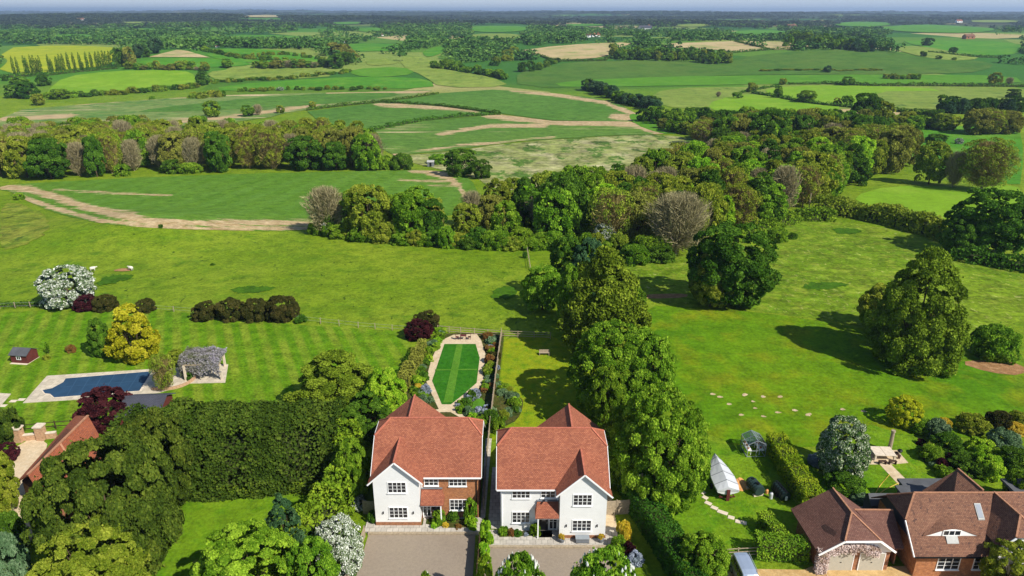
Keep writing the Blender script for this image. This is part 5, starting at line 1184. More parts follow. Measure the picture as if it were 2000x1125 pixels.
def van():
    x, y = AT(1462, 1104, 0); y = 51.9; x = 21.9
    o = empty('van', (x, y, 0), 'silver people carrier parked nose towards the viewer beside the clipped hedge', 'car', rz=.03)
    # sections along y: nose at -2.3 (towards viewer)
    sec = [(-2.35, .72, .45, .75, .62), (-2.1, .86, .35, .98, .74), (-1.45, .92, .3, 1.08, .78), (-.75, .93, .3, 1.72, .68), (-.2, .93, .3, 1.86, .68), (1.6, .93, .3, 1.84, .68), (2.15, .9, .35, 1.7, .66), (2.3, .85, .45, 1.1, .7)]
    rings = [[(-w, y_, zb), (-w, y_, min(1.0, zt - .05)), (-wt, y_, zt), (-wt * .5, y_, zt + .04), (wt * .5, y_, zt + .04), (wt, y_, zt), (w, y_, min(1.0, zt - .05)), (w, y_, zb)] for y_, w, zb, zt, wt in sec]
    MB().loft(rings).build('body', M['vanpaint'], o, bevel=.03)
    MB().prism([(-.68, -1.42, 1.13), (.68, -1.42, 1.13), (.6, -.82, 1.68), (-.6, -.82, 1.68)], [(-.68, -1.45, 1.16), (.68, -1.45, 1.16), (.6, -.85, 1.715), (-.6, -.85, 1.715)]).build('windscreen', M['glass'], o)
    for s in (-1, 1):
        w_ = MB()
        for a, b in ((-.7, .1), (.2, 1.0), (1.1, 1.95)): w_.prism([(s * .93, a, 1.06), (s * .93, b, 1.06), (s * .73, b - (.08 if b > 1.5 else 0), 1.66), (s * .73, a + (.12 if a < -.5 else 0), 1.64)], [(s * .955, a, 1.07), (s * .955, b, 1.07), (s * .755, b - (.08 if b > 1.5 else 0), 1.67), (s * .755, a + (.12 if a < -.5 else 0), 1.65)])
        w_.build('side_window', M['glass'], o)
        for yy in (-1.5, 1.45):
            wh = MB().tube([(s * .78, yy, .33), (s * .95, yy, .33)], .33, 18).build('wheel', M['rubber'], o); MB().tube([(s * .94, yy, .33), (s * .965, yy, .33)], .2, 14).build('rim', M['metal'], wh)
        MB().bar((s * .72, -.6, 1.9), (s * .72, 1.9, 1.9), .04).build('roof_rail', M['metal'], o)
        MB().box(s * .5, s * .8, -2.4, -2.2, .7, .85).build('headlight', M['grp'], o)
        MB().box(s * .95, s * 1.12, -.95, -.82, 1.05, 1.2).build('door_mirror', M['black'], o)
    MB().box(-.4, .4, -2.41, -2.3, .5, .66).build('grille', M['black'], o)
van()
fence_pr([(1395, 1092), (1440, 1089), (1478, 1087)], 'short wooden rail fence behind the silver car', 1.2, rails=3)
def pole(px, py, top, lab, r=.12, cross=True, mat='wood', name='utility_pole'):
    x, y, z = P(px, py); h = topz(y, top) - z; o = empty(name, (x, y, z), lab, 'pole'); MB().tube([(0, 0, -.2), (0, 0, h)], [r, r * .75], 10).build('shaft', M[mat], o)
    if cross: MB().bar((-.5, 0, h - .4), (.5, 0, h - .4), .1).build('crossarm', M[mat], o); MB().tube([(.3, 0, h - .35), (.3, 0, h - .15)], .04, 6).tube([(-.3, 0, h - .35), (-.3, 0, h - .15)], .04, 6).build('insulator', M['grp'], o)
pole(1249, 998, 925, 'wooden utility pole standing by the tall clipped hedge right of the white house', .11)
pole(1579, 412, 378, 'bare pole standing in front of the wood right of centre', .16, False)
pole(672, 790, 735, 'slim pale pole in the trees behind the tall conifer hedge', .07, False, 'metal')
# stone table terrace and paths on the right
wsheet('garden_terrace', [AT(*q, 0) for q in ((1690, 888), (1694, 880), (1752, 880), (1774, 905), (1740, 908), (1772, 940), (1786, 960), (1768, 962), (1718, 908), (1692, 908))], G['palegravel'], -.1, .08)
def table():
    x, y, _ = P(1728, 902); o = empty('stone_table', (x, y, .08), 'square pale stone garden table with legs on the small terrace', 'table', rz=-.05)
    MB().box(-1.25, 1.25, 0, 1.9, .7, .82).build('table_top', M['stone'], o, bevel=.02); MB().box(-.02, .02, .05, 1.85, .82, .83).build('joint', M['wood'], o)
    for a in (-1.1, 1.1):
        for b in (.15, 1.75): MB().box(a - .1, a + .1, b - .1, b + .1, 0, .7).build('leg', M['stone'], o)
    for k, (a, b, rz) in enumerate(((-1.9, .9, 1.57), (-.6, -.55, 0), (.6, -.55, 0), (1.9, .9, 1.57))):
        q = empty('garden_bench', (x + a, y + b, .08), ['wooden bench left of the stone table', 'left wooden stool in front of the stone table', 'right wooden stool in front of the stone table', 'wooden bench right of the stone table'][k], 'bench', rz=rz)
        MB().box(-.45, .45, -.17, .17, .4, .46).build('seat', M['darkwood'], q)
        for c in (-.38, .38): MB().box(c - .04, c + .04, -.15, .15, 0, .4).build('leg', M['darkwood'], q)
table()
x, y, _ = P(1736, 882); o = empty('stone_column', (x, y, .05), 'tall weathered grey stone column at the back of the small terrace', 'column')
MB().tube([(0, 0, 0), (0, 0, .15), (0, 0, .16), (.02, 0, 1.4), (0, 0, 2.75), (0, 0, 2.76), (0, 0, 2.95)], [.34, .34, .24, .23, .2, .27, .25], 12).build('shaft', M['wood'], o)
x, y, _ = P(1755, 893); o = empty('barbecue', (x, y, .08), 'black kettle barbecue on legs behind the stone table', 'barbecue')
MB().tube([(0, 0, .6), (0, 0, .72), (0, 0, .88), (0, 0, 1.0), (0, 0, 1.05)], [.12, .26, .3, .2, .04], 14).build('bowl', M['black'], o)
for k in range(3): MB().tube([(.1 * math.cos(k * 2.1), .1 * math.sin(k * 2.1), .65), (.28 * math.cos(k * 2.1), .28 * math.sin(k * 2.1), 0)], .02, 6).build('leg', M['metal'], o)
for a, b, lab in (((1702, 978), (1737, 928), 'left hose of the two yellow hoses lying on the lawn'), ((1704, 976), (1754, 945), 'right hose of the two yellow hoses lying on the lawn')):
    p, q = P(*a), P(*b); o = empty('garden_hose', (*p[:2], .08), lab, 'hose')
    MB().tube([(*p[:2], .1), ((p[0] + q[0]) / 2, (p[1] + q[1]) / 2 + .2, .1), (*q[:2], .1)], .05, 6).build('pipe', M['hosey'] if 'hosey' in M else M.setdefault('hosey', plain('yellow_hose', (206, 178, 70), .6)), o, world=True)
# back garden of the left house: path ring around the fine lawn
ring = [(857, 800), (845, 775), (832, 744), (842, 705), (859, 667), (885, 655), (931, 653), (940, 666), (948, 692), (944, 746), (932, 764), (898, 792), (888, 798), (910, 812), (905, 820), (880, 806), (862, 806), (838, 812), (845, 802)]
field('garden_bed', [(775, 800), (790, 740), (830, 670), (860, 652), (985, 650), (975, 740), (965, 830), (900, 840), (800, 850)], G['bed'], 6, 0)
field('garden_path', ring, G['palegravel'], 8, 0)
field('garden_lawn', [(844, 745), (868, 673), (929, 673), (937, 700), (931, 749), (905, 772), (881, 791), (863, 791)], G['croquet'], 10, 0)
field('garden_lawn', [(866, 788), (892, 674), (904, 674), (884, 787)], G['croqpale'], 12, 0)
field('garden_lawn', [(850, 723), (932, 722), (932, 724.5), (850, 725.5)], G['croqpale'], 13, 0)
field('garden_path', [(955, 840), (1000, 830), (1018, 810), (1023, 785), (1015, 775), (975, 770), (960, 800)], G['bed'], 7, 1)
field('garden_lawn', [(920, 790), (938, 775), (950, 790), (945, 835), (925, 835)], G['croqpale'], 9, 1)
fence_pr([(855, 648), (900, 652), (980, 658), (1075, 662)], 'post and rail fence across the far end of the back gardens', 1.2, rails=3)
fence_pr([(0, 603), (60, 601), (95, 600)], 'post and wire fence left of the white hawthorn', 1.2, step=3.4, rails=2, wire=True)
fence_pr([(300, 606), (380, 612), (590, 628), (700, 640), (800, 648), (840, 650)], 'long post and wire fence between the striped lawn and the field', 1.1, step=3.4, rails=2, wire=True)
fence_pr([(1030, 492), (1033, 510), (1036, 528)], 'short post and rail fence at the corner of the field by the belt of trees', 1.2, rails=2)
x, y, _ = P(905, 664); o = empty('garden_table', (x, y, .1), 'small red painted garden table at the top of the fine lawn', 'table')
MB().box(-.5, .5, -.35, .35, .68, .73).build('table_top', M['redwood'], o)
for a in (-.42, .42):
    for b in (-.28, .28): MB().box(a - .03, a + .03, b - .03, b + .03, 0, .68).build('leg', M['redwood'], o)
for s in (-1, 1):
    q = empty('garden_chair', (x + s * 1.0, y, .1), 'red painted garden chair %s the small red table' % ('left of' if s < 0 else 'right of'), 'chair')
    MB().box(-.24, .24, -.24, .24, .42, .46).build('seat', M['redwood'], q); MB().box(s * .2, s * .24, -.24, .24, .46, .95).build('backrest', M['redwood'], q)
    for a in (-.2, .2):
        for b in (-.2, .2): MB().box(a - .02, a + .02, b - .02, b + .02, 0, .42).build('leg', M['redwood'], q)
x, y, _ = P(1063, 694); o = empty('garden_bench', (x, y, .05), 'wooden bench in the tree shade on the right back lawn', 'bench')
MB().box(-.8, .8, -.2, .2, .4, .45).build('seat', M['wood'], o); MB().box(-.8, .8, .2, .24, .45, .85).build('backrest', M['wood'], o)
for a in (-.72, .72): MB().box(a - .04, a + .04, -.2, .2, 0, .4).build('leg', M['wood'], o)
# shed roof in the trees right of the white house
x, y = AT(1195, 808, 2.6); o = empty('garden_shed', (x, y, 0), 'brown tiled garden shed roof between the trees behind the white house', 'shed')
MB().slab([(x - .9, y - 1.6, 2.0), (x - .9, y + 1.4, 2.0), (x + .5, y + 1.4, 3.1), (x + .5, y - 1.6, 3.1)], .1).slab([(x + 1.9, y - 1.6, 2.0), (x + 1.9, y + 1.4, 2.0), (x + .5, y + 1.4, 3.1), (x + .5, y - 1.6, 3.1)], .1).build('roof', M['tile3'], o, world=True)
MB().prism([(x - .7, y - 1.4, 0), (x + 1.7, y - 1.4, 0), (x + 1.7, y - 1.4, 2.0), (x + .5, y - 1.4, 2.9), (x - .7, y - 1.4, 2.0)], [(x - .7, y + 1.2, 0), (x + 1.7, y + 1.2, 0), (x + 1.7, y + 1.2, 2.0), (x + .5, y + 1.2, 2.9), (x - .7, y + 1.2, 2.0)]).build('wall', M['darkwood'], o, world=True)
# pots on the right terrace
for k, (px, py, lab, s) in enumerate(((1097, 1060, 'grey round planter at the left corner of the white gable', .35), (1173, 1060, 'grey round planter at the right corner of the white gable', .35))):
    x, y, _ = P(px, py); o = empty('planter', (x, y, .14), lab, 'planter'); MB().tube([(0, 0, 0), (0, 0, .45), (0, 0, .47)], [s * .7, s, s * .9], 14).build('pot', M['lead'], o)
    put('flower', x, y, .32, .5, 'small orange flowering plant growing in the %s planter' % ('left' if k == 0 else 'right'), 'plant', z=.55)
x, y, _ = P(1137, 1060); o = empty('bench_box', (x, y, .14), 'grey slatted garden bench box in front of the white gable', 'bench')
MB().box(-.65, .65, -.3, .25, .1, .55).build('box', M['lead'], o); MB().box(-.7, .7, -.35, .3, .55, .62).build('lid', M['metal'], o)
for a in (-.58, .58): MB().box(a - .05, a + .05, -.28, .2, 0, .1).build('foot', M['black'], o)
# sheep
def sheep(px, py, rz, lab):
    x, y, z = P(px, py); o = empty('sheep', (x, y, z), lab, 'sheep', rz=rz)
    b = MB(); R_ = [(-.55, .12, .62), (-.45, .27, .62), (-.15, .33, .62), (.2, .32, .64), (.42, .24, .68), (.55, .13, .76), (.72, .11, .84), (.9, .06, .78)]
    b.loft([[(yy, r * math.cos(a), zc + r * math.sin(a)) for a in np.linspace(0, 2 * math.pi, 13)[:-1]] for yy, r, zc in R_])
    for lx in (-.4, .32):
        for ly in (-.15, .15): b.tube([(lx, ly, .5), (lx + .02, ly, .25), (lx, ly, 0)], [.08, .045, .04], 6)
    for s in (-1, 1): b.tube([(.72, s * .09, .9), (.7, s * .2, .88)], [.04, .015], 5)
    b.build('body', M['wool'], o, smooth=True)
sheep(182, 529, .4, 'white sheep grazing alone right of the white hawthorn'); sheep(256, 528, 2.8, 'white sheep standing at the end of the bare patch in the field')
x, y, z = P(841, 326)
o = empty('field_hut', (x, y, z), 'small pale grey hut beside the bushes at the top of the crop field', 'hut')
MB().box(-1.3, 1.3, 0, 2.2, 0, 2.0).build('wall', M['lead'], o); MB().slab([(-1.5, -.2, 2.0), (1.5, -.2, 2.0), (1.5, 1.1, 2.6), (-1.5, 1.1, 2.6)], .1).slab([(-1.5, 2.4, 2.0), (1.5, 2.4, 2.0), (1.5, 1.1, 2.6), (-1.5, 1.1, 2.6)], .1).build('roof', M['offwhite'], o); MB().box(-.4, .4, -.05, .0, .1, 1.8).build('door', M['black'], o)
# far houses
def farhouse(px, py, wpx, lab, wall='trim', roof='tile3', rz=0):
    x, y, z = P(px, py); w_ = wpx * depth(x, y, z) / FPX / 2; d = w_ * .55; h = w_ * .5
    o = empty('house', (x, y, z), lab, 'house', 'distant houses among the trees', rz=rz)
    MB().prism([(-w_, -d, 0), (-w_, d, 0), (-w_, d, h), (-w_, 0, h * 1.7), (-w_, -d, h)], [(w_, -d, 0), (w_, d, 0), (w_, d, h), (w_, 0, h * 1.7), (w_, -d, h)]).build('wall', M[wall], o)
    MB().slab([(-w_ * 1.05, -d * 1.1, h * .98), (w_ * 1.05, -d * 1.1, h * .98), (w_ * 1.05, 0, h * 1.8), (-w_ * 1.05, 0, h * 1.8)], .2).slab([(-w_ * 1.05, d * 1.1, h * .98), (w_ * 1.05, d * 1.1, h * .98), (w_ * 1.05, 0, h * 1.8), (-w_ * 1.05, 0, h * 1.8)], .2).build('roof', M[roof], o)
    MB().box(w_ * .5, w_ * .7, -.4, .4, h, h * 2.1).build('chimney', M['brick2'], o)
    for a in (-.6, .3):
        MB().box(w_ * a, w_ * (a + .25), -d - .08, -d - .01, h * .3, h * .75).build('window', M['glass'], o)
FAR = [(50, 83, 10, 'white far house in the trees above the yellow field'), (381, 91, 9, 'pale far house above the bare triangular field'), (384, 96, 7, 'second pale far house above the bare triangular field, just right of the first'), (425, 92, 7, 'small white far house right of the bare triangular field'),
       (679, 84, 13, 'red roofed far cottage on the slope left of the centre wood'), (745, 70, 9, 'pale far house in front of the wide centre wood'), (1145, 73, 16, 'long pale far farmhouse at the top of the tan field'), (1163, 72, 16, 'red roofed far farmhouse at the top of the tan field'), (1260, 61, 24, 'wide grey far farm building among trees'),
       (1545, 56, 18, 'white far farm building above the right wood'), (1891, 76, 20, 'red brick far farmhouse near the right edge'), (1872, 44, 12, 'red roofed far house on the far right ridge'), (1490, 45, 10, 'pale far house on the right ridge'), (159, 41, 12, 'pale far house on the dark left ridge')]
for a, b, c, l in FAR: farhouse(a, b, c, l, 'trim' if 'red' not in l.split('roof')[0] or 'roofed' in l else 'brick2', 'tile' if 'red roofed' in l else ('slate' if 'grey' in l else 'tile3'), .2)
#PART3
# ------------------------------------------------------------------ vegetation: near garden trees
# hedges
hedge('tall_hedge', [(-42.0, 67.5), (-38, 67.9), (-33, 68.2), (-27, 68.8), (-21.3, 69.4)], 8.0, 8.2, .2, 'conifer', 'very tall dark green conifer hedge behind the left lawn, left of the brick house', dens=2.9, lump=2.6, world=True)
hedge('conifer_hedge', [(-19.2, 71), (-18.3, 64.5), (-18.6, 59.5), (-20.5, 54.5), (-22.0, 49)], 2.9, 5.2, .2, 'hedge', 'yellow green conifer hedge running down between the left lawn and the brick house', dens=1.8, lump=1.6, world=True)
hedge('clipped_hedge', [(31.9, 73.2), (31.9, 68), (32.0, 62.2)], 2.1, 2.5, .11, 'hedgegold', 'long clipped yellow green hedge between the greenhouse lawn and the garage', dens=2.2, world=True)
hedge('clipped_hedge', [(12.9, 66), (13.7, 61.6), (15.2, 56), (17.0, 47)], 2.3, 3.1, .12, 'laurel', 'tall clipped dark green hedge beside the utility pole right of the white house', dens=2.2, world=True)
hedge('clipped_hedge', [(24.3, 55.6), (28.3, 55.2)], 1.7, 2.2, .11, 'hedge', 'square clipped hedge block behind the silver car', dens=2.2, world=True)
hedge('clipped_hedge', [(26.0, 59.6), (26.9, 56.2)], 1.3, 1.9, .11, 'hedge', 'short clipped hedge arm left of the garage leading to the square block', dens=2.2, world=True)
hedge('border_hedge', [(780, 775), (795, 745), (812, 715), (826, 690)], 1.5, 2.4, .14, 'bronze', 'bronze green hedge along the left side of the garden with the fine lawn', dens=1.8, lump=1.2)
hedge('hedge', [(0, 598), (95, 596)], 2.5, .5, .14, 'dark', 'strip of dark rough growth under the fence left of the white hawthorn', dens=1.2, lump=1.0)

T = tree
T('white', 127, 605, 104, 522, 'big white blossoming hawthorn at the left end of the garden fence', rz=1)
T('rhodopurple', 166, 609, 46, 577, 'dull purple brown round shrub between the hawthorn and the green round shrub')
T('rhodo', 205, 609, 50, 578, 'round dark olive shrub right of the dull purple one behind the golden conifer')
T('rhodo', 283, 612, 38, 585, 'small round dark shrub alone right behind the golden conifer')
T('rhodo', 399, 629, 50, 592, 'first and lowest of the four round dark shrubs from the left')
T('rhodo', 449, 629, 58, 585, 'second of the four round dark shrubs from the left')
T('rhodo', 498, 630, 52, 585, 'third of the four round dark shrubs from the left')
T('rhodo', 549, 631, 66, 581, 'rightmost and largest of the four round dark shrubs')
T('bushdark', 588, 632, 26, 616, 'tiny dark green dome just right of the four round shrubs')
T('gold', 255, 705, 98, 597, 'golden yellow conifer with broad cone shape above the pool')
T('conedark', 193, 700, 44, 624, 'dark bluish conifer against the left side of the golden conifer')
T('column', 92, 692, 8, 668, 'tiny brown columnar shrub on the lawn right of the playhouse', name='shrub', cat='shrub')
T('rust', 138, 690, 20, 674, 'small brownish shrub on the pale bed left of the dark conifer')
T('busholive', 90, 704, 14, 693, 'little green shrub below the brown columnar one')
T('barebrown', 318, 762, 50, 692, 'small multi stemmed tree on the round end of the pool terrace', lod=1, back=0)
T('olive', 345, 712, 36, 684, 'bushy yellow green small tree behind the pool terrace', lod=1)
T('bushdark', 368, 744, 16, 726, 'low dark shrub at the foot of the wisteria pergola')
T('purple', 203, 850, 100, 765, 'dark purple leaved tree behind the barn roof', back=.9)
# big trees bottom left
def near(kind, px, py, wpx, top, label, z0=0, **kw):  # px,py = middle of the crown on the picture
    return T(kind, px, py, wpx, top, label, **kw)
T('pine', 212, 1130, 262, 880, 'huge dark green spreading tree in the bottom left corner by the lawn', lod=2, back=.35)
T('pine', 300, 1000, 160, 822, 'broad dark olive tree against the left end of the tall hedge', lod=2)
T('olive', 180, 1235, 200, 1042, 'olive yellow tree at the bottom edge below the huge dark tree', lod=2)
T('olive', -12, 1010, 80, 885, 'loose olive tree cut by the left edge beside the pale forecourt', lod=2)
T('pine', 8, 868, 66, 805, 'dark round conifer at the left edge beside the gate piers')
T('purple', 14, 905, 42, 868, 'small dark purple shrub at the left edge of the forecourt', name='shrub', cat='shrub')
T('sage', 10, 1150, 76, 1045, 'pale grey green shrub in the bottom left corner', lod=2)
T('bushdark', 20, 1085, 60, 1005, 'dark green shrub at the left edge above the pale grey green shrub')
T('bushlime', 28, 1130, 34, 1100, 'bright lime shrub at the bottom left by the brick path')
T('round', 480, 1250, 200, 1045, 'bright green leafy tree at the bottom edge right of the left lawn', lod=2)
T('cone', 556, 1150, 118, 966, 'blue green conical conifer rising beside the bright leafy tree', lod=2)
T('white', 662, 1140, 92, 1015, 'white blossoming tree left of the left driveway fence', lod=2)
T('white', 700, 1000, 34, 970, 'small white blossoming shrub between the hedge and the brick house')
T('leafy', 610, 1215, 110, 1060, 'dark leafy tree between the blue conifer and the white blossoming tree', lod=2)
# between hedge and houses, behind house 1
T('birch', 655, 850, 190, 690, 'dull green loose tree behind the right end of the tall hedge', lod=2, back=.9)
T('conedark', 720, 870, 90, 770, 'dark tree behind the left corner of the brick house', lod=2)
T('lime', 752, 838, 84, 725, 'yellow green tree just behind the brick house roof', lod=2)
T('conedark', 675, 905, 80, 800, 'dark green tree at the right end of the tall hedge', lod=2)
T('leafy', 688, 985, 74, 862, 'green tree left of the brick house wall', lod=2)
T('purple', 818, 668, 56, 628, 'dark maroon tree at the far left corner of the garden with the fine lawn')
T('rhodo', 832, 652, 58, 612, 'round dark green tree behind the maroon tree', name='tree', cat='tree')
# central trees
T('birch', 1182, 705, 172, 488, 'tall drooping dull green birch in the middle of the picture', lod=2, back=.5)
T('conedark', 1108, 590, 70, 462, 'narrow pointed dark conifer behind the drooping birch', lod=2)
T('leafy', 1060, 612, 84, 520, 'round green tree left of the drooping birch at the field edge', lod=2)
T('blue', 1150, 600, 80, 470, 'bluish green tree right behind the pointed conifer', lod=2)
T('leafy', 1120, 640, 70, 520, 'green tree between the round tree and the birch', lod=2)
T('round', 1205, 830, 190, 640, 'large bright leafy tree behind the white house', lod=2, back=.6)
T('leafy', 1262, 830, 110, 650, 'leafy tree on the right shoulder of the large bright tree', lod=2, back=.5)
T('round', 1292, 1000, 185, 765, 'large green tree with bright top between the white house and the boat', lod=2, back=.5)
T('leafy', 1210, 960, 90, 800, 'shaded leafy tree close to the right wall of the white house', lod=2)
T('leafy', 1335, 940, 90, 820, 'leafy bough tree hanging over the boat', lod=2)
T('leafy', 1185, 860, 80, 720, 'shady tree between the back lawn and the large bright tree', lod=2)
T('bush', 1235, 640, 60, 560, 'green shrub under the right side of the birch')
# horse chestnuts on the bottom edge
def candles(o, n, seed):
    rng = np.random.RandomState(seed); a = rng.rand(n) * 6.283; z = .45 + .52 * rng.rand(n); r = np.sqrt(np.clip(1 - ((z - .5) / .52) ** 2, 0, 1)) * (.9 + .12 * rng.rand(n))
    sx = o.scale; m = MB()
    for k in range(n):
        x, y = r[k] * math.cos(a[k]), r[k] * math.sin(a[k]); m.tube([(x, y, z[k]), (x, y, z[k] + .12 / sx[2]), (x, y, z[k] + .4 / sx[2])], [.07 / sx[0], .1 / sx[0], .02 / sx[0]], 5)
    m.build('blossom', L_['blossom'], o)
c1 = T('leafy', 1015, 1285, 112, 1092, 'horse chestnut with white candles at the bottom edge below the path between the houses', lod=2, back=.2); candles(c1, 120, 1)
c2 = T('leafy', 1178, 1300, 160, 1092, 'wide horse chestnut with white candles at the bottom edge in front of the white house', lod=2, back=.2); candles(c2, 200, 2)
c3 = T('leafy', 834, 1240, 34, 1122, 'tip of a horse chestnut with white candles poking up in the left driveway', lod=1, back=.2); candles(c3, 30, 3)
T('lime', 948, 1200, 36, 1085, 'narrow yellow green tree at the bottom edge between the two driveways', lod=1)
# right hand trees
T('dark', 1430, 612, 172, 442, 'big dark green tree standing alone in the meadow right of centre', lod=2, back=.75)
T('olive', 1392, 605, 90, 500, 'olive tree merged into the left side of the big dark meadow tree', lod=2)
T('birch', 1800, 728, 186, 488, 'tall feathery willow like tree on the right paddock', lod=2, back=.55)
T('olive', 1725, 650, 96, 560, 'smaller green tree on the left flank of the tall feathery tree', lod=2)
T('bush', 1945, 708, 88, 640, 'broad green shrub right of the tall feathery tree by the bare earth')
T('dark', 1940, 505, 148, 372, 'big dark tree at the right edge above the meadow', lod=2, back=.7)
T('dark', 1880, 500, 80, 420, 'dark tree on the left flank of the big one at the right edge', lod=2)
T('olive', 1822, 362, 66, 278, 'thin budding tree alone in the bright pasture on the right', lod=1)
T('bare', 1868, 368, 46, 292, 'leafless tree between the two thin budding trees on the right', lod=1)
T('barebrown', 1928, 376, 104, 272, 'wide thin budding tree with visible limbs on the right', lod=2)
T('yellow', 1768, 838, 66, 778, 'bright yellow small tree at the left end of the right garden border', lod=2)
T('floral', 1648, 945, 96, 822, 'white flowering tree on the lawn left of the stone table', lod=2)
T('silver', 1600, 915, 40, 888, 'white flowering low shrub along the clipped hedge')
T('bushdark', 1650, 968, 76, 925, 'dark shrub at the foot of the white flowering tree')
T('sage', 1676, 985, 34, 962, 'blue green shrub behind the garage roof')
T('leafy', 1375, 1150, 104, 1050, 'leafy round tree at the bottom right of the tall clipped hedge', lod=2)
T('busholive', 1340, 1105, 70, 1055, 'olive shrub against the tall clipped hedge near the bottom edge')
T('olive', 1975, 1160, 110, 1070, 'yellow green tree in the bottom right corner in front of the white wing', lod=2, back=.1)
# right garden border
rb = random.Random(21)
BK = [('bush', 1800, 850, 50, 818, 'green shrub first in the right border next to the bright yellow tree'), ('sage', 1832, 862, 52, 822, 'grey green shrub with pale tips in the right border'), ('flower', 1845, 838, 26, 818, 'yellow flowering shrub in the right border'),
      ('bushdark', 1850, 892, 64, 850, 'dark green shrub in the right border above the cottage'), ('busholive', 1900, 850, 62, 812, 'olive shrub in the upper row of the right border'), ('rhodo', 1952, 842, 50, 806, 'brownish shrub in the upper row of the right border'),
      ('bushlime', 1915, 900, 58, 862, 'yellow green shrub in the middle of the right border'), ('sage', 1962, 885, 60, 842, 'pale grey green shrub near the right edge of the border'), ('bushdark', 1890, 930, 70, 890, 'dark shrub directly behind the cottage roof'),
      ('bushlime', 1928, 938, 56, 890, 'golden green shrub right above the cottage ridge'), ('bush', 1820, 905, 48, 872, 'mid green shrub beside the lawn edge of the right border'), ('rhodopurple', 1862, 912, 36, 888, 'small purple shrub inside the right border'),
      ('bushdark', 1985, 930, 76, 880, 'dark shrub at the right edge above the grey flat roof'), ('bush', 1950, 915, 50, 880, 'green shrub between the golden and the dark one at the right edge'), ('flower', 1985, 852, 40, 828, 'yellowish shrub at the right edge of the upper border row'),
      ('bush', 1860, 945, 40, 922, 'low green shrub behind the rear roof of the cottage'), ('leafy', 1990, 990, 60, 925, 'green tree behind the cottage at the right edge'), ('busholive', 1992, 828, 40, 806, 'olive shrub cut by the right edge at the top of the border')]
for a in BK: T(*a)
# borders of the left-hand back garden
pal = ['sage', 'bush', 'silver', 'busholive', 'rust', 'bushlime', 'bushdark', 'flower', 'rhodo', 'rhodopurple']
nm = {'sage': 'grey green', 'bush': 'mid green', 'silver': 'silvery blue', 'busholive': 'olive', 'rust': 'rust orange', 'bushlime': 'lime green', 'bushdark': 'dark green', 'flower': 'yellow flowering', 'rhodo': 'brownish', 'rhodopurple': 'purple'}
def border(line, n, spread, ppx, where, wts, seed):
    rg = random.Random(seed); L = []
    for k in range(n):
        t = (k + .5) / n * (len(line) - 1); i = min(int(t), len(line) - 2); f = t - i
        x = line[i][0] + (line[i + 1][0] - line[i][0]) * f + rg.uniform(-spread, spread); y = line[i][1] + (line[i + 1][1] - line[i][1]) * f + rg.uniform(-spread, spread) * .5
        kd = rg.choice(wts); w_ = rg.uniform(*ppx)
        L.append((x, y, kd, w_))
    for x, y, kd, w_ in sorted(L, key=lambda q: q[1]):
        tree(kd, x, y, w_, y - w_ * rg.uniform(.55, .85), '%s plant in the %s' % (nm[kd], where), cat='plant', group='%s plants in the %s' % (nm[kd], where), name='border_plant')
border([(868, 648), (850, 668), (838, 695), (828, 720), (820, 745), (815, 770), (825, 790)], 34, 9, (12, 24), 'flower border left of the fine lawn', ['sage', 'bush', 'bushdark', 'busholive', 'bush', 'flower', 'bushlime', 'sage', 'bush', 'bushdark'], 1)
border([(958, 660), (962, 690), (962, 720), (958, 745), (954, 770)], 34, 9, (12, 24), 'flower border right of the fine lawn', ['sage', 'bush', 'rust', 'busholive', 'bushdark', 'bush', 'silver', 'rhodo'], 2)
border([(935, 775), (915, 785), (900, 800), (925, 825), (945, 800), (955, 830)], 24, 9, (12, 24), 'beds at the near right end of the fine lawn', ['silver', 'bush', 'bushdark', 'sage', 'bushlime', 'rhodo', 'bush', 'bushdark'], 3)
border([(980, 765), (1000, 775), (1012, 790), (1000, 812), (975, 830), (970, 850)], 32, 13, (13, 26), 'round bed of the right back garden', ['sage', 'bushdark', 'rust', 'bush', 'sage', 'busholive', 'bush', 'bushlime'], 4)
border([(833, 768), (820, 778), (838, 792)], 8, 6, (14, 22), 'silvery clump behind the brick house', ['silver', 'sage', 'silver', 'bush'], 5)
border([(1812, 880), (1830, 920), (1850, 945), (1800, 862)], 16, 12, (16, 30), 'right border along the table lawn', ['bush', 'bushdark', 'sage', 'busholive', 'rhodopurple'], 6)
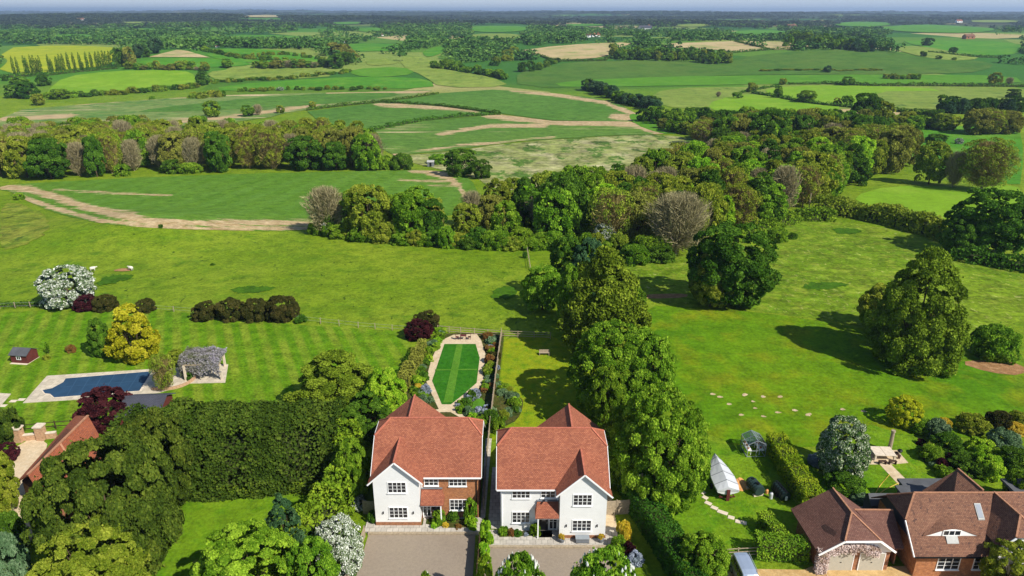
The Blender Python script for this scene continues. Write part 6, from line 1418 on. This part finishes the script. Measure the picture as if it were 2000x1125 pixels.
for (x, y, kd, r, h, l) in ((-7.6, 60.2, 'bush', .7, 1.6, 'green climber beside the porch of the brick house'), (-6.2, 60.7, 'bushdark', .6, 1.1, 'dark green shrub under the ground floor window of the brick house'), (-4.3, 60.6, 'bush', .7, 2.7, 'tall green climber at the right corner of the brick house'),
                            (-4.2, 59.6, 'bushlime', .7, 1.3, 'round lime shrub at the right corner of the brick house'), (-6.9, 59.7, 'flower', .4, .5, 'yellow flowering plant left in the bed of the brick house'), (-5.6, 59.5, 'rust', .4, .45, 'orange flowering plant right in the bed of the brick house'), (-8.0, 59.6, 'bushlime', .45, .7, 'small lime plant next to the porch of the brick house'),
                            (-.9, 58.5, 'bush', .55, 1.0, 'green shrub at the left end of the bed of the white house'), (-.1, 58.4, 'rust', .4, .9, 'reddish plant in the bed of the white house'), (.5, 58.4, 'bushdark', .5, .7, 'dark low plant in the bed of the white house'), (1.4, 58.4, 'silver', .35, .35, 'pale low plant in the bed of the white house'), (2.35, 58.6, 'bush', .6, 1.2, 'green shrub beside the porch of the white house'),
                            (-2.6, 57.3, 'bushlime', .7, 2.6, 'tall lime green shrub between the two front terraces'), (-2.8, 55.2, 'bushlime', .6, 1.8, 'lime green shrub at the upper end of the fence between the driveways'), (-2.9, 53.6, 'busholive', .6, 1.5, 'olive shrub against the fence between the driveways'),
                            (11.3, 57.9, 'flower', .8, 2.0, 'bright yellow shrub right of the white house terrace'), (10.6, 56.6, 'bush', .8, 1.3, 'green shrub at the right corner of the right terrace'), (11.6, 56.0, 'rhodopurple', .6, 1.2, 'pinkish shrub right of the right driveway'), (12.0, 54.6, 'silver', .8, 1.1, 'silvery shrub at the right edge of the right driveway'),
                            (-2.9, 79.5, 'bushdark', 1.1, 1.8, 'dark shrub behind the gap between the two houses'), (-3.9, 78.6, 'bush', 1.0, 1.6, 'green shrub left of the fence behind the two houses'), (-1.7, 77.6, 'bush', .9, 1.6, 'green shrub right of the fence behind the two houses'), (-14.6, 60.5, 'bushdark', .6, 1.3, 'dark shrub at the left corner of the brick house')):
    put(kd, x, y, r, h, l)

# ------------------------------------------------------------------ woods and field trees
KL = {'leafy': 'green leafy tree', 'dark': 'dark green tree', 'lime': 'bright yellow green tree', 'olive': 'olive budding tree', 'bronze': 'bronze tinted tree', 'bare': 'leafless grey tree', 'barebrown': 'brown budding tree', 'bush': 'green bush', 'bushdark': 'dark bush',
      'busholive': 'olive bush', 'bushlime': 'yellow green bush', 'blue': 'bluish green tree', 'white': 'white blossoming hawthorn', 'column': 'dark column shaped tree', 'birch': 'feathery green tree', 'round': 'rounded green tree', 'leafytall': 'tall green tree', 'olivetall': 'tall olive tree', 'darktall': 'tall dark green tree', 'conedark': 'dark pointed tree'}
def wood(poly, sp, hr, wts, where, seed, wr=.42, kfun=None, maxn=300, hfun=None):
    rg = random.Random(seed); W2 = [P(*q)[:2] for q in poly]; A = np.array(W2); x0, y0 = A.min(0); x1, y1 = A.max(0); pts = []
    tries = int((x1 - x0) * (y1 - y0) / (sp * sp) * 14)
    for _ in range(min(tries, 20000)):
        x, y = rg.uniform(x0, x1), rg.uniform(y0, y1)
        if not inside(A, np.array([x]), np.array([y]))[0]: continue
        if any((x - a) ** 2 + (y - b) ** 2 < sp * sp for a, b in pts): continue
        pts.append((x, y))
        if len(pts) >= maxn: break
    for x, y in pts:
        u, v = PX(x, y, tz(x, y)); kd = kfun(u, v, rg) if kfun else rg.choices([a for a, _ in wts], [b for _, b in wts])[0]
        h = rg.uniform(*hr) * (hfun(u, v) if hfun else 1)
        if KINDS[kd]['shape'] == 'bush': h *= .45
        r = max(sp * .55, h * wr * rg.uniform(.8, 1.2))
        put(kd, x, y, r, h, '%s in the %s' % (KL[kd], where), group='%ss in the %s' % (KL[kd], where))
    return pts
# left wood
def kA(u, v, rg):
    if v < 292: return rg.choices(['leafy', 'dark', 'olive', 'lime'], [5, 3, 2, 1])[0]
    return rg.choices(['barebrown', 'bare', 'olivetall', 'bronze', 'leafy'], [5, 4, 3, 2, 1])[0]
wood([(-20, 350), (60, 349), (300, 337), (500, 331), (745, 327), (720, 305), (690, 292), (600, 274), (440, 272), (300, 274), (140, 276), (0, 300)], 7.6, (12.5, 16), None, 'long wood behind the left crop field', 3, .36, kA, hfun=lambda u, v: 1 if v > 290 else .72)
for a in (('dark', 92, 352, 74, 272, 'big dark green tree at the left front of the long wood'), ('dark', 182, 347, 40, 268, 'narrow dark green tree at the front of the long wood'), ('dark', 425, 338, 52, 258, 'bright green pointed tree in the middle front of the long wood'),
          ('dark', 595, 334, 74, 268, 'round dark green tree near the right front of the long wood'), ('dark', 655, 334, 50, 278, 'dark green tree second from the right end of the long wood'), ('leafy', 716, 334, 58, 262, 'green tree at the right end of the long wood'),
          ('bushdark', 335, 340, 40, 312, 'low dark bush at the front of the long wood left of the pointed tree'), ('bush', 372, 340, 46, 318, 'low green bush at the front of the long wood'), ('bush', 750, 333, 30, 306, 'green bush just right of the long wood'), ('bushdark', 785, 333, 48, 301, 'rounded dark bush by the farm track'),
          ('bush', 856, 322, 40, 302, 'green bush right of the small grey hut'), ('dark', 900, 345, 66, 292, 'dark tree clump above the farm track'), ('dark', 940, 350, 40, 312, 'dark tree right of the clump above the farm track'), ('bush', 238, 345, 30, 322, 'low green bush at the foot of the long wood on the left'),
          ('leafy', 413, 230, 32, 198, 'green round tree standing alone above the long wood'), ('leafy', 484, 228, 26, 206, 'green tree of the pair above the long wood'), ('bare', 503, 226, 24, 202, 'leafless tree of the pair above the long wood'), ('olive', 547, 222, 18, 206, 'small olive tree at the end of the dark hedge line'), ('olive', 610, 211, 14, 198, 'small round tree on the dark hedge line'),
          ('bush', 36, 391, 20, 377, 'small dark bush on the bare soil at the left edge'), ('bushdark', 314, 446, 9, 438, 'tiny bush at the edge of the crop field'), ('bushdark', 415, 519, 10, 514, 'tiny dark bush in the middle of the near pasture'), ('bush', 297, 195, 12, 188, 'tiny bush in the pale strip field')):
    T(*a)
wood([(-10, 290), (60, 275), (150, 262), (250, 258), (330, 262), (220, 272), (60, 300)], 9, (7, 11), [('bare', 3), ('olive', 4), ('leafy', 4), ('bronze', 2)], 'thin belt behind the long wood on the left', 12, .4)
# central belt
def kB(u, v, rg):
    if u < 1150 and v > 455: return rg.choices(['leafy', 'dark', 'olive', 'leafytall', 'olivetall', 'lime'], [4, 2, 3, 4, 2, .6])[0]
    return rg.choices(['leafy', 'darktall', 'olive', 'bronze', 'bare', 'barebrown', 'lime', 'leafytall', 'olivetall'], [3, 2.4, 2, 1.6, 2.2, 2.4, 1.8, 3, 3])[0]
wood([(640, 452), (720, 463), (850, 470), (1000, 477), (1080, 480), (1210, 490), (1270, 492), (1400, 470), (1500, 432), (1590, 398), (1650, 375), (1690, 345), (1650, 318), (1560, 300), (1450, 300), (1395, 320), (1310, 355), (1200, 402), (1080, 418), (980, 418), (920, 440), (860, 442), (700, 440)], 7.0, (10.5, 15), None, 'broad belt of trees across the middle', 5, .38, kB, hfun=lambda u, v: .9 if u < 680 else (.72 if u < 950 else (.9 if u < 1060 else 1.0)))
wood([(1400, 300), (1560, 292), (1700, 302), (1720, 280), (1640, 262), (1560, 258), (1450, 262), (1385, 275)], 8.5, (11, 16), [('leafy', 4), ('dark', 4), ('bronze', 2), ('olive', 2), ('bare', 1)], 'upper end of the belt towards the right', 6, .42)
wood([(1640, 348), (1720, 342), (1770, 330), (1745, 305), (1650, 308)], 8, (12, 17), [('barebrown', 4), ('bronze', 3), ('olive', 2)], 'brown clump at the right end of the belt', 7, .42)
for a in (('bare', 635, 462, 96, 360, 'large leafless tree at the left end of the central belt'), ('white', 640, 462, 26, 424, 'white blossoming hawthorn under the large leafless tree'), ('olive', 718, 470, 96, 362, 'tall yellow green tree next to the large leafless tree'), ('leafy', 800, 474, 74, 378, 'green tree third from the left end of the central belt'),
          ('white', 1180, 488, 46, 435, 'white blossoming hawthorn in the middle of the central belt'), ('bare', 1325, 505, 140, 372, 'large leafless tree with pale limbs at the front of the central belt'), ('dark', 1100, 470, 96, 340, 'dark green tree at the top of the central belt'), ('dark', 1235, 432, 84, 345, 'round dark green crown above the middle of the belt'),
          ('leafy', 1480, 440, 110, 350, 'broad green tree group at the right part of the central belt'), ('olive', 1585, 395, 96, 300, 'big yellow green domed tree at the right part of the central belt'), ('dark', 1690, 252, 62, 183, 'tall dark green tree on the skyline of the belt right of centre'), ('olive', 1716, 253, 58, 197, 'yellowish tree right of the tall dark one'),
          ('dark', 1500, 300, 90, 215, 'bright domed tree at the top of the belt'), ('bush', 1520, 475, 40, 445, 'round bush below the belt right of the dark meadow tree'), ('bushdark', 1548, 468, 20, 455, 'small dark bush in the meadow corner'), ('bushdark', 1025, 505, 10, 492, 'tiny tree at the top of the short rail fence'),
          ('bush', 1240, 520, 60, 480, 'bush at the foot of the central belt right of the birch'), ('bushdark', 1290, 515, 60, 480, 'dark bush below the pale limbed leafless tree')):
    T(*a)
lowb = random.Random(9)
for k in range(34):
    u = 620 + k * 21 if k < 32 else 1290; v = np.interp(u, [620, 700, 850, 1000, 1080, 1250, 1330], [462, 474, 486, 491, 494, 510, 515]) - lowb.uniform(0, 5)
    kd = lowb.choice(['bush', 'bushdark', 'bush', 'busholive']); T(kd, u, v, lowb.uniform(34, 56), v - lowb.uniform(26, 46), '%s along the front foot of the central belt' % KL[kd], group='%ses along the front foot of the central belt' % KL[kd])
hedge('wild_hedge', [(1605, 415), (1680, 425), (1740, 436), (1800, 452), (1850, 468)], 7, 4.2, .42, 'olive', 'thick wild hedge between the bright pasture and the flower meadow on the right', dens=2.8, lump=4)
hedge('wild_hedge', [(1430, 470), (1500, 445), (1560, 428), (1620, 430)], 5, 2.4, .4, 'green', 'low bramble hedge curving above the flower meadow', dens=2.6, lump=3)
hedge('brush', [(1870, 505), (1950, 520), (2010, 530)], 5, 2.5, .35, 'dark', 'rough brush under the big dark tree at the right edge', dens=2.6, lump=3)
# valley belt and right-hand groups
def line(pts, n, wr, hr, wts, where, seed, jx=4, jy=1.5, lod=None):
    rg = random.Random(seed)
    for k in range(n):
        t = (k + .5) / n * (len(pts) - 1); i = min(int(t), len(pts) - 2); f = t - i; x = pts[i][0] * (1 - f) + pts[i + 1][0] * f + rg.uniform(-jx, jx); y = pts[i][1] * (1 - f) + pts[i + 1][1] * f + rg.uniform(-jy, jy)
        kd = rg.choices([a for a, _ in wts], [b for _, b in wts])[0]; w_ = rg.uniform(*wr); T(kd, x, y, w_, y - rg.uniform(*hr), '%s in the %s' % (KL[kd], where), group='%s in the %s' % (KL[kd], where), lod=lod)
line([(1148, 178), (1182, 188), (1217, 200), (1259, 213), (1285, 216)], 26, (20, 30), (18, 27), [('blue', 5), ('dark', 3), ('leafy', 1)], 'dark belt slanting down the valley', 31, 5, 3)
line([(1262, 240), (1300, 243), (1340, 242), (1388, 238)], 20, (22, 34), (20, 32), [('dark', 3), ('leafy', 3), ('blue', 2)], 'short belt at the edge of the marsh', 32, 6, 3)
line([(1290, 250), (1340, 262), (1390, 280)], 12, (22, 34), (14, 24), [('olive', 3), ('leafy', 3), ('bronze', 2)], 'scrub running down from the marsh to the central belt', 33, 8, 4)
line([(1366, 285), (1400, 275), (1440, 270)], 9, (40, 54), (40, 52), [('bronze', 3), ('bare', 3), ('barebrown', 2)], 'brown trees left of the bright domed tree', 34, 6, 4)
line([(1752, 252), (1800, 252), (1860, 254)], 10, (28, 44), (24, 36), [('leafy', 3), ('olive', 3), ('dark', 2)], 'group of trees at the top of the right pasture', 35, 5, 3)
line([(1905, 262), (1940, 264), (1990, 262)], 5, (42, 58), (42, 52), [('barebrown', 3), ('bronze', 2)], 'brown trees at the right edge above the pasture', 36, 5, 2)
line([(1838, 220), (1880, 222), (1920, 222), (2000, 223)], 26, (18, 26), (24, 33), [('dark', 6), ('blue', 1)], 'dense dark plantation near the right edge', 37, 4, 3)
line([(1620, 280), (1660, 268), (1740, 262)], 8, (30, 44), (26, 38), [('leafy', 3), ('dark', 3)], 'green trees below the tall dark skyline tree', 38, 6, 4)
line([(1730, 155), (1793, 156)], 7, (12, 20), (8, 12), [('busholive', 3), ('bush', 2)], 'scrub patch in the far right pasture', 39, 4, 1)
for k, (a, b, w_, t, kd) in enumerate(((1468, 181, 22, 162, 'olive'), (1440, 193, 22, 180, 'leafy'), (1520, 192, 18, 168, 'leafy'), (1577, 201, 36, 177, 'leafy'), (1636, 206, 16, 191, 'olive'), (1655, 208, 24, 187, 'leafy'), (1529, 166, 18, 153, 'olive'), (1657, 168, 26, 150, 'leafy'), (1944, 166, 26, 142, 'olive'), (1972, 166, 20, 150, 'bare'), (1980, 192, 30, 174, 'dark'),
                                       (1617, 142, 16, 128, 'blue'), (1403, 190, 14, 178, 'bare'), (1610, 241, 16, 222, 'leafy'), (1628, 244, 20, 218, 'dark'), (1830, 280, 40, 262, 'dark'), (1873, 282, 16, 270, 'white'), (395, 167, 28, 139, 'dark'), (1020, 141, 20, 121, 'dark'), (1038, 140, 18, 119, 'dark'), (1812, 90, 22, 74, 'dark'), (1733, 99, 24, 84, 'dark'), (1862, 103, 18, 92, 'dark'), (1804, 111, 14, 100, 'dark'), (1834, 116, 12, 108, 'dark'), (1864, 118, 10, 112, 'leafy'))):
    wh = {0: 'by the hedge corner of the right valley', 1: 'alone in the bright valley pasture', 2: 'on the slanting hedge of the right valley', 3: 'largest round one on the slanting hedge of the right valley', 4: 'small one near the lower end of the slanting hedge', 5: 'next to the tan patch at the end of the slanting hedge', 6: 'on the upper hedge of the right valley', 7: 'in the middle of the straight upper hedge',
          8: 'on the straight hedge near the right edge', 9: 'beside the olive one near the right edge', 10: 'above the dense dark plantation', 11: 'alone at the foot of the dark hill field', 12: 'left of the bright valley pasture', 13: 'left one of two by the tan patch', 14: 'right one of two by the tan patch', 15: 'in front of the pasture at the right', 16: 'in the green pasture at the right', 17: 'at the gap between two bright left fields',
          18: 'left one of the pair below the tan field', 19: 'right one of the pair below the tan field', 20: 'at the top of the olive field far right', 21: 'left of the olive field far right', 22: 'on the hedge of the far right field', 23: 'first of three small ones in the olive field', 24: 'second of three small ones in the olive field', 25: 'third of three small ones in the olive field'}[k]
    T(kd, a, b, w_, t, '%s %s' % (KL[kd], wh))
# poplars
pop = [(71, 315, 420), (95, 320, 418), (135, 312, 414), (148, 320, 412), (172, 308, 414), (190, 310, 412), (208, 325, 412), (222, 312, 414), (270, 306, 402), (285, 330, 400), (315, 316, 398), (333, 304, 398), (350, 302, 396), (378, 294, 394), (410, 296, 392), (443, 294, 390), (458, 345, 390), (482, 292, 388), (507, 294, 386), (537, 290, 384), (555, 288, 382), (575, 284, 380), (592, 288, 378), (610, 286, 376)]
for k, (x, t, b) in enumerate(pop): T('column', x / 2.857, b / 2.857, rgv.uniform(5.6, 7.0), t / 2.857 - 1, 'slim dark poplar in the row across the yellow field', group='poplars in the row across the yellow field', lod=1)
for k, a in enumerate(((25, 192, 34, 166, 'dark'), (52, 193, 40, 160, 'dark'), (38, 165, 34, 150, 'leafy'), (74, 206, 28, 184, 'olive'), (84, 168, 30, 146, 'dark'), (116, 194, 38, 174, 'leafy'), (232, 131, 26, 94, 'dark'), (252, 132, 24, 92, 'bronze'), (270, 114, 20, 86, 'blue'), (303, 105, 30, 73, 'blue'), (286, 112, 16, 96, 'dark'), (10, 158, 14, 146, 'dark'), (443, 133, 24, 115, 'leafy'), (545, 132, 16, 116, 'dark'))):
    wh = ['leftmost of the oaks below the poplars', 'second of the oaks below the poplars', 'upper one of the oaks below the poplars', 'lone yellowish one below the poplar oaks', 'oak at the left end of the bright field', 'spreading one on the hedge under the bright field', 'right after the last poplar', 'bronze one right of the poplar row', 'dark one beside the bare triangular field', 'tallest dark one left of the bare triangular field',
          'smaller one left of the bare triangular field', 'small one at the left edge near the poplars', 'single one on the hedge right of the bare triangle', 'small dark one on the hedge left of the centre'][k]
    T(a[4], a[0], a[1], a[2], a[3], '%s, %s' % (KL[a[4]], wh))
HB = [('bush', 3), ('busholive', 3), ('bushdark', 3), ('olive', 1.5), ('white', .5)]
line([(90, 193), (200, 187), (300, 180), (385, 171)], 26, (14, 24), (8, 14), HB, 'hedgerow under the bright left field', 41)
line([(405, 163), (500, 158), (600, 152), (690, 141)], 34, (9, 16), (5, 9), HB, 'hedgerow under the olive left field', 42)
line([(250, 135), (330, 137), (400, 138)], 16, (14, 24), (8, 18), [('olive', 3), ('bare', 1), ('bush', 3), ('bronze', 2)], 'hedgerow left of the olive field', 43)
line([(372, 193), (405, 193), (432, 190)], 9, (16, 26), (9, 15), [('sage_', 0), ('busholive', 3), ('bush', 2)] [1:], 'scrub clump between the left fields', 44)
line([(395, 98), (430, 106), (470, 116), (540, 118), (640, 132)], 26, (10, 17), (6, 10), HB, 'hedgerow right of the bare triangular field', 45)
line([(470, 112), (560, 108), (640, 118)], 18, (8, 15), (5, 9), HB, 'upper hedgerow left of the centre', 46)
line([(498, 133), (540, 134), (600, 132), (640, 131)], 16, (14, 28), (9, 18), [('bronze', 2), ('leafy', 3), ('dark', 2), ('bare', 1)], 'trees along the olive left field', 47)
line([(655, 135), (690, 118), (640, 105)], 18, (20, 32), (14, 26), [('dark', 3), ('bronze', 3), ('leafy', 3)], 'copse left of the narrow valley', 48, 8, 4)
line([(470, 180), (530, 178), (640, 176), (760, 175)], 22, (8, 17), (5, 9), HB, 'scrub line between the left strips', 49)
line([(845, 134), (875, 134), (900, 140), (950, 148), (992, 156)], 24, (14, 26), (9, 20), [('dark', 4), ('bush', 3), ('leafy', 2)], 'hedgerow slanting to the gully', 50)
line([(1045, 138), (1060, 132), (1088, 121)], 9, (12, 20), (7, 13), [('dark', 3), ('bush', 3)], 'hedgerow right of the gully', 51)
line([(960, 128), (990, 118), (1000, 105)], 12, (12, 22), (7, 13), [('bushdark', 2), ('olive', 3), ('busholive', 3)], 'scrub above the gully', 52, 8, 4)
line([(1485, 139), (1560, 138), (1640, 139), (1725, 138)], 30, (10, 18), (3, 5), [('bushdark', 2), ('busholive', 4)], 'brown scrub at the foot of the dark hill field', 53, 4, 1)
line([(1190, 113), (1250, 115), (1300, 116), (1350, 118), (1400, 123), (1422, 124)], 44, (14, 22), (15, 25), [('leafy', 5), ('olive', 2), ('dark', 3)], 'narrow strip wood on the green hill', 54, 3, 4)
line([(1540, 86), (1600, 90), (1660, 95), (1702, 97)], 34, (15, 24), (14, 25), [('leafy', 4), ('dark', 5), ('blue', 2)], 'strip wood above the dark hill field', 55, 5, 6)
line([(1545, 80), (1600, 80), (1690, 86)], 22, (15, 24), (12, 20), [('leafy', 4), ('dark', 5), ('blue', 2)], 'back rows of the strip wood above the dark hill field', 56, 5, 5)
# low dark hedges in the valley
hedge('field_hedge', [(600, 216), (672, 207), (745, 200), (800, 193), (856, 184)], 2.2, 1.9, .5, 'dark', 'dark field hedge running from the long wood up to the gully', dens=1.3, lump=3)
hedge('field_hedge', [(745, 201), (800, 204), (860, 208), (975, 223)], 2.2, 1.9, .5, 'dark', 'dark field hedge forming the upper side of the wedge shaped field', dens=1.3, lump=3)
hedge('field_hedge', [(975, 225), (900, 228), (830, 236), (760, 248), (700, 262), (680, 270)], 2.2, 1.9, .5, 'dark', 'dark field hedge forming the lower side of the wedge shaped field', dens=1.3, lump=3)
hedge('field_hedge', [(1450, 182), (1490, 174), (1520, 168)], 2.4, 1.8, .6, 'dark', 'short dark field hedge rising in the right valley', dens=1.3, lump=3)
hedge('field_hedge', [(1470, 183), (1520, 191), (1560, 200), (1610, 206), (1665, 211)], 2.8, 2.2, .6, 'dark', 'slanting dark field hedge below the bright right pasture', dens=1.3, lump=3)
hedge('field_hedge', [(1540, 165), (1600, 165)], 2.8, 1.8, .6, 'dark', 'left piece of the straight hedge across the right valley', dens=1.3, lump=3)
hedge('field_hedge', [(1605, 164), (1700, 168), (1800, 168), (1900, 169), (2010, 170)], 3.2, 2.6, .7, 'dark', 'long straight dark hedge across the right valley', dens=1.3, lump=4)
hedge('field_hedge', [(1000, 104), (1050, 108), (1085, 120), (1180, 119), (1190, 113)], 3, 2.2, .9, 'dark', 'dark hedge under the left tan field on the hill', dens=1.3, lump=4)
hedge('field_hedge', [(1412, 105), (1500, 98), (1620, 93)], 3, 2.2, .9, 'dark', 'dark hedge under the right tan fields on the hill', dens=1.3, lump=4)
hedge('field_hedge', [(1435, 82), (1470, 90), (1500, 97)], 3, 2.0, .9, 'dark', 'dark hedge between the two right tan fields', dens=1.3, lump=4)
hedge('field_hedge', [(0, 152), (90, 148), (150, 141), (230, 134)], 4, 3.0, .8, 'dark', 'hedge at the foot of the poplar row', dens=1.3, lump=4)
hedge('field_hedge', [(1815, 102), (1900, 112), (1960, 113)], 3, 2, .9, 'dark', 'dark hedge on the far right green field', dens=1.3, lump=4)
hedge('field_hedge', [(1300, 240), (1330, 248), (1360, 258)], 3, 2, .6, 'dark', 'dark hedge beside the bright green strip at the marsh', dens=1.3, lump=3)
hedge('wild_hedge', [(1745, 219), (1800, 224), (1840, 226)], 4, 3, .6, 'dark', 'dark hedge leading to the plantation', dens=1.3, lump=3)

# ------------------------------------------------------------------ far woodland as one mass
def far_woods():
    rng = np.random.RandomState(77); out = []
    excl = [np.array(q) for q, k in FIELD_POLYS if np.hypot(*np.array(q).mean(0)) > 500]
    far_f = []
    for q, kq in FIELD_POLYS:
        if np.hypot(*np.array(q).mean(0)) > 1500: far_f.append(np.array([PX(a, b, tz(a, b)) for a, b in q]))
    rows = [(850, 1500, 11, .70, 10), (1500, 2600, 12.5, .65, 10), (2600, 4500, 24, .60, 10), (4500, 8000, 44, .57, 11), (8000, 15000, 90, .56, 12)]
    for y0, y1, sp, th, hh in rows:
        n = int((y1 - y0) * (y1 + y0) * .82 / (sp * sp)); y = np.sqrt(rng.rand(n) * (y1 ** 2 - y0 ** 2) + y0 ** 2); x = (rng.rand(n) * 2 - 1) * y * .83
        a = vnoise(x / 560 + 11, y / 280 + 5) * .82 + vnoise(x / 110 + 3, y / 80) * .18
        hed = (np.abs(vnoise(x / 170 + 40, y / 140 + 9) - .5) < .022) | (np.abs(vnoise(x / 230 + 90, y / 120 + 50) - .45) < .018)
        z_ = TZ(x, y); u = 1000 + FPX * x / depth(x, y, z_); v = 562.5 - FPX * (y * SP - (CH - z_) * CP) / depth(x, y, z_)
        k = (a > th) | hed
        # woods seen in the photograph
        for poly in ([(0, 66), (240, 62), (330, 70), (560, 74), (650, 95), (430, 97), (300, 98), (220, 88), (0, 86)], [(730, 68), (740, 48), (860, 40), (916, 48), (918, 64), (800, 72)], [(765, 100), (770, 78), (870, 72), (880, 88), (800, 100)], [(870, 116), (875, 88), (1000, 78), (1006, 100), (930, 120)], [(1005, 86), (1030, 68), (1130, 60), (1140, 82), (1060, 90)],
                     [(0, 50), (0, 37), (250, 36), (600, 42), (650, 50), (400, 54)], [(1300, 80), (1350, 66), (1530, 70), (1530, 80), (1440, 80)], [(1540, 96), (1560, 70), (1700, 72), (1740, 90)], [(580, 128), (600, 98), (650, 96), (700, 112), (650, 130)]):
            k |= inside(poly, u, v)
        for poly in ([(0, 88), (220, 88), (250, 134), (0, 160)], [(260, 108), (340, 96), (410, 112), (430, 132), (260, 136)], [(400, 92), (620, 98), (650, 130), (420, 134)], [(920, 50), (1030, 52), (1030, 64), (920, 66)], [(1620, 44), (1760, 46), (1900, 56), (1700, 60)], [(1740, 66), (1990, 70), (2000, 110), (1860, 118), (1740, 100)],
                     [(700, 84), (800, 72), (800, 92), (700, 96)], [(440, 66), (640, 72), (600, 76), (470, 72)], [(1420, 56), (1520, 58), (1530, 66), (1400, 64)]):
            if y0 < 2600: k &= ~(inside(poly, u, v) & (rng.rand(n) > .03))
        for A in far_f:
            k &= ~(inside(A, u, v) | inside(A + np.array([0, 3.5]), u, v) | inside(A + np.array([0, 7.]), u, v))
        for A in excl:
            if A[:, 1].max() < y0 or A[:, 1].min() > y1: continue
            k &= ~inside(A, x, y)
        k &= v < 128
        for tx, ty, tr in TREES:
            if ty > y0 - 20 and ty < y1: k &= (np.hypot(x - tx, y - ty) > tr)
        x, y, z_ = x[k], y[k], z_[k]; out.append((x, y, z_, np.full(len(x), hh) * (.7 + .6 * rng.rand(len(x))), np.full(len(x), sp * .62) * (.7 + .6 * rng.rand(len(x)))))
        print('far', y0, len(x))
    X, Y_, Z_, H, Rr = [np.concatenate([q[i] for q in out]) for i in range(5)]
    # blob of leaf clumps: 3 variants of 34 quads
    variants = []
    for s in range(4):
        V, F, t, _ = crown('dome', 9, .5, .3, 60, 500 + s, low=0, spread=.5, fill=.1); V = V.reshape(-1, 4, 3); variants.append(np.concatenate([V, V])[:34])
    n = len(X); vid = rng.randint(0, 4, n); V = np.stack([variants[i] for i in range(4)])[vid].copy()       # n,40,4,3
    a = rng.rand(n) * 6.28; ca, sa = np.cos(a)[:, None, None], np.sin(a)[:, None, None]
    vx = V[..., 0] * ca - V[..., 1] * sa; vy = V[..., 0] * sa + V[..., 1] * ca
    V[..., 0] = vx * Rr[:, None, None] + X[:, None, None]; V[..., 1] = vy * Rr[:, None, None] + Y_[:, None, None]; V[..., 2] = V[..., 2] * H[:, None, None] + Z_[:, None, None] - .5
    nf = n * V.shape[1]; tint = np.clip(np.repeat(rng.rand(n) * .7 + .15 + .25 * (vnoise(X / 60, Y_ / 60) - .5), V.shape[1]) + (rng.rand(nf) - .5) * .3, 0, 1)
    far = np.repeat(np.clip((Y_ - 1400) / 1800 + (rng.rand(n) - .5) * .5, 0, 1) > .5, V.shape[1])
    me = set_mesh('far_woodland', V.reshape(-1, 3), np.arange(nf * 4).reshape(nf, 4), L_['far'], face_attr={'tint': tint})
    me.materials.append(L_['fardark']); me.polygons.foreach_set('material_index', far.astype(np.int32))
    tag(link('far_woodland', me), 'far off woods and hedgerows covering the hills up to the horizon', 'woodland', kind='stuff')
far_woods()

# ------------------------------------------------------------------ haze
m = bpy.data.materials.new('haze'); m.use_nodes = True; nt = m.node_tree; nt.nodes.clear()
out = nt.nodes.new('ShaderNodeOutputMaterial'); pv = nt.nodes.new('ShaderNodeVolumePrincipled'); nt.links.new(pv.outputs[0], out.inputs['Volume'])
pv.inputs['Color'].default_value = (.55, .72, 1.0, 1); pv.inputs['Density'].default_value = HAZE = 8.0e-5; pv.inputs['Anisotropy'].default_value = .2
o = MB().box(-58000, 58000, -600, 58000, -60, 130).build('haze', m); tag(o, 'thin blue haze in the air over the far country', 'haze', kind='stuff')
print('objects', len(bpy.data.objects), 'trees', len(TREES))
